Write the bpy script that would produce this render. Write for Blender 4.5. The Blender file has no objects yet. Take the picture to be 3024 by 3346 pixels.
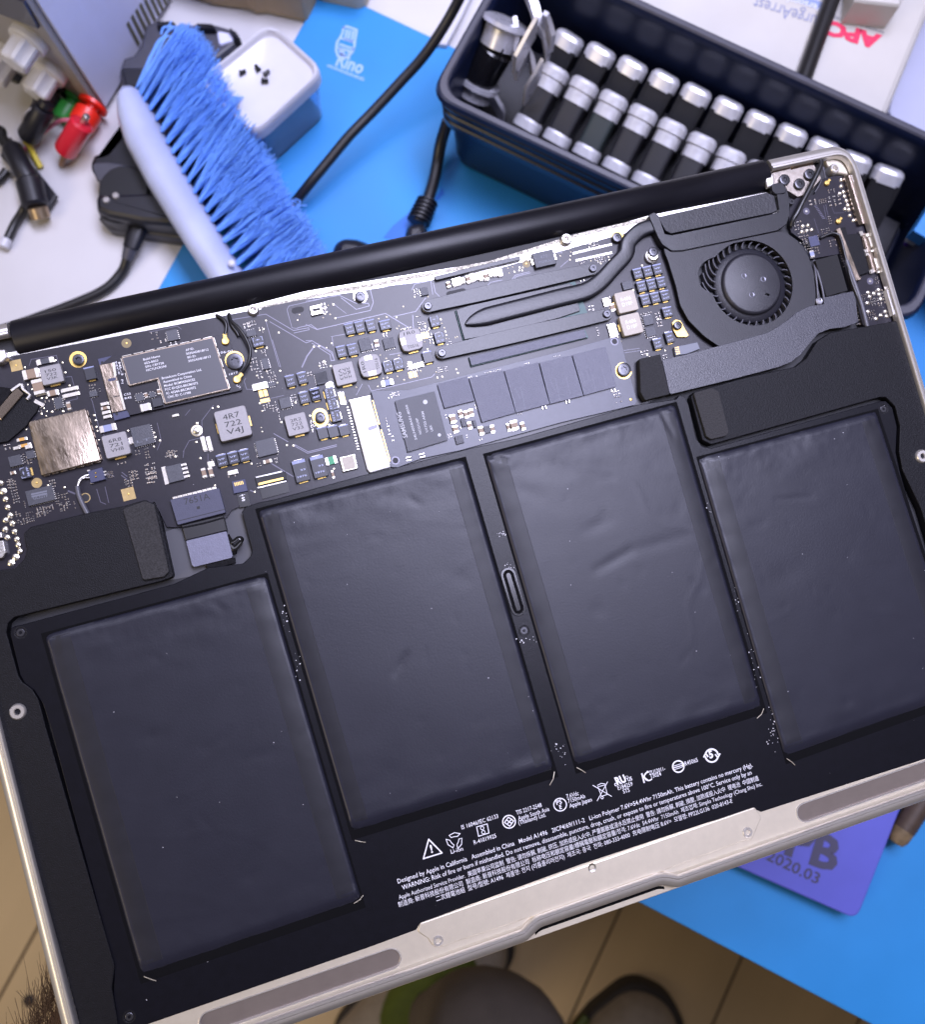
# A laptop with its bottom cover off, held over a repair bench.  Units: metres.
import bpy, math, random
from mathutils import Vector, Matrix, noise
from mathutils.geometry import tessellate_polygon
rnd = random.Random(7)
scene = bpy.context.scene
COL = scene.collection
PI = math.pi

# ------------------------------------------------------------------ camera
CAM_Z = 1.28
FPX, CX, CY = 3028.0, 1512.0, 1673.0
RWC = Matrix(((0.891438671586047, 0.44909906133815836, -0.0603914555718697),
              (0.45307299317140476, -0.8810381620442945, 0.13600227895265454),
              (0.007871318797267816, -0.14859942842015433, -0.988866144740326)))   # camera (right, down, forward) -> world
CAM = Vector((0, 0, CAM_Z))
cd = bpy.data.cameras.new('camera')
cam = bpy.data.objects.new('camera', cd)
COL.objects.link(cam)
cd.sensor_fit = 'HORIZONTAL'; cd.sensor_width = 36.0; cd.lens = 36.0 * FPX / 3024.0
cd.clip_start = 0.01; cd.clip_end = 50
cd.dof.use_dof = True; cd.dof.focus_distance = 0.298; cd.dof.aperture_fstop = 16.0
cr = RWC.transposed()
cam.matrix_world = Matrix.Translation(CAM) @ Matrix((RWC.col[0], -RWC.col[1], -RWC.col[2])).transposed().to_4x4()
scene.camera = cam

# ------------------------------------------------------------------ light
w = bpy.data.worlds.new('World'); scene.world = w; w.use_nodes = True
bg = w.node_tree.nodes['Background']
bg.inputs['Color'].default_value = (0.62, 0.53, 0.44, 1)
bg.inputs['Strength'].default_value = 0.21
def area(name, loc, target, sx, sy, power, color):
    l = bpy.data.lights.new(name, 'AREA'); l.shape = 'RECTANGLE'; l.size = sx; l.size_y = sy
    l.energy = power; l.color = color
    o = bpy.data.objects.new(name, l); COL.objects.link(o); o.location = loc
    o.rotation_euler = (Vector(target) - Vector(loc)).to_track_quat('-Z', 'Y').to_euler()
    return o
bl = area('bench_lamp', (0.03, 0.50, 1.98), (-0.10, 0.30, 0.90), 0.88, 0.36, 6.6, (0.735, 0.735, 1.0))
bl.data.spread = math.radians(84)
area('ceiling_lamp', (-0.95, 0.25, 2.75), (0.1, 0.0, 0.9), 1.1, 0.6, 9.0, (0.77, 0.77, 1.0))
area('warm_room_lamp', (-0.75, -1.15, 2.05), (-0.05, 0.0, 0.95), 0.6, 0.5, 9.0, (1.0, 0.82, 0.55))
scene.view_settings.view_transform = 'Standard'; scene.view_settings.look = 'None'
scene.view_settings.exposure = 0.0; scene.view_settings.gamma = 1.0
scene.view_settings.use_curve_mapping = False

# ------------------------------------------------------------------ measuring helpers
BZ = 0.75                                            # bench top
def ray(x, y):
    return RWC @ Vector(((x - CX) / FPX, (y - CY) / FPX, 1.0))
def P(x, y, z=BZ):                                   # point of a horizontal plane seen at a photo position
    d = ray(x, y); return CAM + d * ((z - CAM_Z) / d.z)
def PD(x, y, depth):                                 # point at a distance along the view axis
    return CAM + ray(x, y) * depth
RL = Matrix(((0.7241273019145058, -0.6724925761871734, 0.15294896402119557),
             (0.6792345781376282, 0.7338418640047327, 0.010793817501587727),
             (-0.11949911499344386, 0.0960721271087418, 0.9881751403008404)))
LO = CAM + Vector((3.2866652740442284, 31.01381461038734, -297.00398506987347)) * 0.001
RLT = RL.transposed(); LN = RL.col[2].copy()
def L(p, h=0.0):                                     # laptop-local mm on its plane z=h
    d = ray(p[0], p[1]); s = (LN.dot(LO - CAM) + h * 0.001) / LN.dot(d)
    q = (RLT @ (d * s - (LO - CAM))) * 1000
    return (q.x, q.y)
def fr(ox, oy, s):
    return lambda x, y: (ox + x * s, oy + y * s)
FA = fr(0, 1000, 600/1822); FB = fr(500, 900, 600/1822); FC = fr(1000, 850, 600/1822)
FD = fr(1500, 700, 700/1822); FE = fr(2100, 450, 924/1822); FF = fr(0, 1500, 900/1822)
FG = fr(800, 1400, 900/1822); FH = fr(1500, 1300, 900/1822); FI = fr(2200, 1200, 824/1278)
FJ = fr(1200, 2400, 900/1822); FK = fr(1900, 2300, 1124/1822); FL = fr(0, 2300, 1300/1822)
FM = fr(2200, 0, 824/1822); FN = fr(0, 0, 800/1822); FO = fr(700, 0, 800/1822)
FQ = fr(1400, 0, 800/1822); FR = fr(2700, 500, 324/1089); FS = fr(2500, 500, 460/1822)
FT = fr(550, 1450, 550/1822); FU = fr(0, 1450, 450/1822); FV = fr(1380, 1150, 700/1822)
FW = fr(1380, 820, 700/1822); FX = fr(0, 350, 450/1822); FY = fr(0, 0, 400/1822); FZ = fr(100, 1180, 400/1822)
F1 = fr(2400, 0, 624/1822)
def pts(F, *xy):
    return [F(xy[i], xy[i + 1]) for i in range(0, len(xy), 2)]
def LPS(ps, h=0.0):
    return [L(p, h) for p in ps]

# ------------------------------------------------------------------ materials
MATS = {}
def M(name, col, rough=0.5, metal=0.0, var=0.0, vscale=300.0, bump=0.0, bscale=800.0, spec=0.5, coat=0.0,
      rvar=0.0, sub=0.0, trans=0.0, dust=0.0, emit=0.0, stretch=None):
    if name in MATS: return MATS[name]
    m = bpy.data.materials.new(name); m.use_nodes = True
    nt = m.node_tree; N = nt.nodes; LK = nt.links
    b = N['Principled BSDF']
    c4 = (*col, 1)
    b.inputs['Base Color'].default_value = c4
    b.inputs['Roughness'].default_value = rough
    b.inputs['Metallic'].default_value = metal
    b.inputs['Specular IOR Level'].default_value = spec
    b.inputs['Coat Weight'].default_value = coat
    b.inputs['Coat Roughness'].default_value = 0.15
    if trans: b.inputs['Transmission Weight'].default_value = trans
    if sub:
        b.inputs['Subsurface Weight'].default_value = sub
        b.inputs['Subsurface Radius'].default_value = (0.01, 0.01, 0.012)
        b.inputs['Subsurface Scale'].default_value = 0.5
    tc = N.new('ShaderNodeTexCoord'); src = tc.outputs['Object']
    if stretch:
        mp = N.new('ShaderNodeMapping'); mp.inputs['Scale'].default_value = stretch
        LK.new(src, mp.inputs['Vector']); src = mp.outputs['Vector']
    colout = None
    if var:
        n = N.new('ShaderNodeTexNoise'); n.inputs['Scale'].default_value = vscale; n.inputs['Detail'].default_value = 6
        LK.new(src, n.inputs['Vector'])
        r = N.new('ShaderNodeMapRange'); r.inputs['From Min'].default_value = 0.3; r.inputs['From Max'].default_value = 0.7
        r.inputs['To Min'].default_value = 1 - var; r.inputs['To Max'].default_value = 1 + var
        LK.new(n.outputs['Fac'], r.inputs['Value'])
        mx = N.new('ShaderNodeVectorMath'); mx.operation = 'SCALE'; mx.inputs[0].default_value = col
        LK.new(r.outputs['Result'], mx.inputs['Scale']); colout = mx.outputs['Vector']
        LK.new(colout, b.inputs['Base Color'])
    if dust:                                          # pale specks of dust lying on the surface
        v = N.new('ShaderNodeTexVoronoi'); v.inputs['Scale'].default_value = 260; v.inputs['Randomness'].default_value = 1
        LK.new(src, v.inputs['Vector'])
        n2 = N.new('ShaderNodeTexNoise'); n2.inputs['Scale'].default_value = 90; LK.new(src, n2.inputs['Vector'])
        sepc = N.new('ShaderNodeSeparateColor'); LK.new(v.outputs['Color'], sepc.inputs['Color'])
        rad = N.new('ShaderNodeMapRange'); rad.inputs['From Min'].default_value = 0.55; rad.inputs['From Max'].default_value = 1.0
        rad.inputs['To Min'].default_value = 0.0; rad.inputs['To Max'].default_value = 0.055 * dust
        LK.new(sepc.outputs['Red'], rad.inputs['Value'])
        lt = N.new('ShaderNodeMath'); lt.operation = 'LESS_THAN'
        LK.new(v.outputs['Distance'], lt.inputs[0]); LK.new(rad.outputs['Result'], lt.inputs[1])
        mc = N.new('ShaderNodeMix'); mc.data_type = 'RGBA'
        if colout: LK.new(colout, mc.inputs['A'])
        else: mc.inputs['A'].default_value = c4
        mc.inputs['B'].default_value = (0.5, 0.5, 0.55, 1)
        LK.new(lt.outputs[0], mc.inputs['Factor']); LK.new(mc.outputs['Result'], b.inputs['Base Color'])
    if rvar:
        n = N.new('ShaderNodeTexNoise'); n.inputs['Scale'].default_value = vscale * 0.5; n.inputs['Detail'].default_value = 5
        LK.new(src, n.inputs['Vector'])
        r = N.new('ShaderNodeMapRange'); r.inputs['From Min'].default_value = 0.3; r.inputs['From Max'].default_value = 0.7
        r.inputs['To Min'].default_value = max(rough - rvar, 0.03); r.inputs['To Max'].default_value = min(rough + rvar, 1)
        LK.new(n.outputs['Fac'], r.inputs['Value']); LK.new(r.outputs['Result'], b.inputs['Roughness'])
    if bump:
        n = N.new('ShaderNodeTexNoise'); n.inputs['Scale'].default_value = bscale; n.inputs['Detail'].default_value = 4
        LK.new(src, n.inputs['Vector'])
        bp = N.new('ShaderNodeBump'); bp.inputs['Strength'].default_value = bump; bp.inputs['Distance'].default_value = 0.0004
        LK.new(n.outputs['Fac'], bp.inputs['Height']); LK.new(bp.outputs['Normal'], b.inputs['Normal'])
    MATS[name] = m
    return m

# ------------------------------------------------------------------ mesh builder
def area2(p):
    return sum(p[i-1][0] * p[i][1] - p[i][0] * p[i-1][1] for i in range(len(p)))
def ccw(p):
    return list(p) if area2(p) > 0 else list(reversed(p))
def inset(p, d):                                      # move a CCW outline inwards by d
    n = len(p); out = []
    for i in range(n):
        a, b, c = Vector(p[i-1]).to_2d(), Vector(p[i]).to_2d(), Vector(p[(i+1) % n]).to_2d()
        e1 = (b - a).normalized() if (b - a).length > 1e-9 else Vector((1, 0))
        e2 = (c - b).normalized() if (c - b).length > 1e-9 else e1
        n1 = Vector((-e1.y, e1.x)); n2 = Vector((-e2.y, e2.x))
        k = n1 + n2
        k = k / max(k.dot(n1), 0.35) if k.length > 1e-6 else n1
        out.append((b.x + k.x * d, b.y + k.y * d))
    return out
def rounded(p, r, n=5):
    p = ccw(p); m = len(p); out = []
    for i in range(m):
        rr = r[i] if isinstance(r, (list, tuple)) else r
        a, b, c = Vector(p[i-1]), Vector(p[i]), Vector(p[(i+1) % m])
        u = (a - b); v = (c - b); lu, lv = u.length, v.length
        if lu < 1e-9 or lv < 1e-9: continue
        u /= lu; v /= lv
        dt = max(-1, min(1, u.dot(v))); ang = math.acos(dt)
        if rr <= 0 or ang > PI - 0.06: out.append(tuple(b)); continue
        t = min(rr / math.tan(ang / 2), lu * 0.48, lv * 0.48)
        q0, q1 = b + u * t, b + v * t
        for k in range(n + 1):
            s = k / n
            q = q0 * (1-s)**2 + b * 2*s*(1-s) + q1 * s*s
            out.append((q.x, q.y))
    return out
def rectp(x, y, w, h):
    return [(x - w/2, y - h/2), (x + w/2, y - h/2), (x + w/2, y + h/2), (x - w/2, y + h/2)]
def circ(x, y, r, n=20, ry=None, a0=0.0):
    ry = r if ry is None else ry
    return [(x + r * math.cos(a0 + 2*PI*k/n), y + ry * math.sin(a0 + 2*PI*k/n)) for k in range(n)]

class MB:
    def __init__(s, unit=1.0): s.v = []; s.f = []; s.m = []; s.u = unit; s.sm = 0
    def add(s, vs, fs, mi=0, mtx=None):
        o = len(s.v)
        for q in vs:
            q = Vector(q) * s.u
            s.v.append(mtx @ q if mtx else q)
        for f in fs: s.f.append(tuple(i + o for i in f)); s.m.append(mi)
        return s
    def prism(s, p, z0, z1, bev=0.0, mi=0, mtx=None, bottom=True, top=True, holes=None, mtop=None):
        p = ccw(p); n = len(p); vs = []; fs = []
        if bev: s.sm = 24
        rings = [(p, z0), (p, z1 - bev)] if bev else [(p, z0), (p, z1)]
        if bev: rings += [(inset(p, bev * 0.4), z1 - bev * 0.3), (inset(p, bev), z1)]
        for r, z in rings: vs += [(a, b, z) for a, b in r]
        for k in range(len(rings) - 1):
            for i in range(n):
                j = (i + 1) % n
                fs.append((k*n + i, k*n + j, (k+1)*n + j, (k+1)*n + i))
        if bottom: fs.append(tuple(reversed(range(n))))
        if top and not holes and mtop is None: fs.append(tuple((len(rings)-1)*n + i for i in range(n)))
        s.add(vs, fs, mi, mtx)
        if top and not holes and mtop is not None:
            s.add([(a, b, z1) for a, b in rings[-1][0]], [tuple(range(n))], mtop, mtx)
        if holes:                                     # holes = list of outlines cut through the top skin, with walls
            outer = rings[-1][0]
            loops = [[Vector((a, b, 0)) for a, b in outer]] + [[Vector((a, b, 0)) for a, b in reversed(ccw(h))] for h in holes]
            flat = [q for lp in loops for q in lp]
            tri = tessellate_polygon(loops)
            ft = []
            for t in tri:
                a, b, c = (flat[i] for i in t)
                ft.append(t if (b - a).cross(c - a).z > 0 else (t[0], t[2], t[1]))
            s.add([(q.x, q.y, z1) for q in flat], ft, mi, mtx)
            for h in holes:
                h = ccw(h); k = len(h)
                s.add([(a, b, z1) for a, b in h] + [(a, b, z0) for a, b in h],
                      [((i+1) % k, i, k + i, k + (i+1) % k) for i in range(k)], mi, mtx)
        return s
    def box(s, x, y, z0, w, h, z1, bev=0.0, mi=0, mtx=None, rot=0.0):
        p = rectp(0, 0, w, h); c, sn = math.cos(rot), math.sin(rot)
        p = [(x + a*c - b*sn, y + a*sn + b*c) for a, b in p]
        return s.prism(p, z0, z1, bev, mi, mtx)
    def lathe(s, prof, n=24, mi=0, mtx=None, cap=True):  # prof = [(r, z)...] bottom to top
        vs = []; fs = []
        for r, z in prof:
            vs += [(r*math.cos(2*PI*k/n), r*math.sin(2*PI*k/n), z) for k in range(n)]
        for q in range(len(prof) - 1):
            for i in range(n):
                j = (i+1) % n
                fs.append((q*n+i, q*n+j, (q+1)*n+j, (q+1)*n+i))
        if cap:
            fs.append(tuple(reversed(range(n)))); fs.append(tuple((len(prof)-1)*n + i for i in range(n)))
        return s.add(vs, fs, mi, mtx)
    def tube(s, path, r, n=10, mi=0, mtx=None, flat=1.0, up=None, cap=True):
        path = [Vector(q) for q in path]; m = len(path); vs = []; fs = []
        prev = None
        for i, q in enumerate(path):
            t = (path[min(i+1, m-1)] - path[max(i-1, 0)]).normalized()
            ref = Vector(up) if up else (prev if prev is not None else (Vector((0, 0, 1)) if abs(t.z) < 0.9 else Vector((1, 0, 0))))
            b = ref - t * ref.dot(t)
            if b.length < 1e-6: b = t.orthogonal()
            b.normalize(); a = b.cross(t); prev = b
            rr = r[i] if isinstance(r, (list, tuple)) else r
            for k in range(n):
                an = 2*PI*k/n
                vs.append(q + a * (rr * math.cos(an)) + b * (rr * flat * math.sin(an)))
        for i in range(m - 1):
            for k in range(n):
                j = (k+1) % n
                fs.append((i*n+k, i*n+j, (i+1)*n+j, (i+1)*n+k))
        if cap: fs.append(tuple(reversed(range(n)))); fs.append(tuple((m-1)*n + k for k in range(n)))
        return s.add(vs, fs, mi, mtx)
    def rings(s, loops, mi=0, closed=True, captop=False, capbot=False, mtx=None):   # loops of equal length 3-D points
        n = len(loops[0]); vs = [q for lp in loops for q in lp]; fs = []
        for k in range(len(loops) - 1):
            for i in range(n if closed else n - 1):
                j = (i+1) % n
                fs.append((k*n+i, k*n+j, (k+1)*n+j, (k+1)*n+i))
        if capbot: fs.append(tuple(reversed(range(n))))
        if captop: fs.append(tuple((len(loops)-1)*n + i for i in range(n)))
        return s.add(vs, fs, mi, mtx)
    def mesh(s, name, mats, smooth=35):
        me = bpy.data.meshes.new(name); me.from_pydata(s.v, [], s.f)
        for m in (mats if isinstance(mats, (list, tuple)) else [mats]): me.materials.append(m)
        if len(me.materials) > 1: me.polygons.foreach_set('material_index', s.m)
        if smooth:
            if smooth == 35 and s.sm: smooth = s.sm
            me.polygons.foreach_set('use_smooth', [True] * len(me.polygons))
            me.set_sharp_from_angle(angle=math.radians(smooth))
        me.update(); return me
    def build(s, name, mats, parent=None, loc=None, rot=None, smooth=35, kind=None, label=None):
        return link(name, s.mesh(name, mats, smooth), parent, loc, rot, kind, label)
def link(name, me, parent=None, loc=None, rot=None, kind=None, label=None):
    o = bpy.data.objects.new(name, me); COL.objects.link(o)
    if parent: o.parent = parent
    if loc is not None: o.location = loc
    if rot is not None: o.rotation_euler = rot if isinstance(rot, (list, tuple)) else (0, 0, rot)
    if kind: o['kind'] = kind
    if label: o['label'] = label
    return o
def tag(o, label, cat, group=None, kind=None):
    o['label'] = label; o['category'] = cat
    if group: o['group'] = group
    if kind: o['kind'] = kind
    return o
def empty(name, loc, label, cat, group=None, rz=0.0):
    o = bpy.data.objects.new(name, None); COL.objects.link(o); o.location = loc; o.rotation_euler = (0, 0, rz)
    o.empty_display_size = 0.02
    return tag(o, label, cat, group)

# ------------------------------------------------------------------ lettering (flat print as mesh)
TXT = {}
def text_geo(s, bold=0.0):
    key = (s, bold)
    if key in TXT: return TXT[key]
    cu = bpy.data.curves.new('txt', 'FONT'); cu.body = s; cu.size = 1.0; cu.resolution_u = 2; cu.offset = bold
    cu.fill_mode = 'FRONT'
    o = bpy.data.objects.new('txt', cu); COL.objects.link(o)
    dg = bpy.context.evaluated_depsgraph_get()
    me = bpy.data.meshes.new_from_object(o.evaluated_get(dg))
    vs = [(v.co.x, v.co.y) for v in me.vertices]; fs = [tuple(p.vertices) for p in me.polygons]
    fs = [f if area2([vs[i] for i in f]) > 0 else tuple(reversed(f)) for f in fs]
    bpy.data.objects.remove(o); bpy.data.curves.remove(cu); bpy.data.meshes.remove(me)
    xs = [q[0] for q in vs] or [0, 1]
    x0, x1 = min(xs), max(xs)
    TXT[key] = ([((a - x0) / max(x1 - x0, 1e-6), b / 0.72) for a, b in vs], fs)   # width 1, capital height 1
    return TXT[key]
def put_text(mb, s, a, b, hgt, z, mi=0, bold=0.0, sk=0.0):       # a, b: baseline ends (2-D), hgt: capital height
    vs, fs = text_geo(s, bold)
    a = Vector(a); b = Vector(b); u = b - a; n = Vector((-u.y, u.x)).normalized() * hgt
    mb.add([((a + u * x + n * y + u * (sk * y))[0], (a + u * x + n * y + u * (sk * y))[1], z) for x, y in vs], fs, mi)
def strip(mb, ps, wd, z, mi=0, closed=False):                    # flat line of width wd
    ps = [Vector(q).to_2d() for q in ps]; n = len(ps)
    if closed: ps = ps + [ps[0]]; n += 1
    for i in range(n - 1):
        t = ps[i+1] - ps[i]
        if t.length < 1e-9: continue
        t.normalize(); k = Vector((-t.y, t.x)) * wd / 2; e = t * wd * 0.35
        q = [ps[i] - k - e, ps[i+1] - k + e, ps[i+1] + k + e, ps[i] + k - e]
        mb.add([(c.x, c.y, z + 0.002 * (i % 3)) for c in q], [(0, 1, 2, 3)], mi)

# ================================================================== LAPTOP
silver = M('anodised_aluminium', (0.76, 0.69, 0.56), 0.40, 0.65, var=0.03, vscale=400, bump=0.05, bscale=6000)
silver_edge = M('machined_aluminium', (0.74, 0.71, 0.68), 0.34, 0.82, var=0.03, vscale=500)
steel = M('bright_steel', (0.62, 0.60, 0.57), 0.34, 1.0, var=0.15, vscale=900, bump=0.15, bscale=2500)
rough_steel = M('sparkling_steel', (0.42, 0.39, 0.33), 0.38, 1.0, var=0.5, vscale=1600, bump=1.0, bscale=1800)
tin = M('tinned_shield', (0.27, 0.222, 0.175), 0.40, 1.0, var=0.32, vscale=420, bump=0.30, bscale=1400, rvar=0.14, stretch=(1.0, 0.35, 1.0))
gold = M('gold_plate', (0.76, 0.53, 0.17), 0.42, 1.0, var=0.08, vscale=800)
dull_gold = M('bare_copper_pad', (0.42, 0.31, 0.14), 0.45, 0.7, var=0.1, vscale=800)
solder = M('solder', (0.84, 0.80, 0.72), 0.30, 1.0, var=0.1, vscale=1500)
pcb = M('dark_solder_mask', (0.0105, 0.0085, 0.0160), 0.35, 0.0, var=0.15, vscale=500, bump=0.04, bscale=1500, spec=0.46, dust=0.5)
pcb_line = M('copper_under_mask', (0.105, 0.100, 0.145), 0.33, 0.2, spec=0.8)
pcb_dark = M('gap_shade_black', (0.003, 0.003, 0.004), 0.8, spec=0.1)  # near-black that paints the shade in gaps and recesses
ssd_mask = M('storage_board_mask', (0.050, 0.053, 0.080), 0.38, 0.0, var=0.1, vscale=500, spec=0.55)
chip_mat = M('chip_epoxy', (0.040, 0.042, 0.056), 0.42, 0.0, var=0.12, vscale=2500, bump=0.25, bscale=5000, spec=0.6)
nand_mat = M('memory_epoxy', (0.085, 0.088, 0.128), 0.42, 0.0, var=0.14, vscale=3000, bump=0.35, bscale=4500, spec=0.7)
ferrite = M('pressed_ferrite', (0.30, 0.29, 0.30), 0.55, 0.25, var=0.06, vscale=1500, bump=0.15, bscale=4000)
ferrite_warm = M('warm_ferrite', (0.42, 0.38, 0.33), 0.55, 0.1, var=0.06, vscale=1500, bump=0.15, bscale=4000)
ceramic_brown = M('ceramic_brown', (0.27, 0.19, 0.13), 0.5, var=0.08, vscale=1500)
tant_mat = M('capacitor_case', (0.013, 0.014, 0.023), 0.40, var=0.1, vscale=2000, spec=0.6)
tant_stripe = M('capacitor_stripe', (0.25, 0.28, 0.46), 0.5, var=0.05, vscale=2000)
print_pale = M('pale_laser_print', (0.42, 0.46, 0.68), 0.6)
print_white = M('white_print', (0.78, 0.78, 0.84), 0.6)
print_grey = M('grey_laser_print', (0.15, 0.16, 0.20), 0.6)
print_black = M('black_print', (0.02, 0.02, 0.022), 0.6)
navy_plastic = M('navy_connector_plastic', (0.045, 0.05, 0.11), 0.5, var=0.1, vscale=900)
black_metal = M('black_painted_metal', (0.0085, 0.0088, 0.0135), 0.36, 0.0, var=0.12, vscale=700, bump=0.12, bscale=2200, spec=0.55, dust=0.35)
black_plastic = M('black_matte_plastic', (0.0050, 0.0050, 0.0072), 0.5, 0.0, var=0.15, vscale=600, bump=0.35, bscale=2600, spec=0.20, dust=0.4)
frame_plastic = M('black_frame_plastic', (0.0040, 0.0041, 0.0075), 0.34, 0.0, var=0.12, vscale=400, bump=0.08, bscale=2500, spec=0.24, dust=0.8)
barrel_mat = M('hinge_cover_plastic', (0.0050, 0.0050, 0.0085), 0.38, 0.0, var=0.2, vscale=120, bump=0.05, bscale=700, spec=0.32, rvar=0.09, dust=0.35, stretch=(0.25, 1, 1))
foil = M('black_cell_film', (0.0120, 0.0126, 0.0230), 0.41, 0.0, var=0.05, vscale=120, bump=0.07, bscale=1500, spec=0.40, dust=0.8, rvar=0.015)
tape_mat = M('black_edge_tape', (0.0120, 0.0122, 0.0180), 0.44, 0.0, var=0.1, vscale=200, spec=0.35, dust=0.6)
foam = M('black_foam', (0.010, 0.010, 0.012), 0.95, 0.0, var=0.4, vscale=1800, bump=0.9, bscale=2200, spec=0.2)
foam_grey = M('grey_foam', (0.040, 0.039, 0.041), 0.9, 0.0, var=0.3, vscale=2200, bump=0.9, bscale=2500, spec=0.25)
inner_black = M('keyboard_back_sheet', (0.014, 0.014, 0.018), 0.6, var=0.2, vscale=60)
screw_mat = M('black_screw', (0.075, 0.075, 0.085), 0.30, 0.7, var=0.1, vscale=1500)
teal = M('package_substrate', (0.01, 0.07, 0.065), 0.4)
white_plastic = M('ivory_connector', (0.60, 0.59, 0.60), 0.35, var=0.03, vscale=800)
wire_black = M('black_wire_sleeve', (0.010, 0.010, 0.012), 0.35, spec=0.6)
wire_grey = M('grey_wire_sleeve', (0.09, 0.09, 0.11), 0.4)
brown_shell = M('reflecting_port_shell', (0.36, 0.30, 0.25), 0.18, 1.0, var=0.06, vscale=500)  # the brown the shell reflects is put into its metal colour
orange_cap = M('orange_capacitor', (0.62, 0.33, 0.07), 0.45)
brown_slot = M('dark_steel_insert', (0.34, 0.29, 0.265), 0.30, 0.7, var=0.05, vscale=200)

lap = empty('laptop', LO, 'open silver laptop with bottom cover removed showing circuit board and four black battery cells', 'laptop')
lap.rotation_euler = RL.to_euler()
MM = 0.001
ZP = -4.0                                             # logic board surface
def lmb(): return MB(MM)
def lb(name, polyF, z0, z1, mat, parent, bev=0.0, r=0.0, smooth=35, holes=None, h=None, n=5):
    p = LPS(polyF, z1 if h is None else h)
    p = rounded(p, r, n) if r else ccw(p)
    return lmb().prism(p, z0, z1, bev, holes=holes).build(name, mat, parent, smooth=smooth)

# ---- case rim: profile swept round the outline
W2, H2 = 162.6, 113.4
def outline(scoop):
    c = [(-W2, -H2), (W2, -H2), (W2, H2), (-W2, H2)]
    p = rounded(c, [9, 9, 11.5, 11.5], 10)
    out = []
    def back(i):
        nx = p[(i+1) % len(p)]
        return p[i][1] > H2 - 1e-3 and nx[1] > H2 - 1e-3
    for i, q in enumerate(p):
        out.append(q)
        nx = p[(i+1) % len(p)]
        if back(i): out += [(129.6, H2), (129.4, H2), (-129.4, H2), (-129.6, H2)]
        if abs(q[1] + H2) < 1e-3 and abs(nx[1] + H2) < 1e-3 and nx[0] > q[0]:
            if scoop:
                for k in range(9): t = k/8; out.append((-26.5 + 7*t, -H2 + 2.5*(3*t*t - 2*t**3)))
                for k in range(9): t = k/8; out.append((20.0 + 7*t, -H2 + 2.5*(1 - (3*t*t - 2*t**3))))
            else:
                for k in range(9): out.append((-26.5 + 7*k/8, -H2))
                for k in range(9): out.append((20.0 + 7*k/8, -H2))
    return out
OUT = outline(True)
prof = [(0, -5.0), (0, -1.9), (0.25, -1.55), (1.7, -0.62), (2.0, -0.52), (2.75, -0.50), (2.95, -0.18), (3.15, -0.04), (3.75, -0.02), (3.95, -0.25), (4.15, -0.9), (4.3, -2.6)]
loops = []
for d, z in prof:
    loops.append([((a if a < 150 else W2 - (W2 - a)*0.80), b, -9.0 if (abs(a) < 129.5 and b > 105) else z) for a, b in (inset(OUT, d) if d else OUT)])
lmb().rings(loops).build('case_rim', silver_edge, lap, smooth=28)
lid = inset(outline(False), -0.55)
sc_ = [q for q in OUT if q[1] < -H2 + 2.6 and -22.6 < q[0] < 23.2]
lmb().prism([(x, y - 1.2) for x, y in sc_] + [(x, y - 2.15) for x, y in reversed(sc_)], -5.02, -4.94).build('lid_gap_shade', pcb_dark, lap)  # black strip standing in for the shaded gap between case and lid
lid = [(x, y - 1.0 if y < -100 else y) for x, y in lid]
lmb().prism(lid, -9.6, -5.02, 0.3).build('display_lid', silver, lap)
lmb().prism(inset(OUT, 3.6), -5.01, -4.95).build('keyboard_back_sheet', inner_black, lap)

# ---- front palm ledge with two long inserts
yb = -95.0
ledge = [(-158.5, yb), (-158.5, -109.2), (-21, -109.2), (-17.5, -106.9), (18, -106.9), (22, -109.2), (158.5, -109.2), (158.5, yb)]
def pill(x0, x1, y, r, n=8):
    return [(x1 - r + r*math.cos(-PI/2 + PI*k/n), y + r*math.sin(-PI/2 + PI*k/n)) for k in range(n+1)] + \
           [(x0 + r + r*math.cos(PI/2 + PI*k/n), y + r*math.sin(PI/2 + PI*k/n)) for k in range(n+1)]
pills = [pill(-126, -64.5, -104.9, 3.0), pill(72.3, 134, -104.3, 3.0)]
pl = lmb().prism(ledge, -5.4, -2.0, holes=pills).build('palm_ledge', silver, lap, smooth=20)
for q in pills:
    b = lmb(); qi = ccw(q)
    b.rings([[(a, c, -1.98) for a, c in inset(qi, -0.35)], [(a, c, -1.72) for a, c in inset(qi, -0.2)], [(a, c, -1.72) for a, c in inset(qi, 0.05)],
             [(a, c, -2.5) for a, c in inset(qi, 0.25)]])
    b.build('insert_rim', silver_edge, pl)
    lmb().prism(inset(qi, 0.15), -3.4, -2.45).build('steel_insert', brown_slot, pl)
slope = lmb()                                        # the sloping lip between ledge and rim
fr_in = [(-158.4, -109.1), (-27, -109.1), (-25, -108.7), (-21.5, -107.0), (-19, -106.5), (19, -106.5), (21.5, -107.0), (25, -108.7), (27.3, -109.1), (158.4, -109.1)]
def band(ps, prof2):
    return [[(x, y + dy, z) for x, y in ps] for dy, z in prof2]
slope.rings(band(fr_in, [(0.9, -2.3), (0.6, -1.93), (-0.35, -1.1), (-0.55, -0.55), (-0.3, -6)]), closed=False)
slope.build('front_lip', silver, lap, smooth=40)
raised = pts(FJ, 352, 1245, 330, 1300, 400, 1345, 430, 1392, 500, 1400, 1190, 1170, 1822, 952) + pts(FK, 850, 727, 905, 720, 955, 600, 920, 545)
rp = rounded(LPS(raised, -1.6), 1.2, 3)
lmb().prism(rp, -2.4, -1.45, 0.3).build('raised_ledge', silver, lap, smooth=12)

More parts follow.
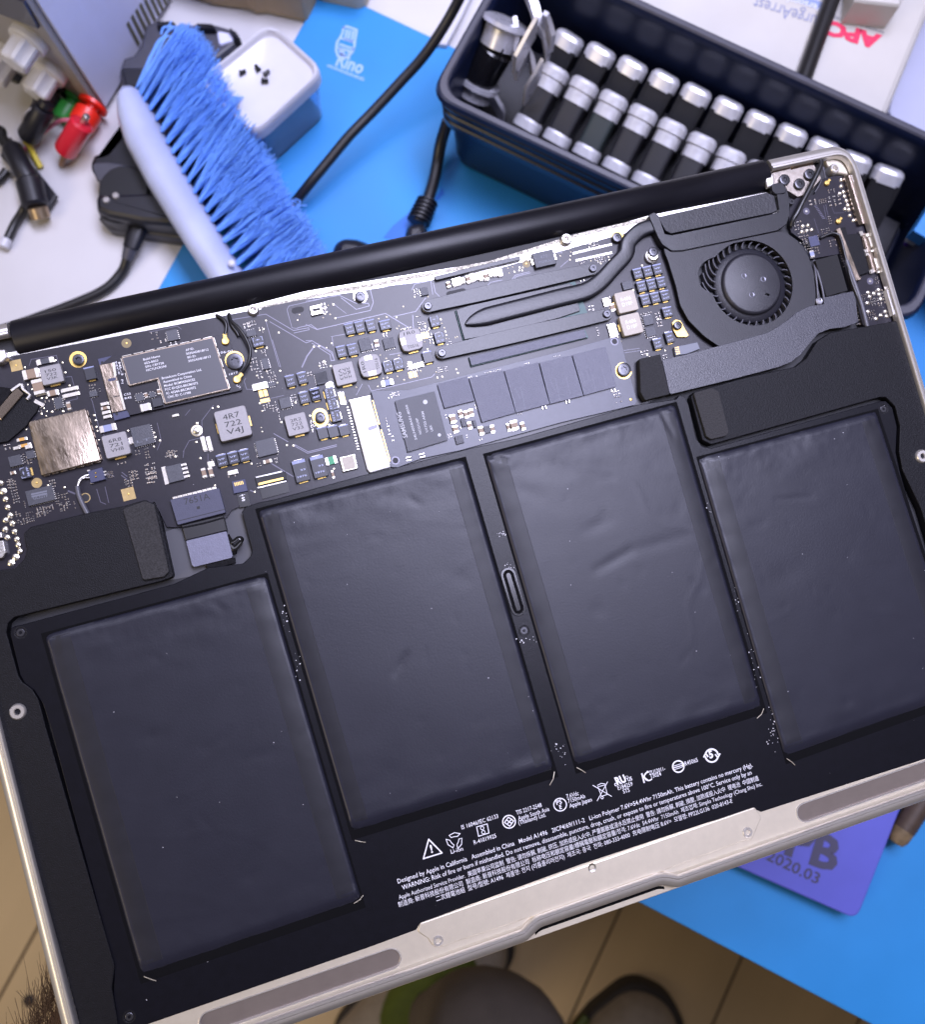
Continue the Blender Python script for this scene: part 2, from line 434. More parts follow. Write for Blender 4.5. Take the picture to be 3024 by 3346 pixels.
# ---- threaded posts
def post(p, h, r0, r1, name='screw_post', parent=None, top=0.0):
    x, y = L(p, top)
    b = lmb().lathe([(r0*1.25, h), (r0*1.15, top - 0.6), (r0, top - 0.12), (r0 - 0.15, top), (r1 + 0.15, top), (r1, top - 0.2), (r1*0.9, top - 1.6), (0.05, top - 1.7)], 20, cap=False)
    return b.build(name, silver_edge, parent or lap, (x*MM, y*MM, 0))
for p, rr in (((56, 2326), 2.1), ((3018, 1490), 2.1)): post(p, -3, rr, 0.9, top=-0.4)
post((1432, 3075), -3, 1.6, 0.8, top=-1.1); post((2445, 2720), -3, 1.6, 0.8, top=-1.1)
post(FB(995, 335), -5, 1.55, 0.85, top=-2.2); post(FD(918, 208), -5, 1.7, 0.8, top=-2.2)
post(FS(915, 195), -5, 1.6, 0.9, top=-1.6)
for p in (FJ(1490, 880),):
    x, y = L(p, -1.4); lmb().lathe([(1.35, -1.45), (1.3, -1.3), (0.9, -1.42), (0.1, -1.7)], 18, cap=False).build('blind_rivet', steel, lap, (x*MM, y*MM, 0))

# ---- hinge barrel
b = lmb(); xr = 129.2; lo = []
for x in (-xr, -xr + 0.5, xr - 0.5, xr):
    k = 1.0 if abs(x) < xr else 0.93
    lo.append([(x, 109.3 + 5.75*k*math.cos(a), -5.7 + 4.6*k*math.sin(a)) for a in [2*PI*i/28 for i in range(28)]])
b.rings(lo, captop=True, capbot=True); b.build('hinge_barrel', barrel_mat, lap, smooth=50)
# ---- bright metal ledge behind the logic board
p = LPS([(-80, 1170), (600, 1040), (800, 1000)] + pts(FC, 0, 300, 1822, 10) + [(2130, 700), (2540, 620), (2540, 700), (2115, 760)] + pts(FC, 1822, 130, 0, 420) + [(780, 1040), (600, 1070), (-80, 1200)], -3.6)
lmb().prism(p, -5.5, -4.2, 0.1).build('rear_ledge', steel, lap)
p = LPS(pts(FB, 1050, 305, 1822, 130) + pts(FC, 500, 250, 1822, 5) + pts(FD, 1000, 165, 1610, 20, 1620, 50, 1000, 190) + pts(FC, 1822, 35, 500, 290) + pts(FB, 1822, 165, 1065, 320), -3.4)
lmb().prism(p, -4.2, -3.95).build('ledge_adhesive', rough_steel, lap)
lmb().prism(LPS(pts(FA, -40, 430, 45, 430, 75, 510, 20, 560, -40, 570), -1), -6, -1.0, 0.4).build('hinge_bracket', silver_edge, lap)

# ---- speakers
spk_l = [(-150, 1895), (0, 1863), (49, 1856), (79, 1826), (88, 1796), (76, 1745), (99, 1722), (277, 1678), (405, 1653), (474, 1633), (506, 1648), (526, 1698), (568, 1885), (524, 1900),
         (49, 2016), (26, 2036), (21, 2068), (59, 2206), (72, 2228), (105, 2252), (126, 2287), (153, 2389), (375, 3156), (366, 3228), (386, 3346), (400, 3440), (305, 3440), (262, 3346), (0, 2386), (-150, 1960)]
lb('speaker_box', spk_l, -5.4, -1.2, black_plastic, lap, bev=0.25, r=1.2)
spk_r = pts(FE, 1215, 1255, 1640, 1180) + [(3050, 1440), (3110, 1660)] + pts(FI, 1330, 960, 1260, 720, 1165, 520, 1148, 430, 1152, 300, 1128, 200, 1080, 152, 1050, 152, 195, 392, 150, 370, 92, 150, 110, 125, 330, 62, 470, 30) + pts(FE, 990, 1475, 1060, 1420, 1130, 1310)
lb('speaker_box', spk_r, -5.4, -1.35, black_plastic, lap, bev=0.25, r=1.0)
lb('foam_pad', pts(FF, 812, 330, 960, 278, 1020, 300, 1118, 745, 1085, 778, 945, 800), -1.2, 0.2, foam_grey, lap, bev=0.2, r=1.0)
lb('foam_pad', pts(FI, 105, 130, 195, 105, 232, 120, 285, 330, 270, 348, 195, 365, 170, 350), -1.35, 0.0, foam_grey, lap, bev=0.2, r=1.0)

# ---- battery
batt = bpy.data.objects.new('battery', None); COL.objects.link(batt); batt.parent = lap
ZF = -1.75
frame = [(36, 2050), (568, 1908)] + pts(FF, 1375, 720, 1610, 690, 1660, 640, 1668, 600, 1600, 350, 1625, 318, 1700, 290, 1822, 265) + pts(FG, 360, 425, 780, 310, 985, 262, 1500, 130, 1822, 62) + pts(FH, 1050, 80, 1185, 45, 1440, 8) + \
    pts(FI, 35, 140, 62, 152, 80, 190, 118, 360, 150, 402, 195, 410, 1050, 172, 1080, 172, 1112, 205, 1136, 300, 1130, 430, 1148, 515, 1205, 720, 1300, 1000) + [(3110, 1880), (3260, 2400)] + pts(FK, 1822, 292, 955, 572, 905, 552, 0, 850) + pts(FJ, 352, 1246, 325, 1292, 0, 1412) + \
    pts(FL, 680, 1466, 560, 1510, 540, 1466, 520, 1330, 524, 1220, 500, 1120, 232, 110) + [(140, 2300), (112, 2256), (80, 2232), (66, 2206), (34, 2075)]
lb('battery_frame', frame, -5.3, ZF, frame_plastic, batt, bev=0.2, r=0.5, n=3)
CELLS = [
    ('c1', [(143, 2075), (869, 1880), (1183, 2946), (462, 3190)], (0.105, 0.90)),
    ('c2', [(843, 1668), (1518, 1500), (1814, 2520), (1152, 2722)], (0.085, 0.915)),
    ('c3', [(1587, 1488), (2208, 1320), (2496, 2312), (1884, 2506)], (0.095, 0.91)),
    ('c4', [(2284, 1498), (2866, 1343), (3168, 2262), (2570, 2476)], (0.10, 0.90))]
CREASE = {0: [(470, 2412, 525, 2398, 0.22, 2.2), (800, 2482, 885, 2458, 0.16, 2.0), (700, 1972, 735, 1992, 0.2, 1.0), (640, 2655, 705, 2722, 0.08, 0.8), (430, 2160, 600, 2185, 0.06, 2.0)],
          1: [(1293, 2202, 1328, 2138, 0.30, 1.1), (1335, 1628, 1372, 1648, 0.25, 0.9), (1250, 2560, 1290, 2475, 0.2, 5.0), (1640, 2520, 1760, 2440, 0.3, 4.0), (1460, 1870, 1540, 1900, 0.1, 2.5)],
          2: [(1950, 1862, 2060, 1800, 0.26, 1.6), (2060, 1800, 2240, 1752, 0.18, 2.0), (1912, 1735, 1990, 1700, 0.18, 2.0), (1592, 1488, 1660, 1506, 0.5, 0.7), (1640, 1560, 1790, 1640, 0.15, 3.0), (1700, 1480, 1850, 1530, 0.2, 2.5), (2160, 1345, 2200, 1420, 0.35, 0.8)],
          3: [(2535, 1632, 2655, 1624, 0.2, 0.9), (2440, 1480, 2470, 1455, 0.3, 1.0), (2300, 1500, 2350, 1530, 0.4, 0.8), (2520, 1900, 2620, 1850, 0.15, 4.0), (2700, 2400, 2900, 2340, 0.25, 3.0)]}
def cell(seed, cs, tp, seed_i=0):
    c = [Vector((*L(p, -0.9), 0)) for p in cs]           # TL TR BR BL
    NX, NY = 84, 110
    CR = [(*L((a_[0], a_[1]), -0.9), *L((a_[2], a_[3]), -0.9), a_[4], a_[5]) for a_ in CREASE.get(seed_i, [])]
    def base(u, v): return (c[0]*(1-u) + c[1]*u)*(1-v) + (c[3]*(1-u) + c[2]*u)*v
    wx = (c[1]-c[0]).length; wy = (c[3]-c[0]).length
    def prof1(d, w): return 0 if d >= w else (1 - d/w)**2
    def zz(u, v):
        dx = min(u, 1-u)*wx; dyt = v*wy; dyb = (1-v)*wy
        z = -0.72 - 0.45*prof1(dx, 6.0) - 0.45*prof1(dx, 0.9) - 0.85*prof1(dyt, 2.6) - 1.3*prof1(dyb, 4.2)
        q = base(u, v)
        z += 0.05*noise.noise(Vector((q.x*0.05, q.y*0.05, seed)))
        e = math.exp(-dyt/9.0) + 0.8*math.exp(-dyb/7.0) + 0.35*math.exp(-dx/4)
        z += 0.30*e*noise.noise(Vector((q.x*0.10, q.y*0.20, seed + 9))) + 0.07*e*noise.noise(Vector((q.x*0.5, q.y*0.5, seed + 3)))
        rg = noise.noise(Vector((q.x*0.035 + q.y*0.02, q.y*0.055, seed + 20)))
        z += 0.05*math.exp(-(rg/0.06)**2)*max(0, noise.noise(Vector((q.x*0.02, q.y*0.02, seed + 31))) + 0.15)
        for (ax_, ay_, bx_, by_, am, wd_) in CR:
            A_ = Vector((ax_, ay_)); D_ = Vector((bx_ - ax_, by_ - ay_)); L2 = D_.length_squared
            t_ = max(0.0, min(1.0, (Vector((q.x, q.y)) - A_).dot(D_)/L2)); dd = (Vector((q.x, q.y)) - A_ - D_*t_).length
            if dd < wd_*3: z -= 0.6*am*math.exp(-(dd/wd_)**2)*(1 - 0.5*abs(2*t_ - 1))
        cr_ = math.hypot(dx, min(dyt, dyb))
        z += 0.28*math.exp(-(cr_/5.0)**2)*noise.noise(Vector((q.x*0.7, q.y*0.7, seed + 77)))
        ins = noise.noise(Vector((q.x*0.17, q.y*0.17, seed + 50)))
        z -= 0.16*max(0, ins - 0.45)
        return z
    us = sorted(set([0, 0.004, 0.010, 0.018, 0.03, 0.97, 0.982, 0.990, 0.996, 1] + [i/NX for i in range(NX+1)]))
    vs_ = sorted(set([0, 0.004, 0.009, 0.016, 0.025, 0.955, 0.97, 0.982, 0.991, 1] + [i/NY for i in range(NY+1)]))
    V = []; F = []; nu = len(us)
    for v in vs_:
        for u in us:
            q = base(u, v); k = 0.0
            q2 = q.copy()
            V.append((q2.x, q2.y, zz(u, v)))
    for j in range(len(vs_)-1):
        for i in range(nu-1):
            a = j*nu + i; F.append((a + nu, a + nu + 1, a + 1, a))
    rim_i = list(range(nu)) + [nu*j + nu-1 for j in range(1, len(vs_))] + [nu*(len(vs_)-1) + i for i in range(nu-2, -1, -1)] + [nu*j for j in range(len(vs_)-2, 0, -1)]
    o0 = len(V)
    for i in rim_i: V.append((V[i][0], V[i][1], -4.5))
    n = len(rim_i)
    for k in range(n):
        F.append((rim_i[k], rim_i[(k+1) % n], o0 + (k+1) % n, o0 + k))
    ob = lmb().add(V, F).build('battery_cell', foil, batt, smooth=60)
    for (u0, u1) in ((0.022, tp[0]), (tp[1], 0.978)):     # adhesive tape folded along both long sides
        m = lmb(); VV = []; FF_ = []; K = 8; vv = [0.012 + 0.96*j/70 for j in range(71)]
        for v in vv:
            for k in range(K+1):
                u = u0 + (u1-u0)*k/K; q = base(u, v); lift = 0.03
                VV.append((q.x, q.y, zz(u, v) + lift))
        for j in range(70):
            for k in range(K):
                a = j*(K+1) + k; FF_.append((a + K+1, a + K+2, a + 1, a))
        m.add(VV, FF_); m.build('edge_tape', tape_mat, ob, smooth=60)
        e = u1 if u0 < 0.5 else u0                       # cut edge of the tape
        lmb().tube([(base(e, v).x, base(e, v).y, zz(e, v) + 0.012) for v in vv], 0.055, 5).build('tape_edge', inner_black, ob)
    return ob
for i, (nm, cs, tp) in enumerate(CELLS): cell(i*7.3 + 1.7, cs, tp, i)
# flat black rings painting the shaded gaps round the cells
for nm, cs, tp in CELLS:
    c = LPS(cs, ZF); c = ccw(c)
    o = inset(c, -0.7); b = lmb(); yl = min(y for x, y in o); o = [(x, y - (1.3 if y < yl + 12 else 0)) for x, y in o]
    b.rings([[(x, y, ZF + 0.02) for x, y in o], [(x, y, ZF + 0.02) for x, y in inset(c, 0.8)]])
    b.build('cell_gap_shade', pcb_dark, batt, smooth=0)
for p, q in (((1157, 2951), (1188, 2925)), ((1797, 2565), (1813, 2522)), ((1885, 2507), (1915, 2525)), ((2475, 2347), (2498, 2315)), ((470, 3190), (510, 3205)), ((2572, 2478), (2600, 2500)), ((1160, 2745), (1195, 2752))):
    a, c = L(p, -1), L(q, -1); m = ((a[0]+c[0])/2 + 0.3, (a[1]+c[1])/2 - 0.2)
    lmb().tube([(*a, -1.0), (*m, -0.9), (*c, -1.2)], 0.12, 6).build('film_corner', silver, batt)

def screw(p, top, r=1.1, mat=screw_mat, parent=None, recess=True, n=20, head=0.7):
    """flat head with a six-pointed star socket"""
    x, y = L(p, top); b = lmb()
    b.lathe([(r, top - head - 1.5), (r, top - 0.25), (r*0.93, top - 0.06), (r*0.84, top), (r*0.50, top), (r*0.50, top - 0.03)], n, cap=False)
    star = [(r*(0.50 if k % 2 else 0.34)*math.cos(PI*k/6), r*(0.50 if k % 2 else 0.34)*math.sin(PI*k/6)) for k in range(12)]
    o = circ(0, 0, r*0.50, 12)
    b.rings([[(a, c, top - 0.03) for a, c in o], [(a, c, top - 0.03) for a, c in star], [(a*0.9, c*0.9, top - 0.5) for a, c in star]], captop=True)
    return b.build('screw', mat, parent or lap, (x*MM, y*MM, 0), smooth=25)
# battery screws and the long slot in the centre rib
for p in (FF(135, 1148), FI(1068, 212), FH(432, 1540), FL(592, 1432)):
    screw(p, ZF + 0.12, 1.25, parent=batt)
    x, y = L(p, ZF); lmb().lathe([(1.9, ZF - 0.05), (1.9, ZF + 0.06), (1.6, ZF + 0.1), (1.45, ZF + 0.03)], 22, cap=False).build('screw_seat', black_plastic, batt, (x*MM, y*MM, 0))
a, c = L(FH(322, 1155), ZF), L(FH(398, 1410), ZF)
d = Vector(c) - Vector(a); ang = math.atan2(d.y, d.x)
gloss_black = M('glossy_black_plastic', (0.006, 0.006, 0.008), 0.16, spec=0.6)
for r_, z_, mt in ((2.5, ZF + 0.35, gloss_black), (1.85, ZF + 0.36, pcb_dark), (0.8, ZF + 0.48, gloss_black)):  # middle pill paints the recess's shade as a flat dark layer
    q = pill(-d.length/2 - r_ + 0.9, d.length/2 + r_ - 0.9, 0, r_)
    q = [((a[0]+c[0])/2 + x*math.cos(ang) - y*math.sin(ang), (a[1]+c[1])/2 + x*math.sin(ang) + y*math.cos(ang)) for x, y in q]
    lmb().prism(q, ZF - 0.3, z_, 0.1).build('rib_slot', mt, batt)

# ---- battery lettering
txt = lmb(); ZT = ZF + 0.015
def lt(s, a, b, hpx, bold=0.004, mb=None, z=ZT, mi=0, sk=0.0):
    A, B = L(a, z), L(b, z); k = hpx / FPX * ((CAM - (LO + RL @ Vector((A[0]*MM, A[1]*MM, 0)))).dot(-RWC.col[2])) * 1000
    put_text(mb or txt, s, A, B, k, z, mi, bold, sk)
lt('Designed by Apple in California   Assembled in China   Model A1496   2ICP4/69/111-2   Li-ion Polymer 7.6V=54.4Whr 7150mAh. This battery contains no mercury (Hg).', FJ(205, 985), FK(910, 332), 15.5)
lt('WARNING: Risk of fire or burn if mishandled. Do not remove, disassemble, puncture, drop, crush, or expose to fire or temperatures above 100°C. Service only by an', FJ(235, 1027), FK(905, 372), 15.5)
lt('Apple Authorized Service Provider.  美国苹果公司监制  警告: 请勿拆解, 刺破, 挤压, 加热或投入火中, 严重膨胀或浸水后禁止使用  警告: 請勿拆解, 刺破, 擠壓, 加熱或投入火中  锂电池  中国制造', FJ(213, 1090), FK(943, 402), 14.5, 0.0)
lt('制造商: 新普科技股份有限公司  製造商: 新普科技股份有限公司  标称电压和额定容量/標稱電壓和額定容量/정격: 7.6Vdc  54.4Whr  7150mAh  제조업체: Simplo Technology (Chang Shu) Inc.', FJ(210, 1140), FK(960, 432), 14.5, 0.0)
lt('二次鋰電池組  型号/型號: A1496  제품명: 전지 (리튬폴리머전지)  제조국: 중국  전화: 080-333-4000  充电限制电压 8.6V=  모델명: PP22LG136  020-8143-E', FJ(460, 1102), FK(803, 522), 14.5, 0.0)
lt('Li-ion', FJ(557, 788), FJ(637, 765), 14); lt('IS 16046/IEC 62133', FJ(628, 627), FJ(870, 550), 14)
lt('R-41019925', FJ(710, 727), FJ(857, 680), 14); lt('TIS 2217-2548', FJ(990, 530), FJ(1158, 477), 14)
lt('Apple South Asia', FJ(1003, 567), FJ(1208, 503), 14); lt('(Thailand) Ltd.', FJ(1005, 597), FJ(1185, 541), 14)
lt('7.6Vdc', FJ(1323, 423), FJ(1403, 399), 14); lt('7150mAh', FJ(1333, 453), FJ(1445, 418), 14); lt('Apple Japan', FJ(1342, 485), FJ(1490, 440), 14)
lt('E184259', FJ(1662, 367), FJ(1760, 337), 14); lt('STS', FJ(1697, 390), FJ(1740, 377), 14)
lt('ZU12011-', FK(362, 375), FK(447, 350), 13); lt('13024', FK(373, 393), FK(425, 378), 13); lt('R45065', FK(552, 327), FK(620, 305), 14)
def lring(F, x, y, r, wd, seg=None):
    c = [F(x + r*math.cos(2*PI*k/28), y + r*math.sin(2*PI*k/28)) for k in range(28)]
    if seg: strip(txt, [L(q, ZT) for q in c[seg[0]:seg[1]]], wd, ZT)
    else: strip(txt, [L(q, ZT) for q in c], wd, ZT, closed=True)
def lpoly(F, wd, *xy, closed=True): strip(txt, [L(q, ZT) for q in pts(F, *xy)], wd, ZT, closed=closed)
lpoly(FJ, 0.42, 373, 820, 408, 692, 496, 782); lt('!', FJ(424, 782), FJ(438, 778), 26, 0.03)
for k in range(3):                                    # three chasing arrows
    a0 = -PI/2 - 0.28 + 2*PI*k/3; cx_, cy_ = 580, 700
    f = lambda r, a: (cx_ + r*math.cos(a), cy_ + r*math.sin(a))
    q = [f(50, a0 - 0.55), f(52, a0 + 0.25), f(58, a0 + 0.95), f(32, a0 + 0.85), f(26, a0 + 0.1), f(30, a0 - 0.6)]
    strip(txt, [L(FJ(*p), ZT) for p in q], 0.22, ZT, closed=True)
lpoly(FJ, 0.26, 725, 610, 795, 590, 807, 650, 738, 672); lring(FJ, 762, 618, 11, 0.2); lring(FJ, 770, 645, 11, 0.2)
lring(FJ, 940, 576, 42, 0.36); lpoly(FJ, 0.3, 910, 580, 935, 546, 970, 570, 945, 606); lpoly(FJ, 0.3, 922, 563, 958, 588, closed=False); lpoly(FJ, 0.3, 958, 558, 925, 594, closed=False)
lring(FJ, 1278, 463, 42, 0.32); lt('PS', FJ(1256, 465), FJ(1292, 453), 14, 0.02); lt('E', FJ(1276, 493), FJ(1291, 489), 14, 0.02)
lpoly(FJ, 0.22, 1495, 335, 1618, 408, closed=False); lpoly(FJ, 0.22, 1592, 312, 1523, 438, closed=False)
lpoly(FJ, 0.2, 1528, 345, 1575, 332, 1590, 395, 1552, 408); lpoly(FJ, 0.2, 1525, 335, 1550, 322, 1575, 326, closed=False); lring(FJ, 1556, 416, 8, 0.2)
lt('c', FJ(1640, 342), FJ(1653, 338), 15, 0.02); lt('RU', FJ(1655, 332), FJ(1720, 310), 25, 0.05, sk=-0.1); lt('US', FJ(1728, 310), FJ(1757, 300), 13, 0.02)
lring(FK, 243, 388, 7, 0.12)
lpoly(FK, 0.5, 322, 370, 334, 415, closed=False); lpoly(FK, 0.4, 352, 356, 330, 385, 356, 405, closed=False); lring(FK, 357, 383, 22, 0.4, (3, 22))
lring(FK, 515, 331, 30, 0.45); lpoly(FK, 0.3, 484, 340, 545, 322, closed=False); lpoly(FK, 0.26, 530, 316, 546, 322, 534, 334, closed=False); lpoly(FK, 0.2, 486, 330, 530, 316, closed=False); lpoly(FK, 0.2, 492, 348, 530, 336, closed=False)
lring(FK, 692, 273, 34, 0.55, (1, 14)); lring(FK, 692, 273, 34, 0.55, (15, 28)); lt('5', FK(682, 288), FK(703, 281), 24, 0.04)
lpoly(FK, 0.5, 650, 280, 660, 262, 672, 278, closed=False); lpoly(FK, 0.5, 712, 268, 724, 284, 735, 264, closed=False)
txt.build('printed_lettering', print_white, batt, smooth=0)

# ================================================================== LOGIC BOARD
board_poly = [(-80, 1190), (16, 1168), (600, 1057), (740, 1030), (800, 1018), (850, 1012), (870, 998), (1000, 978), (1600, 886), (2120, 740), (2165, 800), (2176, 835), (2200, 905), (2340, 1120), (2345, 1200),
              (2085, 1335), (1700, 1440), (860, 1648), (790, 1652), (757, 1668), (742, 1690), (725, 1702), (580, 1724), (545, 1722), (530, 1690), (505, 1640), (400, 1690), (110, 1760), (110, 1830), (60, 1900), (-80, 1930)]
board = lb('logic_board', board_poly, -5.2, ZP, pcb, lap, bev=0.06)
def scale_at(F, x, y):
    p = F(x, y); q = L(p, ZP); wpt = LO + RL @ Vector((q[0]*MM, q[1]*MM, ZP*MM))
    d = (wpt - CAM).dot(RWC.col[2]); s = F(1, 0)[0] - F(0, 0)[0]
    return s * d / FPX * 1000                            # mm per zoom pixel
MESH = {}
def put(name, mats, F, x, y, H, make, key=None, rot=0.0, parent=None, zb=ZP):
    """place one component: centre measured on its top, mesh shared between alike ones"""
    c = L(F(x, y), zb + H)
    if key is not None and key in MESH: me = MESH[key]
    else:
        b = lmb(); make(b); me = b.mesh(name, mats)
        if key is not None: MESH[key] = me
    return link(name, me, parent or board, (c[0]*MM, c[1]*MM, zb*MM), rot)
def rnd_(v): return round(v * 5) / 5
def tant(F, x, y, wp, hp, H=1.5, mark=('VF', 'AV7'), plus=False, rot=0.0, big=False):
    s = scale_at(F, x, y); w_, h_ = rnd_(wp*s), rnd_(hp*s)
    def mk(b):
        b.box(0, 0, 0.15, w_, h_, H, 0.08, 0)
        if plus:
            t = h_*0.34 if big else w_
            if big: b.box(0, h_/2 - 0.62, H, w_*0.94, 1.0, H + 0.012, 0, 1); 
            put_text(b, '+', (-w_*0.20, h_*0.08 if not big else h_/2 - 0.98), (w_*0.16, h_*0.08 if not big else h_/2 - 0.98), 0.62, H + 0.03, 2, 0.02)
            strip(b, [(-w_*0.40, h_*0.02), (-w_*0.40, h_*0.42), (-w_*0.28, h_*0.42)], 0.12, H + 0.02, 2) if not big else None
            strip(b, [(w_*0.38, h_*0.02), (w_*0.38, h_*0.42), (w_*0.26, h_*0.42)], 0.12, H + 0.02, 2) if not big else None
            if big:
                put_text(b, '33', (-w_*0.02, -h_*0.02), (w_*0.34, -h_*0.02), 0.55, H + 0.02, 2, 0.01)
                put_text(b, '1876', (-w_*0.34, -h_*0.30), (w_*0.34, -h_*0.30), 0.55, H + 0.02, 2, 0.01)
            else:
                put_text(b, mark[0], (-w_*0.38, -h_*0.36), (-w_*0.05, -h_*0.36), 0.62, H + 0.02, 2, 0.01)
                put_text(b, mark[1], (w_*0.05, -h_*0.36), (w_*0.38, -h_*0.36), 0.62, H + 0.02, 2, 0.01)
        else:
            b.box(0, h_/2 - 0.24, H, w_*0.98, 0.40, H + 0.012, 0, 1)
            put_text(b, mark[0], (-w_*0.36, h_*0.02), (w_*0.30, h_*0.02), 0.52, H + 0.02, 2, 0.01)
            put_text(b, mark[1], (-w_*0.36, -h_*0.32), (w_*0.36, -h_*0.32), 0.52, H + 0.02, 2, 0.01)
        b.box(0, -h_/2 - 0.16, 0.02, w_*0.62, 0.42, 0.36, 0.03, 3)
        b.box(0, h_/2 + 0.14, 0.02, w_*0.62, 0.36, 0.30, 0.03, 4)
    return put('tantalum_capacitor', [tant_mat, tant_stripe, print_pale, gold, solder], F, x, y, H, mk, ('t', w_, h_, H, mark, plus, big), rot)
def mlcc(F, x, y, wp, hp, H=0.8, vert=False, body=None, parent=None, zb=ZP, rot=0.0, name='ceramic_capacitor'):
    s = scale_at(F, x, y); w_, h_ = max(rnd_(wp*s), 0.4), max(rnd_(hp*s), 0.3); bm = body or ceramic_brown
    if vert: w_, h_ = h_, w_
    def mk(b):
        b.box(0, 0, 0.03, w_*0.60, h_*0.94, H*0.97, 0.04, 0)
        b.box(-w_*0.39, 0, 0.02, w_*0.24, h_, H, 0.06, 1); b.box(w_*0.39, 0, 0.02, w_*0.24, h_, H, 0.06, 1)
        b.box(-w_*0.53, 0, 0.005, w_*0.10, h_*0.9, H*0.35, 0.03, 1); b.box(w_*0.53, 0, 0.005, w_*0.10, h_*0.9, H*0.35, 0.03, 1)
    return put(name, [bm, solder], F, x, y, H, mk, ('m', w_, h_, H, bm.name, name), rot + (PI/2 if vert else 0), parent, zb)
def chip(F, x, y, wp, hp, H=0.9, pins=True, mark=None, parent=None, zb=ZP, mat=None, rot=0.0, sides='lrtb', mrot=False):
    s = scale_at(F, x, y); w_, h_ = rnd_(wp*s), rnd_(hp*s)
    def mk(b):
        b.box(0, 0, 0.05, w_, h_, H, 0.05, 0)
        if pins:
            def row(n, horiz, sgn):
                for k in range(n):
                    t = (k + 0.5)/n - 0.5
                    if horiz: b.box(t*w_*0.92, sgn*(h_/2 + 0.10), 0.01, 0.22, 0.28, 0.22, 0, 1)
                    else: b.box(sgn*(w_/2 + 0.10), t*h_*0.92, 0.01, 0.28, 0.22, 0.22, 0, 1)
            nx, ny = max(2, int(w_/0.65)), max(2, int(h_/0.65))
            if 't' in sides: row(nx, True, 1)
            if 'b' in sides: row(nx, True, -1)
            if 'l' in sides: row(ny, False, -1)
            if 'r' in sides: row(ny, False, 1)
        if mark:
            n = len(mark)
            for i, t in enumerate(mark):
                if mrot:                              # reading downwards-to-up along local y
                    xx = -w_*0.30 + w_*0.62*(i + 0.8)/n
                    put_text(b, t, (xx, -h_*0.36), (xx, h_*0.30), w_*0.40/n, H + 0.015, 2, 0.004)
                else:
                    yy = h_*0.36 - h_*0.72*(i + 0.8)/n
                    put_text(b, t, (-w_*0.34, yy), (w_*0.34, yy), h_*0.38/n, H + 0.015, 2, 0.004)
    return put('chip', [mat or chip_mat, solder, print_grey], F, x, y, H, mk, None, rot, parent, zb)
def inductor(F, x, y, wp, hp, lines, H=2.6, mat=None, tabs='b', trot=0.0, prm=print_black, col=None, octo=False, th=0.62):
    s = scale_at(F, x, y); w_, h_ = wp*s, hp*s
    def mk(b):
        p = rounded(rectp(0, 0, w_, h_), min(w_, h_)*(0.26 if octo else 0.10), 2 if octo else 4)
        b.prism(p, 0.35, H, 0.18, 0)
        b.prism(inset(p, 0.25), 0.0, 0.4, 0, 3)
        for t in tabs:
            k = {'b': (0, -h_/2 - 0.15, w_*0.46, 0.7), 't': (0, h_/2 + 0.15, w_*0.40, 0.7), 'l': (-w_/2 - 0.15, 0, 0.7, h_*0.34), 'r': (w_/2 + 0.15, 0, 0.7, h_*0.34)}.get(t)
            if k: b.box(k[0], k[1], 0.02, k[2], k[3], 0.55, 0.06, 2)
            k = {'L': (-w_*0.37, 0, w_*0.20, h_*0.30), 'R': (w_*0.37, 0, w_*0.20, h_*0.30), 'T': (0, h_*0.37, w_*0.34, h_*0.20), 'B': (0, -h_*0.37, w_*0.34, h_*0.20)}.get(t)
            if k: b.box(k[0], k[1], H - 0.1, k[2], k[3], H + 0.05, 0.05, 4)
        n = len(lines); c_, s_ = math.cos(trot), math.sin(trot)
        hh = h_ if abs(s_) < 0.5 else w_; ww = w_ if abs(s_) < 0.5 else h_
        for i, t in enumerate(lines):
            yy = hh*0.5*th - hh*th*(i + 0.82)/n
            a, e = (-ww*0.26, yy), (ww*0.26, yy)
            ro = lambda q: (q[0]*c_ - q[1]*s_, q[0]*s_ + q[1]*c_)
            put_text(b, t, ro(a), ro(e), hh*th/n*0.74, H + 0.02, 1, 0.0)
    return put('inductor', [mat or ferrite, prm, gold, pcb_dark, solder], F, x, y, H, mk)
def ringscrew(F, x, y, r_head, r_ring, top=-2.6, oval=0.0, mat=gold, parent=None, ring_top=None, inner=None):
    p = F(x, y); c = L(p, ZP); rt = ZP + 0.03 if ring_top is None else ring_top
    b = lmb(); o = pill(-oval - r_ring, oval + r_ring, 0, r_ring, 14) if oval else circ(0, 0, r_ring, 28)
    i_ = [(a*(r_ring - (0.9 if inner is None else r_ring - inner))/r_ring, d*(r_ring - (0.9 if inner is None else r_ring - inner))/r_ring) for a, d in o]
    b.rings([[(a, d, rt) for a, d in o], [(a, d, rt + 0.02) for a, d in i_]])
    b.build('mounting_pad', mat, parent or board, (c[0]*MM, c[1]*MM, 0), PI/2 if oval else 0, smooth=0)
    return screw(p, top, r_head, parent=parent or board)
def pad(F, x, y, r, sq=False, dot=0.35, mat=dull_gold):
    c = L(F(x, y), ZP); b = lmb()
    b.prism(rectp(0, 0, 2*r, 2*r) if sq else circ(0, 0, r, 22), ZP - 0.1, ZP + 0.02, mi=0)
    b.lathe([(dot, ZP + 0.02), (dot*0.8, ZP + 0.12), (dot*0.2, ZP + 0.16)], 10, 1)
    b.build('test_pad', [mat, gold], board, (c[0]*MM, c[1]*MM, 0))

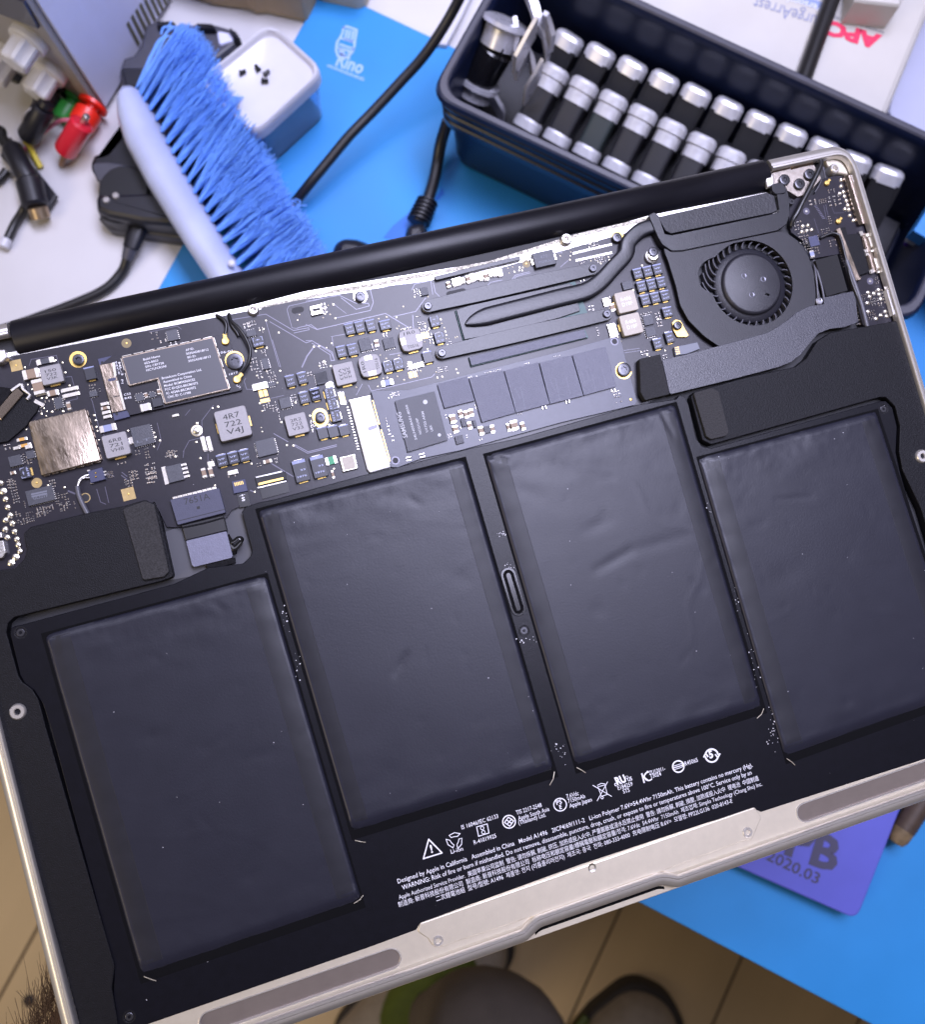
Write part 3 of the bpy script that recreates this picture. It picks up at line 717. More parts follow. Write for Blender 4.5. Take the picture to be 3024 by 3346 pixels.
# --- wide parts, left part of the board
pad(FA, 160, 590, 1.7, True); pad(FA, 365, 1755, 1.55); pad(FA, 1255, 370, 1.5, mat=M('ringed_pad', (0.22, 0.17, 0.08), 0.5)); pad(FU, 1700, 665, 1.9, True)
mlcc(FA, 445, 545, 150, 55, 0.7, body=chip_mat, name='resistor')
inductor(FA, 510, 678, 205, 185, ('150', '722', 'V3K'), 2.2)
mlcc(FA, 305, 672, 150, 95, 1.6); mlcc(FA, 375, 800, 105, 150, 1.6, vert=True); mlcc(FA, 520, 862, 95, 55, 1.0)
mlcc(FA, 690, 825, 150, 40, 0.4, body=solder); mlcc(FA, 705, 880, 150, 40, 0.4, body=solder)
mlcc(FA, 385, 962, 90, 40, 0.5, rot=-0.75, body=solder)
chip(FA, 580, 965, 80, 110, 0.8); mlcc(FA, 680, 990, 40, 80, 0.6, vert=True)
ringscrew(FA, 775, 530, 1.75, 2.6, -2.7)
tant(FA, 893, 665, 105, 130, 1.6, mark=(' ', ' '))
chip(FA, 925, 870, 75, 60, 0.7, sides='tb')
for i, (x, y) in enumerate(((1035, 970), (1040, 1012), (1050, 1055), (1062, 1097))): mlcc(FA, x, y, 70, 34, 0.8, body=ceramic_brown if i == 1 else solder)
mlcc(FA, 1068, 1210, 140, 70, 0.9, body=tant_stripe)
inductor(FA, 1152, 1378, 238, 230, ('6R8', '721', 'VH8'), 2.6)
chip(FA, 1413, 1285, 195, 195, 0.9, mark=(' ', ' ', 'LT'), sides='rb'); mlcc(FA, 1298, 1335, 45, 62, 0.7, vert=True, body=solder)
chip(FA, 150, 1535, 120, 105, 1.0, sides='rb'); chip(FA, 300, 1475, 75, 75, 0.8, sides='rb')
tant(FA, 250, 1650, 125, 95, 1.5, ('38', 'FP'), True, PI/2)
mlcc(FA, 215, 1322, 90, 34, 0.5, body=orange_cap); mlcc(FA, 240, 1382, 110, 34, 0.5, body=orange_cap)
mlcc(FU, 165, 385, 60, 45, 0.6); mlcc(FU, 370, 40, 80, 50, 0.6, body=solder); mlcc(FU, 215, 55, 80, 40, 0.5, body=solder)
chip(FU, 530, 685, 340, 200, 1.0, mark=None, sides='rb')
b = lmb(); c0, c1 = FU(440, 780), FU(625, 735)
for (p0, p1, t) in (((440, 742), (632, 700), 'GL3219'),): lt(t, FU(*p0), FU(*p1), 12, 0.01, b, ZP + 1.02)
b.prism(LPS(pts(FU, 410, 660, 620, 615, 625, 635, 415, 682), ZP+1.02), ZP + 1.0, ZP + 1.012, 0); b.prism(LPS(pts(FU, 415, 690, 620, 645, 625, 668, 420, 712), ZP+1.02), ZP + 1.0, ZP + 1.012, 0)
b.build('chip_marking', print_grey, board, smooth=0)
chip(FA, 1735, 1658, 150, 165, 1.0, sides='')
for k in range(4): mlcc(FT, 155 + 12*k, 228 + 42*k, 70, 26, 0.35, body=solder)
b = lmb(); b.prism(LPS(pts(FA, 1600, 1600, 1640, 1590, 1680, 1760, 1640, 1775), ZP+0.3), ZP, ZP + 0.3); b.build('drain_tab', solder, board)
# shield can
sh = pts(FA, 280, 1152, 850, 1020, 1003, 1532, 412, 1682)
b = lmb(); q = ccw(LPS(sh, ZP + 2.0)); b.prism(rounded(q, 0.5, 3), ZP, ZP + 2.0, 0.22)
cn = Vector((sum(a[0] for a in q)/4, sum(a[1] for a in q)/4))
for i in range(4):
    a, d = Vector(q[i]), Vector(q[(i+1) % 4]); e = (d-a); nrm = Vector((e.y, -e.x)).normalized()
    for k in range(7):
        c = a + e*((k + 0.5)/7) + nrm*0.12
        b.box(c.x, c.y, ZP, e.length/7*0.72, 0.24, ZP + 1.1, 0.04, rot=math.atan2(e.y, e.x))
b.build('shield_can', tin, board, smooth=30)
# navy socket with two wires
b = lmb(); q = LPS(pts(FU, 1160, 365, 1350, 310, 1395, 470, 1200, 520), ZP + 1.3); b.prism(q, ZP, ZP + 1.3, 0.12)
c = L(FU(1265, 385), ZP + 1.5); b.lathe([(0.3, ZP+1.25), (0.25, ZP+1.6), (0.1, ZP+1.7)], 8, 1, Matrix.Translation((c[0]*MM, c[1]*MM, 0)))
c = L(FU(1268, 435), ZP + 1.5); b.lathe([(0.3, ZP+1.25), (0.25, ZP+1.6), (0.1, ZP+1.7)], 8, 1, Matrix.Translation((c[0]*MM, c[1]*MM, 0)))
for (x, y) in ((1170, 355), (1215, 500), (1385, 370), (1390, 410), (1215, 520)):
    c = L(FU(x, y), ZP+0.6); b.box(c[0], c[1], ZP, 0.8, 0.5, ZP + 0.6, 0.05, 2)
b.build('wire_socket', [navy_plastic, gold, solder], board)
def curve(pl, n=8):                                     # Catmull-Rom through 3-D points
    pl = [Vector(q) for q in pl]; out = []
    for i in range(len(pl) - 1):
        p0, p1, p2, p3 = pl[max(i-1, 0)], pl[i], pl[i+1], pl[min(i+2, len(pl)-1)]
        for k in range(n):
            t = k/n
            out.append(0.5*((2*p1) + (p2-p0)*t + (2*p0-5*p1+4*p2-p3)*t*t + (3*p1-p0-3*p2+p3)*t**3))
    out.append(pl[-1]); return out
def wire(name, F, xyz, r, mat, parent=None, flat=1.0, n=8):
    q = [Vector((*L(F(x, y), z), z)) for x, y, z in xyz]
    return lmb().tube(curve(q), r, n, flat=flat).build(name, mat, parent or lap, smooth=60)
wire('power_wire', FU, ((1180, 410, -3.0), (1110, 430, -2.6), (1050, 480, -2.3), (1025, 560, -2.2)), 0.28, steel, board)
wire('power_wire', FU, ((1190, 450, -3.0), (1110, 455, -2.9), (1060, 490, -2.4), (1030, 570, -2.2)), 0.28, steel, board)
wire('power_cable', FU, ((1022, 560, -2.4), (1045, 680, -2.4), (1090, 790, -2.3), (1160, 925, -2.2)), 0.78, wire_grey, board)
c = L(FU(1130, 715), ZP); b = lmb(); b.rings([[(x, y, ZP+0.02) for x, y in circ(c[0], c[1], 1.5, 24)], [(x, y, ZP+0.02) for x, y in circ(c[0], c[1], 1.2, 24)]]); b.build('mounting_pad', dull_gold, board, smooth=0)
lmb().prism(circ(c[0], c[1], 1.2, 24), ZP - 0.5, ZP + 0.012).build('board_hole', inner_black, board, smooth=0)
# headphone and card edge connector pins on the left
for (x, y) in ((5, 515), (68, 730), (98, 838), (132, 945), (68, 1008), (160, 1052), (62, 1132), (190, 1160), (92, 1240), (222, 1262), (238, 1338), (262, 1420)):
    put('solder_joint', [solder], FU, x, y, 0.5, lambda b: b.lathe([(1.0, 0.0), (0.92, 0.22), (0.6, 0.45), (0.25, 0.5)], 14), 'sj1')
for (x, y) in ((205, 1500), (145, 1575), (38, 625)):
    put('solder_joint', [solder], FU, x, y, 0.5, lambda b: b.lathe([(1.1, 0.0), (1.0, 0.25), (0.5, 0.45), (0.2, 0.5)], 12), 'sj2')
lmb().prism(rounded(LPS(pts(FU, -120, 1290, 40, 1275, 75, 1440, 30, 1510, -120, 1540), -2), 0.6), ZP, -2.2, 0.2).build('port_shell', steel, board)
lmb().prism(rounded(LPS(pts(FU, -60, 1180, 10, 1165, 20, 1240, -60, 1260), -2), 0.3), ZP, -2.4, 0.2).build('port_shell', steel, board)
# display cable on the left
lb('display_cable', pts(FA, -120, 990, 0, 1140, 190, 880, 250, 905, 385, 985, 355, 1060, 290, 1135, 270, 1180, 75, 1345, 0, 1355, -120, 1420), ZP, -2.9, black_plastic, lap, bev=0.1, r=0.5)
lb('cable_tail', pts(FA, -120, 780, 0, 800, 130, 820, 20, 990, -120, 1090), ZP, -2.6, foam, lap, bev=0.1, r=0.5)
q = LPS(pts(FA, -60, 1065, 165, 800, 235, 870, 10, 1130), -1.9)
lmb().prism(q, -2.9, -1.9, 0.15).build('cable_plug', brown_shell, lap)
lb('plug_latch', pts(FA, 100, 830, 190, 765, 225, 770, 240, 820, 310, 880, 275, 935, 255, 915, 285, 880, 215, 830, 200, 790, 120, 850), -2.9, -1.6, steel, lap, bev=0.1)
for k in range(9):
    c = L(FA(45 + 18*k, 1085 - 23*k), -2.4); lmb().box(c[0], c[1], -2.9, 0.3, 0.6, -2.3, 0.03, rot=-0.85).build('plug_pin', solder, lap)

# --- wireless card
card = lb('wireless_card', pts(FA, 985, 590, 1110, 495, 1190, 500) + pts(FB, 600, 605, 748, 588, 800, 800, 890, 1120, 880, 1140) + pts(FA, 1290, 1085), -3.1, -2.75, pcb, lap, bev=0.05, r=0.4)
canp = [(395, 1167), (697, 1100), (752, 1272)] + pts(FB, 118, 1278, 45, 1030) + pts(FA, 1560, 728, 1282, 795)
can = lb('card_shield', canp, -2.75, -1.75, tin, card, bev=0.14, r=0.25, n=3)
cb = lmb(); cb.prism(inset(ccw(LPS(canp, -1.7)), 0.42), -1.76, -1.71); cb.build('card_label', M('card_sticker', (0.050, 0.051, 0.064), 0.42, spec=0.6), card, smooth=0)
b = lmb(); q = ccw(LPS(canp, -2.3))
for i in range(len(q)):
    a, d = Vector(q[i]), Vector(q[(i+1) % len(q)]); e = d-a
    if e.length < 3: continue
    nrm = Vector((e.y, -e.x)).normalized(); k = max(2, int(e.length/3.2))
    for j in range(k):
        c = a + e*((j + 0.5)/k) + nrm*0.1; b.box(c.x, c.y, -2.75, e.length/k*0.8, 0.2, -2.15, 0.03, rot=math.atan2(e.y, e.x))
b.build('shield_skirt', solder, card)
b = lmb(); zc = -1.69
def cl(F, s, x0, y0, x1, y1, h): lt(s, F(x0, y0), F(x1, y1), h, 0.008, b, zc)
for s, a in (('Build Name', (1425, 543, 1590, 505)), ('653-0023', (1435, 580, 1572, 550)), ('S/N: C8Y728', (1445, 615, 1628, 575)), ('10CTLFCR3AE', (1455, 650, 1655, 605))): cl(FA, s, *a, 7.5)
for s, a in (('AP ID:', (327, 752, 408, 735)), ('3035ADB18F12', (330, 790, 553, 745)), ('BD ID:', (345, 825, 430, 808)), ('3035ADB18F13', (352, 862, 575, 815))): cl(FB, s, *a, 7.5)
for s, a in (('Broadcom Corporation Ltd.', (90, 1032, 485, 945)), ('Assembled in China', (103, 1070, 388, 1008)), ('Model: BCM94360CS2', (113, 1108, 420, 1042)), ('FCC ID:QDS-BRCM1072', (122, 1145, 448, 1078)), ('IC: 4324A-BRCM1072', (135, 1183, 428, 1122)), ('CNC ID: C-11988', (147, 1220, 378, 1172))): cl(FB, s, *a, 8)
b.build('card_lettering', print_white, card, smooth=0)
b = lmb(); zc = -2.73
for s, a in (('P1', (1200, 730, 1205, 770)), ('C52', (1232, 892, 1300, 878)), ('R42', (1240, 928, 1308, 912))): cl(FA, s, *a, 7)
cl(FB, '06-01', 672, 778, 790, 758, 7.5); cl(FB, '1817', 758, 992, 845, 970, 6); cl(FB, 'U1', 825, 1095, 860, 1120, 7)
cl(FA, 'ML-3', 1172, 560, 1205, 690, 7); cl(FA, '94V-0', 1140, 550, 1175, 680, 6); b.build('silkscreen_print', print_white, card, smooth=0, kind='stuff')
# card socket
lb('card_socket', pts(FA, 968, 525, 1108, 493, 1288, 1098, 1135, 1138), ZP, -2.9, navy_plastic, board, bev=0.1)
lb('socket_cover', pts(FA, 985, 585, 1118, 560, 1255, 1030, 1112, 1062), -3.0, -2.35, steel if False else tin, board, bev=0.12)
lb('socket_edge', pts(FA, 1112, 562, 1140, 556, 1155, 690, 1135, 715), -2.9, -2.25, solder, board, bev=0.05); lb('socket_edge', pts(FA, 1150, 745, 1172, 740, 1250, 1025, 1228, 1032), -2.9, -2.25, solder, board, bev=0.05)
lb('socket_slot', pts(FA, 1068, 725, 1145, 708, 1152, 735, 1078, 752), -2.4, -2.3, navy_plastic, board, r=0.5)
lb('socket_slot', pts(FA, 1120, 900, 1205, 882, 1207, 890, 1122, 908), -2.4, -2.32, inner_black, board)
for x, y in ((1015, 562), (1158, 1072)): 
    c = L(FA(x, y), -2.88); lmb().prism(circ(c[0], c[1], 0.45, 12), -3, -2.88).build('locating_hole', inner_black, board, smooth=0)
ringscrew(FB, 812, 850, 2.7, 2.95, -1.9, mat=gold, parent=card, ring_top=-2.72)
for x, y, a in ((720, 650, 0.0), (835, 1030, -0.8)):
    c = L(FB(x, y), -1.9); m = Matrix.Translation((c[0]*MM, c[1]*MM, 0)) @ Matrix.Rotation(a - 0.15, 4, 'Z')
    b = lmb(); b.lathe([(1.25, -2.75), (1.25, -1.95), (1.0, -1.8), (0.3, -1.85)], 16, 0, m); b.box(0, 1.7, -2.6, 1.1, 1.6, -1.85, 0.1, 0, m)
    for k in range(3): b.box(0, 0.9 + 0.6*k, -1.9, 1.4, 0.22, -1.7, 0.04, 0, m)
    b.build('antenna_plug', gold, card)
wire('antenna_cable', FB, ((628, 395, -3.4), (690, 430, -2.6), (728, 490, -2.2), (716, 590, -2.1)), 0.55, wire_black, card)
wire('antenna_cable', FB, ((755, 380, -3.4), (775, 450, -2.4), (850, 520, -1.4), (920, 620, -1.0), (965, 740, -0.9), (945, 870, -1.2), (885, 965, -1.9)), 0.5, wire_black, card)
wire('antenna_cable', FB, ((750, 385, -3.4), (775, 480, -3.0), (830, 560, -2.9), (850, 600, -2.9)), 0.5, wire_black, card)
chip(FA, 1385, 905, 75, 75, 0.6, parent=card, zb=-2.75); chip(FA, 1510, 880, 60, 55, 0.6, parent=card, zb=-2.75)
mlcc(FA, 1442, 1003, 90, 78, 0.9, parent=card, zb=-2.75, body=white_plastic); chip(FA, 1560, 955, 95, 80, 1.1, pins=False, parent=card, zb=-2.75, mat=tant_mat)
mlcc(FA, 1450, 885, 30, 50, 0.5, vert=True, parent=card, zb=-2.75); mlcc(FA, 1575, 850, 30, 50, 0.5, vert=True, parent=card, zb=-2.75)

# --- middle of the board
inductor(FB, 795, 1468, 312, 305, ('4R7', '722', 'V4J'), 3.0, tabs='tlr', th=0.74)
inductor(FB, 1428, 1475, 210, 205, ('2R2', '722', 'V33'), 2.4)
inductor(FC, 385, 1125, 205, 215, ('2R2', '722', 'V33'), 2.4, trot=-PI/2)
inductor(FC, 1045, 790, 220, 215, ('1R0', ' ', ' ', 'T0516'), 2.4, tabs='LRb', octo=True, th=0.85)
inductor(FC, 640, 1045, 215, 215, ('1R0', ' ', ' ', 'T0516'), 2.4, tabs='TBb', octo=True, trot=PI/2, th=0.85)
c = L(FB(435, 1540), ZP); lmb().lathe([(1.7, ZP+0.02), (1.15, ZP+0.1), (0.95, ZP+0.5), (0.5, ZP+0.7)], 18).build('test_pad', solder, board, (c[0]*MM, c[1]*MM, 0))
b = lmb(); b.rings([[(x, y, ZP+0.015) for x, y in circ(c[0], c[1], 1.8, 24)], [(x, y, ZP+0.015) for x, y in circ(c[0], c[1], 1.5, 24)]]); b.build('pad_ring', dull_gold, board, smooth=0)
for x in (505, 560): mlcc(FB, x, 1670, 42, 130, 0.7, vert=True, body=solder)
tant(FB, 1045, 655, 115, 100, 1.5, ('U8', 'EP'), True)
chip(FB, 975, 570, 95, 70, 0.8, sides='tb'); chip(FB, 1117, 875, 70, 110, 0.8, sides='lr'); chip(FB, 1180, 1080, 70, 45, 0.6, sides='tb')
mlcc(FB, 1063, 1098, 130, 68, 0.9, body=solder)
for x, y in ((1072, 1175), (1118, 1165)): 
    b = lmb(); c = L(FB(x, y), ZP); b.box(c[0], c[1], ZP-0.1, 1.2, 2.2, ZP+0.03); b.box(c[0], c[1]-2.4, ZP-0.1, 1.5, 1.2, ZP+0.03); b.build('test_pad', gold, board, smooth=0)
for x, y in ((1365, 1045), (1482, 1015), (1500, 1210), (1615, 1180)): tant(FB, x, y, 95, 118, 1.5)
for x, y in ((1750, 1170), (1780, 1280)): pass
chip(FB, 1670, 1010, 115, 120, 1.0, sides='b'); chip(FB, 1315, 1262, 110, 105, 1.0, sides='rb'); chip(FB, 1125, 1705, 195, 165, 1.0, sides='lr')
mlcc(FB, 1755, 1090, 55, 75, 0.8, vert=True)
ringscrew(FB, 1662, 1412, 1.65, 2.5, -2.7, oval=0.6)
for x, y in ((1685, 1560), (1790, 1545)): tant(FB, x, y, 100, 115, 1.5, (' ', ' '))
tant(FC, 380, 1685, 98, 105, 1.5, (' ', ' '))
for x, y in ((582, 158), (705, 130), (825, 103)): tant(FT, x, y + 20, 112, 130, 1.5)
lb('small_socket', pts(FB, 1555, 310, 1660, 285, 1685, 375, 1575, 400), ZP, ZP+1.0, solder, board, bev=0.1); lb('socket_slot', pts(FB, 1580, 335, 1655, 317, 1662, 345, 1588, 362), ZP+0.9, ZP+1.03, inner_black, board)
c = L(FB(1437, 345), ZP); q = pill(-2.0, 2.0, 0, 1.0); b = lmb(); b.prism([(c[0]+x, c[1]+y) for x, y in q], ZP-0.3, ZP+0.012); b.build('board_hole', inner_black, board, smooth=0)
c = L(FA(1740, 1090), ZP); b = lmb(); b.prism([(c[0]+x, c[1]+y) for x, y in pill(-2.0, 2.0, 0, 1.05)], ZP-0.3, ZP+0.012); b.build('board_hole', inner_black, board, smooth=0)
mlcc(FA, 1740, 1085, 55, 26, 0.5, body=solder)
chip(FA, 1712, 290, 105, 105, 0.8, sides='lr')
for x, y in ((435, 680), (535, 660), (645, 645)): tant(FC, x, y, 92, 118, 1.5)
tant(FC, 788, 640, 108, 100, 1.5, ('EP', '33')); tant(FC, 352, 905, 95, 118, 1.5); tant(FC, 464, 885, 95, 118, 1.5)
chip(FC, 588, 838, 115, 120, 1.0, sides='b'); chip(FC, 825, 825, 110, 105, 1.0, sides='b'); chip(FC, 155, 1170, 115, 120, 1.0, sides='l')
for x, y in ((818, 1055), (920, 1030), (1280, 605), (1328, 770)): tant(FC, x, y, 98, 110, 1.5, ('A', 'V'), True)
for x, y in ((235, 1320), (265, 1430), (297, 1545)): tant(FC, x, y, 115, 95, 1.5, ('01', '33'), True, -PI/2)
tant(FC, 95, 1325, 98, 118, 1.5)
tant(FC, 1212, 960, 95, 115, 1.5, (' ', ' ')); mlcc(FC, 702, 822, 40, 62, 0.8, vert=True); mlcc(FC, 1037, 1040, 45, 68, 0.8, vert=True, body=solder); mlcc(FC, 1122, 1040, 90, 48, 0.8, body=solder)
mlcc(FC, 810, 1215, 105, 60, 0.8, body=tant_stripe); mlcc(FC, 236, 1245, 70, 55, 0.8, body=solder)
for x, y in ((1165, 750), (1205, 745), (1040, 1140), (1085, 1130)):
    b = lmb(); c = L(FC(x, y), ZP); b.box(c[0], c[1], ZP-0.1, 1.15, 2.0, ZP+0.03); b.build('test_pad', gold, board, smooth=0)
for x in (345, 375): mlcc(FC, x, 1370, 28, 110, 0.4, vert=True, body=gold)
ringscrew(FC, 540, 360, 1.8, 2.35, -2.6, mat=solder)
chip(FC, 1175, 310, 70, 80, 0.9, sides='l')
# lower middle
for x, y in ((1435, 290), (1630, 245)): tant(FT, x, y, 148, 240, 1.7, plus=True, big=True)
mlcc(FT, 1765, 180, 105, 90, 0.8, name='fuse', body=M('green_fuse', (0.02, 0.28, 0.12), 0.4)); mlcc(FT, 1783, 330, 30, 80, 0.6, vert=True)
lb('crystal', pts(FG, 625, 190, 730, 165, 752, 265, 650, 290), ZP, ZP+0.9, white_plastic if False else steel, board, bev=0.2, r=0.3)
lb('crystal_lid', pts(FG, 640, 195, 718, 177, 735, 260, 660, 278), ZP+0.85, ZP+1.0, ferrite_warm, board, bev=0.1, r=0.3)
q = pts(FT, 940, 370, 1270, 300, 1280, 385, 965, 465)
lb('flex_socket', q, ZP, ZP+1.1, inner_black, board, bev=0.12); lb('socket_pins', pts(FT, 975, 425, 1245, 362, 1248, 385, 980, 450), ZP+1.0, ZP+1.16, gold, board); lb('socket_edge', pts(FT, 950, 358, 1230, 293, 1232, 306, 952, 372), ZP, ZP+0.6, steel, board); lb('socket_edge', pts(FT, 965, 470, 1275, 398, 1278, 410, 970, 484), ZP, ZP+0.8, steel, board)
lb('flex_cable', pts(FT, 985, 480, 1290, 408, 1310, 520, 1020, 600), -5, ZP+0.35, wire_black, lap)
lb('flex_socket', pts(FT, 685, 410, 830, 380, 862, 510, 710, 540), ZP, ZP+1.0, navy_plastic, board, bev=0.1)
for k in range(6): c = L(FT(722 + 17*k, 440 - 4*k), ZP+1.05); lmb().box(c[0], c[1], ZP+0.9, 0.25, 1.1, ZP+1.06).build('socket_pin', gold, board)
lb('flex_cable', pts(FT, 740, 545, 855, 520, 890, 670, 775, 690), -5, ZP+0.4, wire_black, lap)
b = lmb(); lt('S', FT(798, 622), FT(835, 615), 13, 0.03, b, ZP + 0.43); lt('+', FT(775, 580), FT(835, 560), 8, 0.01, b, ZP + 0.43); b.build('cable_marking', print_white, lap, smooth=0)
for x, y in ((385, 315), (460, 305)): mlcc(FT, x, y, 50, 95, 0.9, vert=True)
mlcc(FT, 697, 308, 95, 50, 0.8, body=solder); mlcc(FT, 1075, 190, 80, 42, 0.7); mlcc(FT, 462, 220, 60, 60, 0.5, body=solder)
# battery plug
plug = lb('battery_plug', pts(FT, 18, 605, 550, 478, 622, 745, 100, 880), ZP, ZP+2.4, M('plug_housing', (0.055, 0.058, 0.10), 0.55, var=0.06, vscale=900, bump=0.15, bscale=3000), lap, bev=0.15, r=0.4, n=3)
b = lmb(); lt('7651A', FT(180, 662), FT(455, 598), 22, 0.0, b, ZP+2.42); b.build('plug_marking', print_black, plug, smooth=0)
lb('plug_seam', pts(FT, 85, 838, 615, 705, 617, 712, 87, 846), ZP+2.3, ZP+2.42, inner_black, plug); lb('plug_window', pts(FT, 305, 682, 340, 674, 346, 702, 312, 710), ZP+2.3, ZP+2.42, inner_black, plug)
for k in range(9): mlcc(FT, 70 + 53*k, 588 - 13.2*k, 44, 36, 0.6, body=solder, name='plug_pin')
lb('plug_tail', pts(FT, 140, 880, 600, 770, 640, 940, 185, 1050), -5, ZP+1.6, wire_black, lap, bev=0.3)
for k in range(1): wire('tail_fold', FT, ((150 + 8*k, 910 + 42*k, ZP+1.6), (380, 860 + 42*k + 14*(k % 2), ZP+1.75), (605 + 8*k, 800 + 42*k, ZP+1.6)), 0.30, foam, plug, 0.35)
lb('stiffener_plate', pts(FT, 190, 1050, 630, 945, 698, 1210, 690, 1235, 280, 1335, 255, 1315), -5, -1.9, M('plated_stiffener', (0.15, 0.153, 0.21), 0.45, 0.3, var=0.06, vscale=900, bump=0.2, bscale=3000), lap, bev=0.12, r=0.5)
lb('stiffener_foam', pts(FT, 410, 1310, 720, 1230, 725, 1290, 430, 1370), -5, -2.4, foam, lap, bev=0.1)
lb('exposed_back_sheet', pts(FF, 1040, 500, 1610, 300, 1680, 700, 1130, 800), -5.2, -4.86, M('grey_back_sheet', (0.07, 0.07, 0.08), 0.6), lap)
wire('bent_film', FT, ((640, 990, -3), (690, 1060, -1.9), (760, 1020, -1.7), (800, 1040, -1.9), (740, 1110, -2.2), (720, 1190, -2.8)), 0.7, M('glossy_black_film', (0.008, 0.008, 0.009), 0.12), lap, 0.25)
for y_, x_ in ((1010, 690),): wire('bent_film', FT, ((660, 1080, -2.6), (720, 1130, -2.0), (790, 1060, -2.0)), 0.8, MATS['glossy_black_film'], lap, 0.2)

# ================================================================== STORAGE MODULE
ZS = -2.95
ssd_poly = pts(FV, -420, 440, -330, 180) ; 
ssd_poly = pts(FC, 660, 1300) + pts(FV, -120, 335, 120, 262, 600, 140, 1210, -10) + pts(FD, 1270, 1050, 1372, 1058, 1385, 1100) + pts(FD, 1420, 1210, 1515, 1590, 1495, 1620) + pts(FV, 1540, 515, 1180, 600, 530, 780, 330, 835, 0, 905) + [(1296, 1527), (1276, 1524), (1255, 1430)] + pts(FC, 735, 1630, 790, 1660, 735, 1635)
ssd_poly = pts(FC, 655, 1330, 640, 1300) + pts(FV, -120, 325, 120, 262, 600, 140, 1210, -10) + pts(FD, 1290, 1052, 1372, 1055, 1390, 1110, 1415, 1215, 1515, 1590, 1495, 1622) + pts(FV, 1540, 515, 1180, 600, 530, 780, 330, 835, 0, 905) + [(1300, 1527), (1278, 1526)]
ssd = lb('storage_module', ssd_poly, ZS - 0.75, ZS, ssd_mask, lap, bev=0.04, r=0.4)
def sq(name, F, xy, H, mat, r=0.15, parent=None, bev=0.05):
    return lb(name, pts(F, *xy), ZS, ZS + H, mat, parent or ssd, bev=bev, r=r, n=2)
sq('controller_chip', FV, (-232, 418, 105, 335, 217, 750, -122, 852), 0.95, chip_mat)
sq('cache_chip', FV, (130, 275, 385, 208, 447, 415, 190, 478), 0.95, nand_mat)
NV = [(400, 225, 690, 158, 795, 518, 510, 598), (700, 160, 985, 90, 1085, 443, 800, 518), (1000, 92, 1270, 28, 1372, 372, 1090, 443), (1280, 28, 1560, -45, 1650, 295, 1378, 370)]
for xy in NV: sq('memory_chip', FV, xy, 0.95, nand_mat, 0.1)
b = lmb(); zz_ = ZS + 0.965
def sl(s, x0, y0, x1, y1, h, F=FC): lt(s, F(x0, y0), F(x1, y1), h, 0.01, b, zz_)
sl('SAMSUNG', 1010, 1758, 940, 1505, 15); sl('S4LN058A01-8030', 1105, 1780, 1008, 1435, 8); sl('NCG1U0P', 1150, 1725, 1110, 1565, 8); sl('U1725 ARM', 1213, 1705, 1168, 1500, 8); sl('UBX', 1265, 1695, 1245, 1635, 8)
for (x, y, r) in ((1185, 1408, 0.75), (1325, 1735, 0.55)):
    c = L(FC(x, y), zz_); b.prism(circ(c[0], c[1], r, 16), zz_ - 0.02, zz_)
b.build('controller_lettering', M('controller_print', (0.52, 0.53, 0.57), 0.6), ssd, smooth=0)
b = lmb()
for (o, a) in (((1290, 340), 1), ((985, 415), 1), ((690, 490), 0.5)):
    for k, (s, dx, l) in enumerate((('SEC 549 HSEY', 285, 165), ('K9UGB8S1E', 195, 190), ('DCK0', 150, 90), ('NEC722', 110, 120))):
        x0, y0 = o[0] + dx - 20, o[1] - dx*0.24 - 130
        if a < 1 and k in (0,): continue
        sl(s, x0 + 20, y0 + l - 20, x0 - 22, y0 - 20, 6, FV)
b.build('memory_lettering', M('faint_print', (0.17, 0.175, 0.22), 0.6), ssd, smooth=0)
for x, y, w_, h_, H in ((262, 568, 50, 70, 1.1), (328, 525, 38, 58, 0.8), (375, 530, 38, 55, 0.8), (417, 515, 40, 55, 0.8), (285, 655, 45, 55, 0.9), (405, 625, 35, 55, 0.8), (503, 668, 40, 65, 0.9), (785, 622, 60, 78, 1.2), (858, 630, 35, 62, 0.8), (600, 655, 35, 60, 0.7), (735, 640, 25, 60, 0.6)):
    mlcc(FV, x, y, w_, h_, H, vert=True, parent=ssd, zb=ZS)
for x, y, w_, h_ in ((355, 600, 40, 70), (448, 610, 28, 60), (555, 660, 55, 55), (318, 745, 70, 65)): chip(FV, x, y, w_, h_, 0.8, pins=False, parent=ssd, zb=ZS)
for x, y in ((1040, 473), (1240, 423), (1628, 325), (1085, 200), (1175, 178)): 
    s_ = FV if x not in (1085, 1175) else FG
    mlcc(s_, x, y, 36, 24, 0.5, parent=ssd, zb=ZS, body=chip_mat, vert=(s_ is FG))
for F, x, y in ((FD, 1325, 1083), (FG, 998, 212)):
    c = L(F(x, y), ZS); lmb().prism(circ(c[0], c[1], 0.95, 20), ZS-0.3, ZS+0.012).build('board_hole', inner_black, ssd, smooth=0)
    b = lmb(); b.rings([[(a, e, ZS+0.01) for a, e in circ(c[0], c[1], 1.35, 20)], [(a, e, ZS+0.013) for a, e in circ(c[0], c[1], 0.95, 20)]]); b.build('hole_ring', pcb_line, ssd, smooth=0)
c = L(FV(1715, 160), ZS); b = lmb()
o = [(c[0] + 2.9*math.cos(a), c[1] + 2.9*math.sin(a)) for a in [1.3 + 4.6*k/24 for k in range(25)]]; i_ = [(c[0] + 2.2*math.cos(a), c[1] + 2.2*math.sin(a)) for a in [1.3 + 4.6*k/24 for k in range(25)]]
b.rings([[(x, y, ZS+0.02) for x, y in o], [(x, y, ZS+0.022) for x, y in i_]], closed=False); b.build('mounting_pad', gold, ssd, smooth=0)
screw(FV(1722, 148), -1.7, 2.35, parent=ssd)
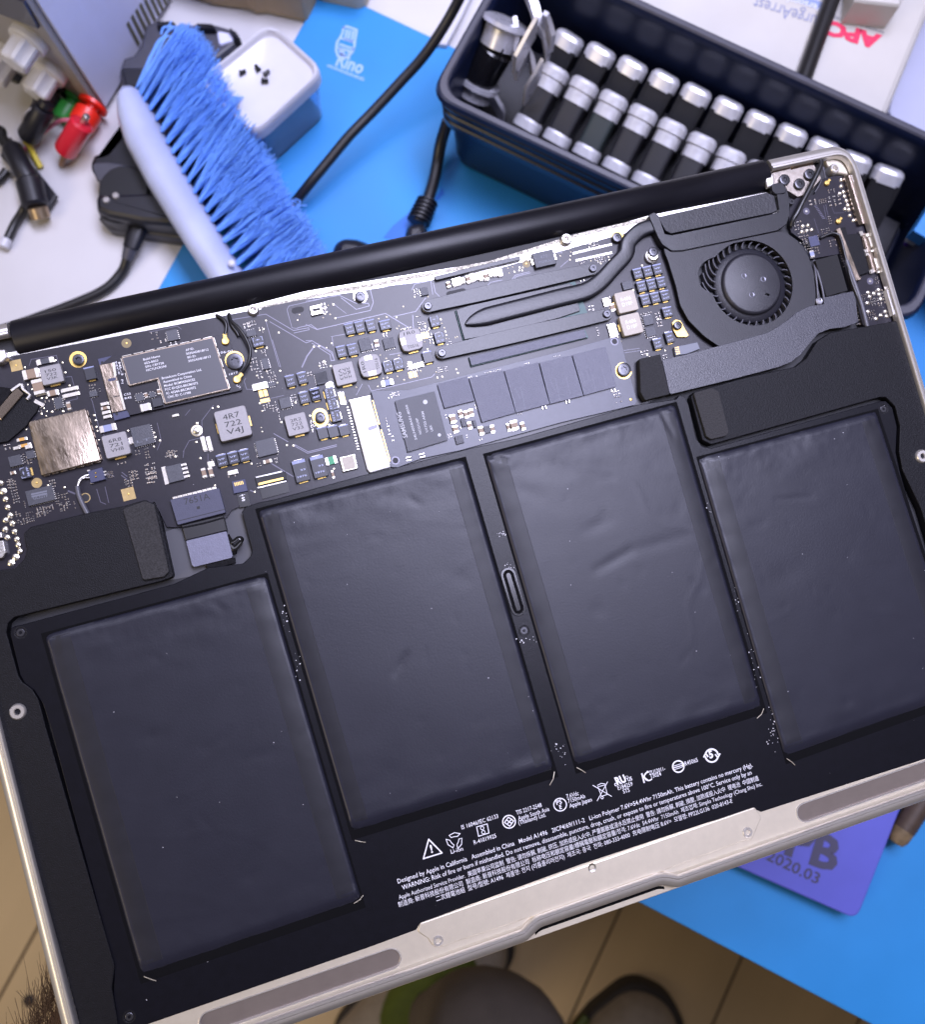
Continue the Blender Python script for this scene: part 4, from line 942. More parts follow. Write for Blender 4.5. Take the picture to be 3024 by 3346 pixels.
c = L(FV(1777, 405), ZS); lmb().lathe([(0.55, 0), (0.4, 0.08), (0.1, 0.1)], 12).build('test_pad', gold, ssd, (c[0]*MM, c[1]*MM, ZS*MM))
# its socket
lb('storage_socket', pts(FC, 430, 1390, 632, 1345) + pts(FG, 960, 232, 965, 255, 830, 292, 812, 270), ZP, -2.6, white_plastic, board, bev=0.12, r=0.2, n=2)
lb('socket_edge', pts(FC, 430, 1390, 632, 1345, 637, 1362, 436, 1408), -2.7, -2.48, solder, board); lb('socket_edge', pts(FG, 818, 255, 950, 218, 958, 232, 825, 270), -2.7, -2.48, solder, board)
lb('card_edge_contacts', pts(FC, 658, 1392, 668, 1388, 735, 1630, 722, 1632), ZS, ZS+0.06, gold, ssd); lb('card_edge_contacts', pts(FC, 742, 1685, 752, 1680) + pts(FG, 965, 212, 958, 218), ZS, ZS+0.06, gold, ssd)
lb('socket_slot', pts(FC, 620, 1660, 700, 1635, 712, 1650, 700, 1665, 632, 1690, 618, 1678), -2.65, -2.56, pcb_line, board, r=0.3)
for k in range(16):
    for (x0, y0, x1, y1) in ((415, 1460, 520, 1875),):
        t = k/15; mlcc(FC, x0 + (x1-x0)*t - 0, y0 + (y1-y0)*t, 26, 14, 0.5, body=solder, name='socket_pin')

# ================================================================== HEAT SINK
hs = bpy.data.objects.new('heat_sink', None); COL.objects.link(hs); hs.parent = lap
lb('processor_package', pts(FW, 280, 510, 1300, 260, 1420, 560, 355, 775), ZP, ZP+0.7, teal, lap, bev=0.03)
lb('processor_plate', pts(FW, 290, 500, 400, 465, 1250, 275, 1285, 290, 1345, 510, 1150, 575, 575, 715, 360, 755), ZP+0.7, -2.55, black_metal, hs, bev=0.12, r=0.2, n=2)
lb('chipset_package', pts(FW, 395, 905, 1385, 668, 1415, 738, 418, 985), ZP, ZP+0.8, teal, lap, bev=0.03)
lb('chipset_die', pts(FW, 400, 903, 1380, 668, 1400, 735, 420, 975), ZP+0.7, ZP+1.35, nand_mat, lap, bev=0.06)
def arm(q0, q1, wmid, name):
    z = -2.0; a, c = Vector(L(q0, z)), Vector(L(q1, z)); e = c - a; ln = e.length; u = e/ln; n = Vector((-u.y, u.x))
    prof_ = [(0.0, 2.05), (0.06, 2.1), (0.30, 2.4), (0.55, 2.4), (0.88, 2.1), (1.0, 1.95)]
    off = [0, 0.05, 0.12, 0.12, 0.0, 0.0]
    up = [a + u*(t*ln) + n*(w_ + o*wmid) for (t, w_), o in zip(prof_, off)]
    dn = [a + u*(t*ln) - n*(w_ - o*wmid) for (t, w_), o in zip(prof_, off)]
    cap0 = [a + Vector((math.cos(an), math.sin(an)))*2.0 for an in [math.atan2(n.y, n.x) + PI*k/8 for k in range(1, 8)]]
    cap1 = [c + Vector((math.cos(an), math.sin(an)))*1.9 for an in [math.atan2(-n.y, -n.x) + PI*k/8 for k in range(1, 8)]]
    poly = [tuple(q) for q in up] + [tuple(q) for q in reversed(cap1)][::-1][::-1] + [tuple(q) for q in reversed(dn)] + [tuple(q) for q in reversed(cap0)]
    poly = list(reversed(dn)) + cap0[::-1] + up + cap1[::-1]
    poly = [tuple(q) for q in poly]
    lmb().prism(poly, z - 0.5, z, 0.08).build(name, black_metal, hs, smooth=25)
    for q in (a, c):
        lmb().lathe([(2.0, ZP), (2.0, z - 0.75), (1.5, z - 0.5)], 22).build('spacer', steel, hs, (q.x*MM, q.y*MM, 0))
arm(FW(50, 470), FW(1455, 152), 1.0, 'spring_arm'); arm(FW(170, 865), FW(1575, 540), 1.0, 'spring_arm')
for p in (FW(50, 465), FW(1457, 145), FW(170, 865), FW(1575, 533)): screw(p, -1.1, 1.32, parent=hs)
# flattened heat pipe
hp = [FW(375, 620), FW(440, 590), FW(560, 550), FW(900, 462), FW(1200, 385), FW(1330, 355), FW(1430, 320), FW(1530, 250), FW(1640, 130), FW(1740, 20)] + pts(FD, 1450, 235, 1520, 155, 1585, 115, 1650, 95)
ws = [0.5, 2.0, 3.0, 3.0, 3.0, 2.95, 2.9, 2.85, 2.8, 2.75, 2.7, 2.6, 2.5, 2.4]
q3 = [Vector((*L(p, -1.2), -2.0 - 0.0*i)) for i, p in enumerate(hp)]
path = curve(q3, 5); wsi = []
for i in range(len(ws)-1):
    for k in range(5): wsi.append(ws[i] + (ws[i+1]-ws[i])*k/5)
wsi.append(ws[-1])
b = lmb(); loops = []
for i, q in enumerate(path):
    t = path[min(i+1, len(path)-1)] - path[max(i-1, 0)]; t.z = 0; t.normalize(); n = Vector((-t.y, t.x, 0)); w_ = wsi[i]
    sec = [(-1, -0.55), (-1.0, 0.2), (-0.86, 0.62), (-0.6, 0.78), (0, 0.82), (0.6, 0.78), (0.86, 0.62), (1.0, 0.2), (1, -0.55)]
    loops.append([q + n*(-s_*w_) + Vector((0, 0, z_)) for s_, z_ in sec])
b.rings(loops, captop=True, capbot=True); b.build('heat_pipe', black_metal, hs, smooth=50)
# fins duct
duct = pts(FE, 40, 500, 75, 480, 105, 500, 145, 620, 190, 628, 870, 485, 885, 465, 862, 330, 930, 320, 950, 400, 950, 500, 930, 560, 870, 600, 260, 728, 190, 730, 130, 690, 100, 640)
lb('heat_sink_duct', duct, -5, -0.75, black_metal, hs, bev=0.18, r=0.8)
lb('fin_stack', pts(FE, 100, 512, 800, 355, 850, 372, 868, 470, 840, 485, 185, 618, 150, 600), -5, -1.55, M('fin_tape', (0.012, 0.012, 0.017), 0.5, var=0.2, vscale=300, bump=0.3, bscale=1500, dust=0.4), hs, bev=0.15, r=0.6)
lb('duct_clip', pts(FE, 835, 300, 900, 285, 935, 330, 920, 360, 862, 365, 840, 345), -2, -0.4, black_metal, hs, bev=0.25, r=0.7)
ringscrew(FD, 1350, 195, 1.7, 2.3, -2.3)
c = L(FD(1655, 335), -1.2); lmb().lathe([(2.6, -5), (2.4, -2.6), (1.7, -2.3), (1.7, -1.5)], 20).build('spacer', steel, hs, (c[0]*MM, (c[1] - 0.4)*MM, 0)); screw(FD(1660, 318), -0.9, 1.7, parent=hs)

# ================================================================== FAN
fan = bpy.data.objects.new('fan', None); COL.objects.link(fan); fan.parent = lap
ZC = -1.5
fo = pts(FE, 130, 705, 190, 735, 260, 732, 870, 605, 925, 610, 1000, 665, 1070, 760, 1105, 870, 1118, 1000, 1110, 1110, 1180, 1200, 900, 1330, 490, 1342, 400, 1280, 300, 1180, 245, 1080, 215, 950, 165, 790)
cx_, cy_ = L(FE(705, 935), ZC)
ex = abs(L(FE(975, 935), ZC)[0] - cx_)
rF = 15.1
p = rounded(LPS(fo, ZC), 0.6, 3)
kid = LPS(pts(FE, 520, 722, 470, 770, 425, 785, 388, 812, 364, 850, 360, 885, 366, 925, 380, 960, 440, 1002), ZC)
def raydist(poly, an):
    dx, dy = math.cos(an), math.sin(an); best = None
    for i in range(len(poly)):
        (x1, y1), (x2, y2) = poly[i-1], poly[i]
        ex_, ey_ = x2-x1, y2-y1; den = dx*ey_ - dy*ex_
        if abs(den) < 1e-12: continue
        t = ((x1-cx_)*ey_ - (y1-cy_)*ex_)/den; u = ((x1-cx_)*dy - (y1-cy_)*dx)/den
        if t > 0 and -1e-9 <= u <= 1+1e-9: best = t if best is None else max(best, t)
    return best
fan_grey = M('fan_cover_steel', (0.0115, 0.0115, 0.0165), 0.42, 0.0, var=0.1, vscale=300, bump=0.12, bscale=2500, spec=0.5, dust=0.3)
NA = 160; ro_, ri_ = [], []
kp = [(math.atan2(y-cy_, x-cx_) % (2*PI), math.hypot(x-cx_, y-cy_)) for x, y in kid]; kp.sort()
for k in range(NA):
    an = 2*PI*k/NA; R_ = raydist(p, an); r_ = rF
    if kp[0][0] <= an <= kp[-1][0]:
        for j in range(len(kp)-1):
            if kp[j][0] <= an <= kp[j+1][0]:
                t = (an-kp[j][0])/max(kp[j+1][0]-kp[j][0], 1e-9); r_ = max(r_, kp[j][1]*(1-t) + kp[j+1][1]*t)
    r_ = min(r_, R_ - 0.9)
    ro_.append((an, R_)); ri_.append((an, r_))
pl3 = lambda lst, d, z: [(cx_ + (r+d)*math.cos(a_), cy_ + (r+d)*math.sin(a_), z) for a_, r in lst]
b = lmb(); b.rings([pl3(ro_, 0, ZC-0.5), pl3(ro_, 0, ZC-0.06), pl3(ro_, -0.06, ZC), pl3(ri_, 0.05, ZC), pl3(ri_, 0, ZC-0.06), pl3(ri_, 0, ZC-0.5)])
b.build('fan_cover', fan_grey, fan, smooth=25)
lmb().prism(inset(p, 0.25), -5.0, -4.88).build('fan_base', inner_black, fan)
b = lmb(); pi_ = inset(p, 0.15)
b.rings([[(x, y, -5.4) for x, y in pi_], [(x, y, ZC - 0.45) for x, y in pi_]]); b.build('fan_wall', black_plastic, fan)
hx, hy = L(FE(712, 938), -1.2)
fan_hub = M('fan_hub_plastic', (0.015, 0.015, 0.022), 0.42, var=0.08, vscale=400, bump=0.25, bscale=3500, spec=0.6)
hub = lmb().lathe([(13.2, -4.9), (13.2, -3.6), (12.6, -3.0), (11.4, -2.75), (11.0, -2.5), (10.8, -1.75), (10.3, -1.3), (9.8, -1.15), (0.01, -1.1)], 64, cap=False).build('fan_hub', fan_hub, fan, (hx*MM, hy*MM, 0), smooth=40)
for x, y in ((657, 890), (782, 912), (708, 1012)):
    c = L(FE(x, y), -1.1); lmb().lathe([(1.05, -1.10), (0.95, -1.06), (0.75, -1.09), (0.3, -1.2), (0.01, -1.22)], 16, cap=False).build('hub_dimple', M('hub_dimple_metal', (0.10, 0.10, 0.12), 0.3, 0.6), hub, ((c[0]-hx)*MM, (c[1]-hy)*MM, 0.03*MM))
c = L(FE(806, 1010), -1.1); lmb().prism(rounded(pill(-0.35, 0.35, 0, 0.75), 0), -1.12, -1.06).build('hub_notch', inner_black, hub, ((c[0]-hx)*MM, (c[1]-hy)*MM, 0), 0.9)
bm_ = lmb(); nb = 33
sec = []
for k in range(7):
    t = k/6; r = 13.0 + 4.8*t; a = -0.34*t*t - 0.02*t
    sec.append((r*math.cos(a), r*math.sin(a)))
lo_b, hi_b = [], []
bl = []
for (x, y), s_ in zip(sec, (1, 1, 1, 1, 1, 1, 1)): bl.append((x, y))
wd = 0.22
lft = []; rgt = []
for i, (x, y) in enumerate(bl):
    a = Vector(bl[max(i-1, 0)]); c = Vector(bl[min(i+1, 6)]); t = (c-a).normalized(); n = Vector((-t.y, t.x))*wd
    lft.append((x+n.x, y+n.y)); rgt.append((x-n.x, y-n.y))
bm_.prism(lft + rgt[::-1], -4.9, -2.45, 0.05)
bme = bm_.mesh('fan_blade', M('fan_blade_plastic', (0.060, 0.060, 0.075), 0.28))
for k in range(nb): link('fan_blade', bme, fan, (hx*MM, hy*MM, 0), 2*PI*k/nb)
# grey printed band with flex cable sweeping across the fan
rib = pts(FE, 1172, 1030, 1360, 988, 1378, 1050, 1392, 1190, 1300, 1222, 1210, 1232, 1135, 1262, 1075, 1330, 1020, 1400, 960, 1445, 880, 1478, 600, 1552, 178, 1655, 128, 1432, 300, 1392, 480, 1345, 650, 1300, 800, 1258, 860, 1228, 930, 1180, 1000, 1122, 1080, 1085, 1172, 1072)
ribm = M('flex_coverlay', (0.026, 0.0265, 0.039), 0.40, var=0.06, vscale=250, bump=0.25, bscale=3000, spec=0.7, dust=0.25)
lb('flex_ribbon', rib, -1.25, -0.85, ribm, lap, bev=0.1, r=0.8)
lb('ribbon_foam', pts(FE, -18, 1425, 118, 1395, 178, 1652, 20, 1692, -10, 1640), -3.5, -0.6, M('dark_grey_foam', (0.018, 0.018, 0.021), 0.85, var=0.3, vscale=2200, bump=0.7, bscale=2500, dust=0.6), lap, bev=0.2, r=0.5)
lb('ribbon_foam', pts(FE, 1115, 790, 1258, 752, 1325, 985, 1188, 1024), -2.0, -0.55, M('black_pad', (0.008, 0.008, 0.010), 0.8, bump=0.3, bscale=2500), lap, bev=0.1)
lb('ribbon_stiffener', pts(FE, 205, 1350, 355, 1318, 372, 1360, 290, 1392, 215, 1405), -4.2, -2.6, M('grey_stiffener', (0.16, 0.17, 0.21), 0.5), lap, bev=0.1)
for k in range(4): c = L(FE(222 + 6*k*0.5, 1352 + 13*k), -2.5); lmb().box(c[0], c[1], -2.7, 1.4, 0.28, -2.5).build('contact_finger', gold, lap, rot=None)
b = lmb(); q = LPS(pts(FE, 192, 1190, 215, 1170, 250, 1180, 268, 1220, 302, 1275, 285, 1285, 225, 1285, 200, 1240), -3.2); b.prism(rounded(q, 0.8, 4), ZP, -3.2, 0.1); b.build('mounting_tab', gold, lap)
screw(FE(232, 1208), -2.0, 1.5, parent=lap)

# ================================================================== RIGHT SIDE BOARD
ZI = -3.4
io_poly = pts(FS, 330, 640, 480, 540, 640, 540, 740, 340, 830, 320, 900, 295, 1000, 300, 1050, 380, 1200, 900, 1360, 930, 1410, 1060, 1500, 1540, 1540, 1550, 1640, 2000) + pts(FR, 740, 1780, 735, 1850, 500, 1905, 400, 1890) + pts(FE, 1395, 1200, 1340, 1000, 1270, 750, 1100, 780, 1080, 700, 960, 610, 945, 560)
io = lb('port_board', io_poly, -5.3, ZI, pcb, lap, bev=0.05)
lb('port_shell', pts(FS, 1030, 295, 1120, 283, 1335, 905, 1235, 930, 1215, 920), ZI, -1.9, brown_shell, io, bev=0.12, r=0.3)
lb('shell_edge', pts(FS, 1120, 283, 1150, 285, 1365, 905, 1335, 912), ZI, -1.7, silver_edge, io, bev=0.1)
lb('port_connector', pts(FS, 980, 970, 1045, 960, 1075, 1055, 1230, 1040, 1360, 1545, 1240, 1580, 1170, 1630), ZI, -1.9, black_plastic, io, bev=0.12)
lb('connector_bar', pts(FS, 930, 985, 975, 965, 1235, 1620, 1250, 1600, 1245, 1640, 1175, 1655), ZI, -1.7, tin, io, bev=0.1)
lb('port_shell', pts(FS, 1240, 1040, 1370, 1035, 1500, 1530, 1365, 1545), ZI, -2.8, brown_shell, io, bev=0.05)
for x, y, w_, h_ in ((1255, 1040, 50, 55), (1340, 1060, 50, 45), (1380, 1150, 40, 120), (1315, 1265, 40, 40), (1330, 1310, 40, 36), (1455, 1430, 45, 130), (1395, 1530, 50, 50), (1490, 1535, 60, 30), (1400, 1265, 50, 26)):
    mlcc(FS, x, y, w_, h_, 0.8, body=solder, parent=io, zb=ZI + 0.6, vert=h_ > w_, name='shell_tab')
for x, y in ((1000, 345), (998, 425), (980, 520), (1030, 498), (1045, 555), (1068, 612), (1085, 668), (1050, 720), (1100, 728), (1112, 805), (1160, 868), (555, 1000), (620, 990), (500, 940), (570, 930), (490, 1015)):
    put('solder_joint', [solder], FS, x, y, 0.5, lambda b: b.lathe([(0.78, 0.0), (0.7, 0.25), (0.45, 0.45), (0.15, 0.5)], 12), 'sj3', parent=io, zb=ZI)
for x, y in ((470, 1530), (585, 1500), (535, 1540), (595, 1550), (488, 1575), (610, 1600), (470, 1740), (660, 1740), (610, 1780), (675, 1790), (558, 1818), (463, 1245 + 400)):
    put('solder_joint', [solder], FR, x, y, 0.5, lambda b: b.lathe([(0.8, 0.0), (0.72, 0.25), (0.45, 0.45), (0.15, 0.5)], 12), 'sj4', parent=io, zb=ZI)
for F, x, y in ((FS, 540, 755), (FS, 1365, 1660)):
    c = L(F(x, y), ZI); b = lmb(); b.prism(circ(c[0], c[1], 1.25, 20), ZI - 0.1, ZI + 0.015); b.lathe([(0.5, ZI+0.015), (0.4, ZI+0.1), (0.1, ZI+0.12)], 12, 1, Matrix.Translation((c[0]*MM, c[1]*MM, 0)))
    b.build('test_pad', [pcb_line, solder], io)
chip(FS, 640, 1140, 130, 130, 1.0, parent=io, zb=ZI, mat=navy_plastic); mlcc(FS, 615, 1305, 60, 90, 1.0, vert=True, parent=io, zb=ZI, body=tant_stripe)
for x, y in ((815, 385), (965, 880)): 
    c = L(FS(x, y), -2.4); b = lmb(); m = Matrix.Translation((c[0]*MM, c[1]*MM, 0)) @ Matrix.Rotation(0.6, 4, 'Z'); b.lathe([(0.95, ZI), (0.95, -2.6), (0.6, -2.4)], 14, 0, m); b.box(0.9, 0, ZI + 0.2, 1.8, 0.9, -2.5, 0.1, 0, m); b.build('antenna_plug', gold, io)
b = lmb()
for k in range(9): strip(b, [L(FS(645 + 13*k, 690 + 20*k), ZI), L(FS(675 + 13*k, 684 + 20*k), ZI)], 0.28, ZI + 0.015)
b.build('silkscreen_print', pcb_line, io, smooth=0, kind='stuff')
# hinge and its screws
hinge = lb('hinge', pts(FS, 0, 300, 120, 250, 350, 195, 640, 150, 740, 330, 560, 540, 430, 570, 260, 470, 130, 420, 30, 455), -5, -2.6, M('hinge_steel', (0.36, 0.32, 0.28), 0.42, 1.0, var=0.2, vscale=500, bump=0.2, bscale=2000), lap, bev=0.2, r=0.6)
for xy in ((105, 130, 305, 85, 345, 190, 110, 240), (355, 75, 620, 25, 650, 130, 360, 200)): lb('hinge_knuckle', pts(FS, *xy), -4, -1.5, M('hinge_brown_steel', (0.24, 0.175, 0.13), 0.38, 1.0, var=0.25, vscale=700, bump=0.2, bscale=2000), hinge, bev=0.7)
for x, y in ((265, 342), (460, 395), (590, 270)): screw(FS(x, y), -1.3, 2.0, parent=hinge); 
screw(FS(350, 630), -2.0, 1.1, parent=lap)
lb('hinge_clip', pts(FS, 5, 300, 120, 260, 130, 420, 40, 455), -3, -1.5, silver_edge, hinge, bev=0.5, r=0.6)
wire('display_wire', FS, ((700, 60, -1.6), (735, 130, -0.8), (690, 250, -0.5), (600, 430, -0.5), (500, 620, -0.6), (430, 760, -0.9), (370, 860, -1.6), (345, 950, -2.6)), 0.85, wire_black, lap, 0.7)
wire('display_wire', FS, ((700, 60, -2.0), (750, 180, -1.6), (785, 320, -2.6)), 0.3, wire_grey, lap)
wire('display_wire', FS, ((735, 350, -2.4), (700, 430, -2.0), (650, 510, -2.6)), 0.2, wire_grey, lap)
wire('display_wire', FS, ((720, 150, -1.2), (760, 110, -0.6), (800, 75, -0.6)), 0.12, wire_grey, lap)
b = lmb(); b.prism(LPS(pts(FS, 640, 40, 720, 10, 755, 30, 740, 70, 660, 130), -2), -5, -1.6, 0.2); b.build('wire_gland', wire_black, lap)
lb('corner_floor', pts(FS, 760, 60, 830, -10, 960, -10, 1080, 60, 1150, 150, 1180, 300, 1100, 290, 1000, 270, 900, 260, 820, 160), -5.5, -3.2, silver, lap, bev=0.6, r=1.5)
wire('microphone_cable', FS, ((720, 1100, -2.6), (850, 1045, -2.2), (930, 1050, -2.0), (985, 1110, -1.6), (1050, 1370, -1.3), (1120, 1650, -1.2), (1200, 1860, -1.1), (1250, 2000, -1.0)) , 0.55, wire_black, lap)
wire('microphone_cable', FR, ((225, 1180, -1.2), (330, 1480, -1.0), (400, 1700, -0.9), (452, 1905, -1.1)), 0.75, wire_grey, lap)
wire('fan_wire', FS, ((630, 1400, -2.6), (660, 1560, -1.2), (680, 1750, -1.1), (690, 1900, -1.4)), 0.35, wire_grey, lap)
wire('fan_wire', FS, ((640, 1390, -2.6), (690, 1560, -1.1), (740, 1740, -1.0), (770, 1900, -1.3)), 0.4, wire_grey, lap)
wire('fan_wire', FS, ((630, 1410, -2.6), (650, 1600, -1.4), (690, 1780, -1.2), (720, 1910, -1.4)), 0.3, wire_black, lap)
c = L(FS(715, 1910), -1.2); lmb().lathe([(1.3, -3), (1.3, -1.5), (0.9, -1.1), (0.4, -1.25)], 14).build('wire_tack', M('glue_drop', (0.35, 0.35, 0.40), 0.15), lap, (c[0]*MM, c[1]*MM, 0))
lb('white_gasket', pts(FR, 668, 1500, 695, 1495, 765, 1760, 745, 1780), -4, -1.2, white_plastic, lap, bev=0.1)

# --- more parts on the board, right of the middle
for i in range(3):
    for j in range(3):
        tant(FD, 1525 + 84*j + 32*i, 503 - 18*j + 112*i, 78, 88, 1.5)
tant(FD, 1778, 830, 85, 85, 1.5, ('NE', '33')); tant(FD, 1695, 1100, 80, 92, 1.5); tant(FD, 1795, 1045, 70, 92, 1.5)
inductor(FD, 1428, 742, 180, 178, ('R406', 'D18F'), 2.4, mat=ferrite_warm, prm=print_white, tabs='l', th=0.5)
inductor(FD, 1470, 935, 180, 178, ('R406', 'D18F'), 2.4, mat=ferrite_warm, prm=print_white, tabs='l', th=0.5)
mlcc(FD, 1310, 985, 75, 100, 0.9, vert=True, body=solder); mlcc(FD, 1255, 745, 55, 65, 0.9, vert=True, body=solder); mlcc(FD, 1310, 790, 40, 60, 0.7, vert=True)
chip(FD, 1435, 605, 85, 70, 1.0, pins=False); chip(FD, 1612, 900, 85, 85, 0.9, sides='lt'); chip(FD, 1632, 1000, 85, 80, 0.9, sides='lb')
b = lmb(); c = L(FD(725, 375), ZP+1.8); s = scale_at(FD, 725, 375)
put('ferrite_bead', [chip_mat, solder, print_grey], FD, 728, 378, 1.8, lambda b: (b.box(0, 0, 0.1, 185*s, 130*s, 1.8, 0.15), b.box(-185*s/2 - 0.4, 0, 0.02, 0.8, 2.0, 0.9, 0.05, 1), b.box(185*s/2 + 0.4, 0, 0.02, 0.8, 2.0, 0.9, 0.05, 1), put_text(b, '470', (-1.3, 0.2), (1.3, 0.2), 1.1, 1.82, 2, 0.0), put_text(b, 'PSMUe', (-2.2, -1.4), (2.2, -1.4), 0.9, 1.82, 2, 0.0)))
pad(FD, 575, 422, 1.35, mat=M('ringed_pad', (0.22, 0.17, 0.08), 0.5))
lb('thermal_bar', pts(FW, 105, 215, 830, 42, 842, 75, 118, 250), ZP, ZP+1.5, black_metal, board, bev=0.1, r=0.3)
xs = [(225, 285), (275, 265), (312, 255), (350, 248), (395, 238), (430, 225), (460, 220), (500, 215), (545, 215), (582, 195), (622, 180), (662, 180)]
for i, (x, y) in enumerate(xs): mlcc(FW, x, y, 40 if i % 3 else 32, 62 if i % 3 else 46, 1.1, vert=True, body=solder if i % 4 else ceramic_brown)
for (x0, y0, x1, y1, w_) in ((1285, 22, 1610, -55, 12), (1310, 82, 1612, 16, 12)):
    n = 26
    b = lmb()
    for k in range(n):
        t = k/(n-1); c = L(FW(x0 + (x1-x0)*t, y0 + (y1-y0)*t), ZP); b.box(c[0], c[1], ZP, 0.22, 0.75, ZP + 0.05)
    ob = b.build('footprint_pads', solder, board, smooth=0); ob['kind'] = 'stuff'
c = L(FW(290, 355), ZP); lmb().prism([(c[0]+x, c[1]+y) for x, y in pill(-3.4, 3.4, 0, 0.95)], ZP-0.3, ZP+0.012).build('board_hole', inner_black, board, smooth=0)

# ================================================================== FINE DETAIL ON THE BOARDS
def stuff(name, mat, parent, fill, smooth=0):
    b = lmb(); fill(b); o = b.build(name, mat, parent, smooth=smooth); o['kind'] = 'stuff'; return o
R5 = random.Random(11)
VIAS = {FA: ((550, 540), (620, 562), (645, 660), (688, 790), (765, 828), (245, 610), (275, 780), (318, 825), (412, 915), (460, 912), (522, 925), (437, 1015), (465, 1045), (515, 1050), (412, 1070), (458, 1090), (625, 1045), (935, 1085), (950, 1135), (955, 1200), (965, 1240), (980, 1330), (1270, 1238), (260, 1225), (1528, 1258), (1545, 1300), (1590, 1335), (1527, 1395), (475, 1780), (640, 1800)),
        FB: ((1122, 448), (1248, 568), (1595, 708), (1775, 675), (1098, 532), (1060, 545), (1128, 720), (1018, 752), (1262, 948), (1130, 952), (1030, 995), (1085, 1012), (1235, 1065), (1158, 1245), (1060, 1270), (1085, 1345), (645, 1305), (592, 1318), (437, 1468), (430, 1655), (1075, 1510), (1085, 1550), (1415, 1262), (1558, 1392), (1275, 1458), (1330, 1685), (1393, 1690), (1205, 1640), (1210, 1705), (1235, 1755), (470, 1810), (10, 1560), (22, 1605), (68, 1640), (10, 1700), (1435, 443), (1455, 390), (1690, 420)),
        FC: ((78, 860), (258, 828), (967, 462), (802, 565), (722, 582), (900, 567), (925, 655), (980, 688), (1018, 688), (905, 680), (945, 690), (1128, 675), (1185, 660), (1225, 682), (1185, 628), (1340, 588), (1350, 628), (1375, 672), (1385, 710), (1395, 745), (1395, 778), (1410, 845), (1180, 812), (1235, 825), (1210, 885), (925, 948), (798, 978), (738, 943), (910, 1155), (975, 1190), (770, 1175), (808, 1168), (715, 1255), (1140, 1100), (180, 1005), (190, 1025), (135, 1050), (245, 1052), (500, 1262), (675, 1372), (40, 1545), (230, 1635), (1485, 768), (1505, 762), (1495, 1085), (1510, 1122), (1295, 1112), (1305, 1168), (1355, 1158), (1080, 365), (1212, 362), (152, 432), (222, 450), (272, 440), (185, 480), (190, 535), (240, 540), (292, 578), (130, 855), (205, 870)),
        FD: ((865, 355), (932, 292), (953, 322), (950, 355), (947, 388), (1100, 228), (1120, 250), (1150, 232), (1175, 228), (1152, 268), (1195, 268), (1112, 285), (1090, 300), (1160, 385), (1125, 398), (1185, 400), (1210, 420), (1270, 415), (1275, 365), (1285, 390), (520, 455), (545, 455), (515, 478), (540, 478), (420, 460), (460, 448), (430, 500), (475, 490), (1562, 437), (1490, 645), (1285, 800), (1290, 755), (1355, 1045), (1378, 1083), (1552, 1170), (1605, 1195), (1625, 1212), (1758, 1160), (1700, 890)),
        FT: ((348, 158), (902, 218), (935, 522), (1793, 272), (1638, 485), (505, 452), (1283, 18), (1355, 22), (75, 140))}
def fv(b):
    for F, l in VIAS.items():
        for x, y in l:
            c = L(F(x, y), ZP); r = R5.uniform(0.22, 0.34)
            b.add([(c[0] + r*math.cos(2*PI*k/10), c[1] + r*math.sin(2*PI*k/10), ZP + 0.03) for k in range(10)] + [(c[0], c[1], ZP + 0.10)], [(k, (k+1) % 10, 10) for k in range(10)])
stuff('gold_via', M('via_gold', (0.95, 0.86, 0.62), 0.3, 0.9), board, fv)
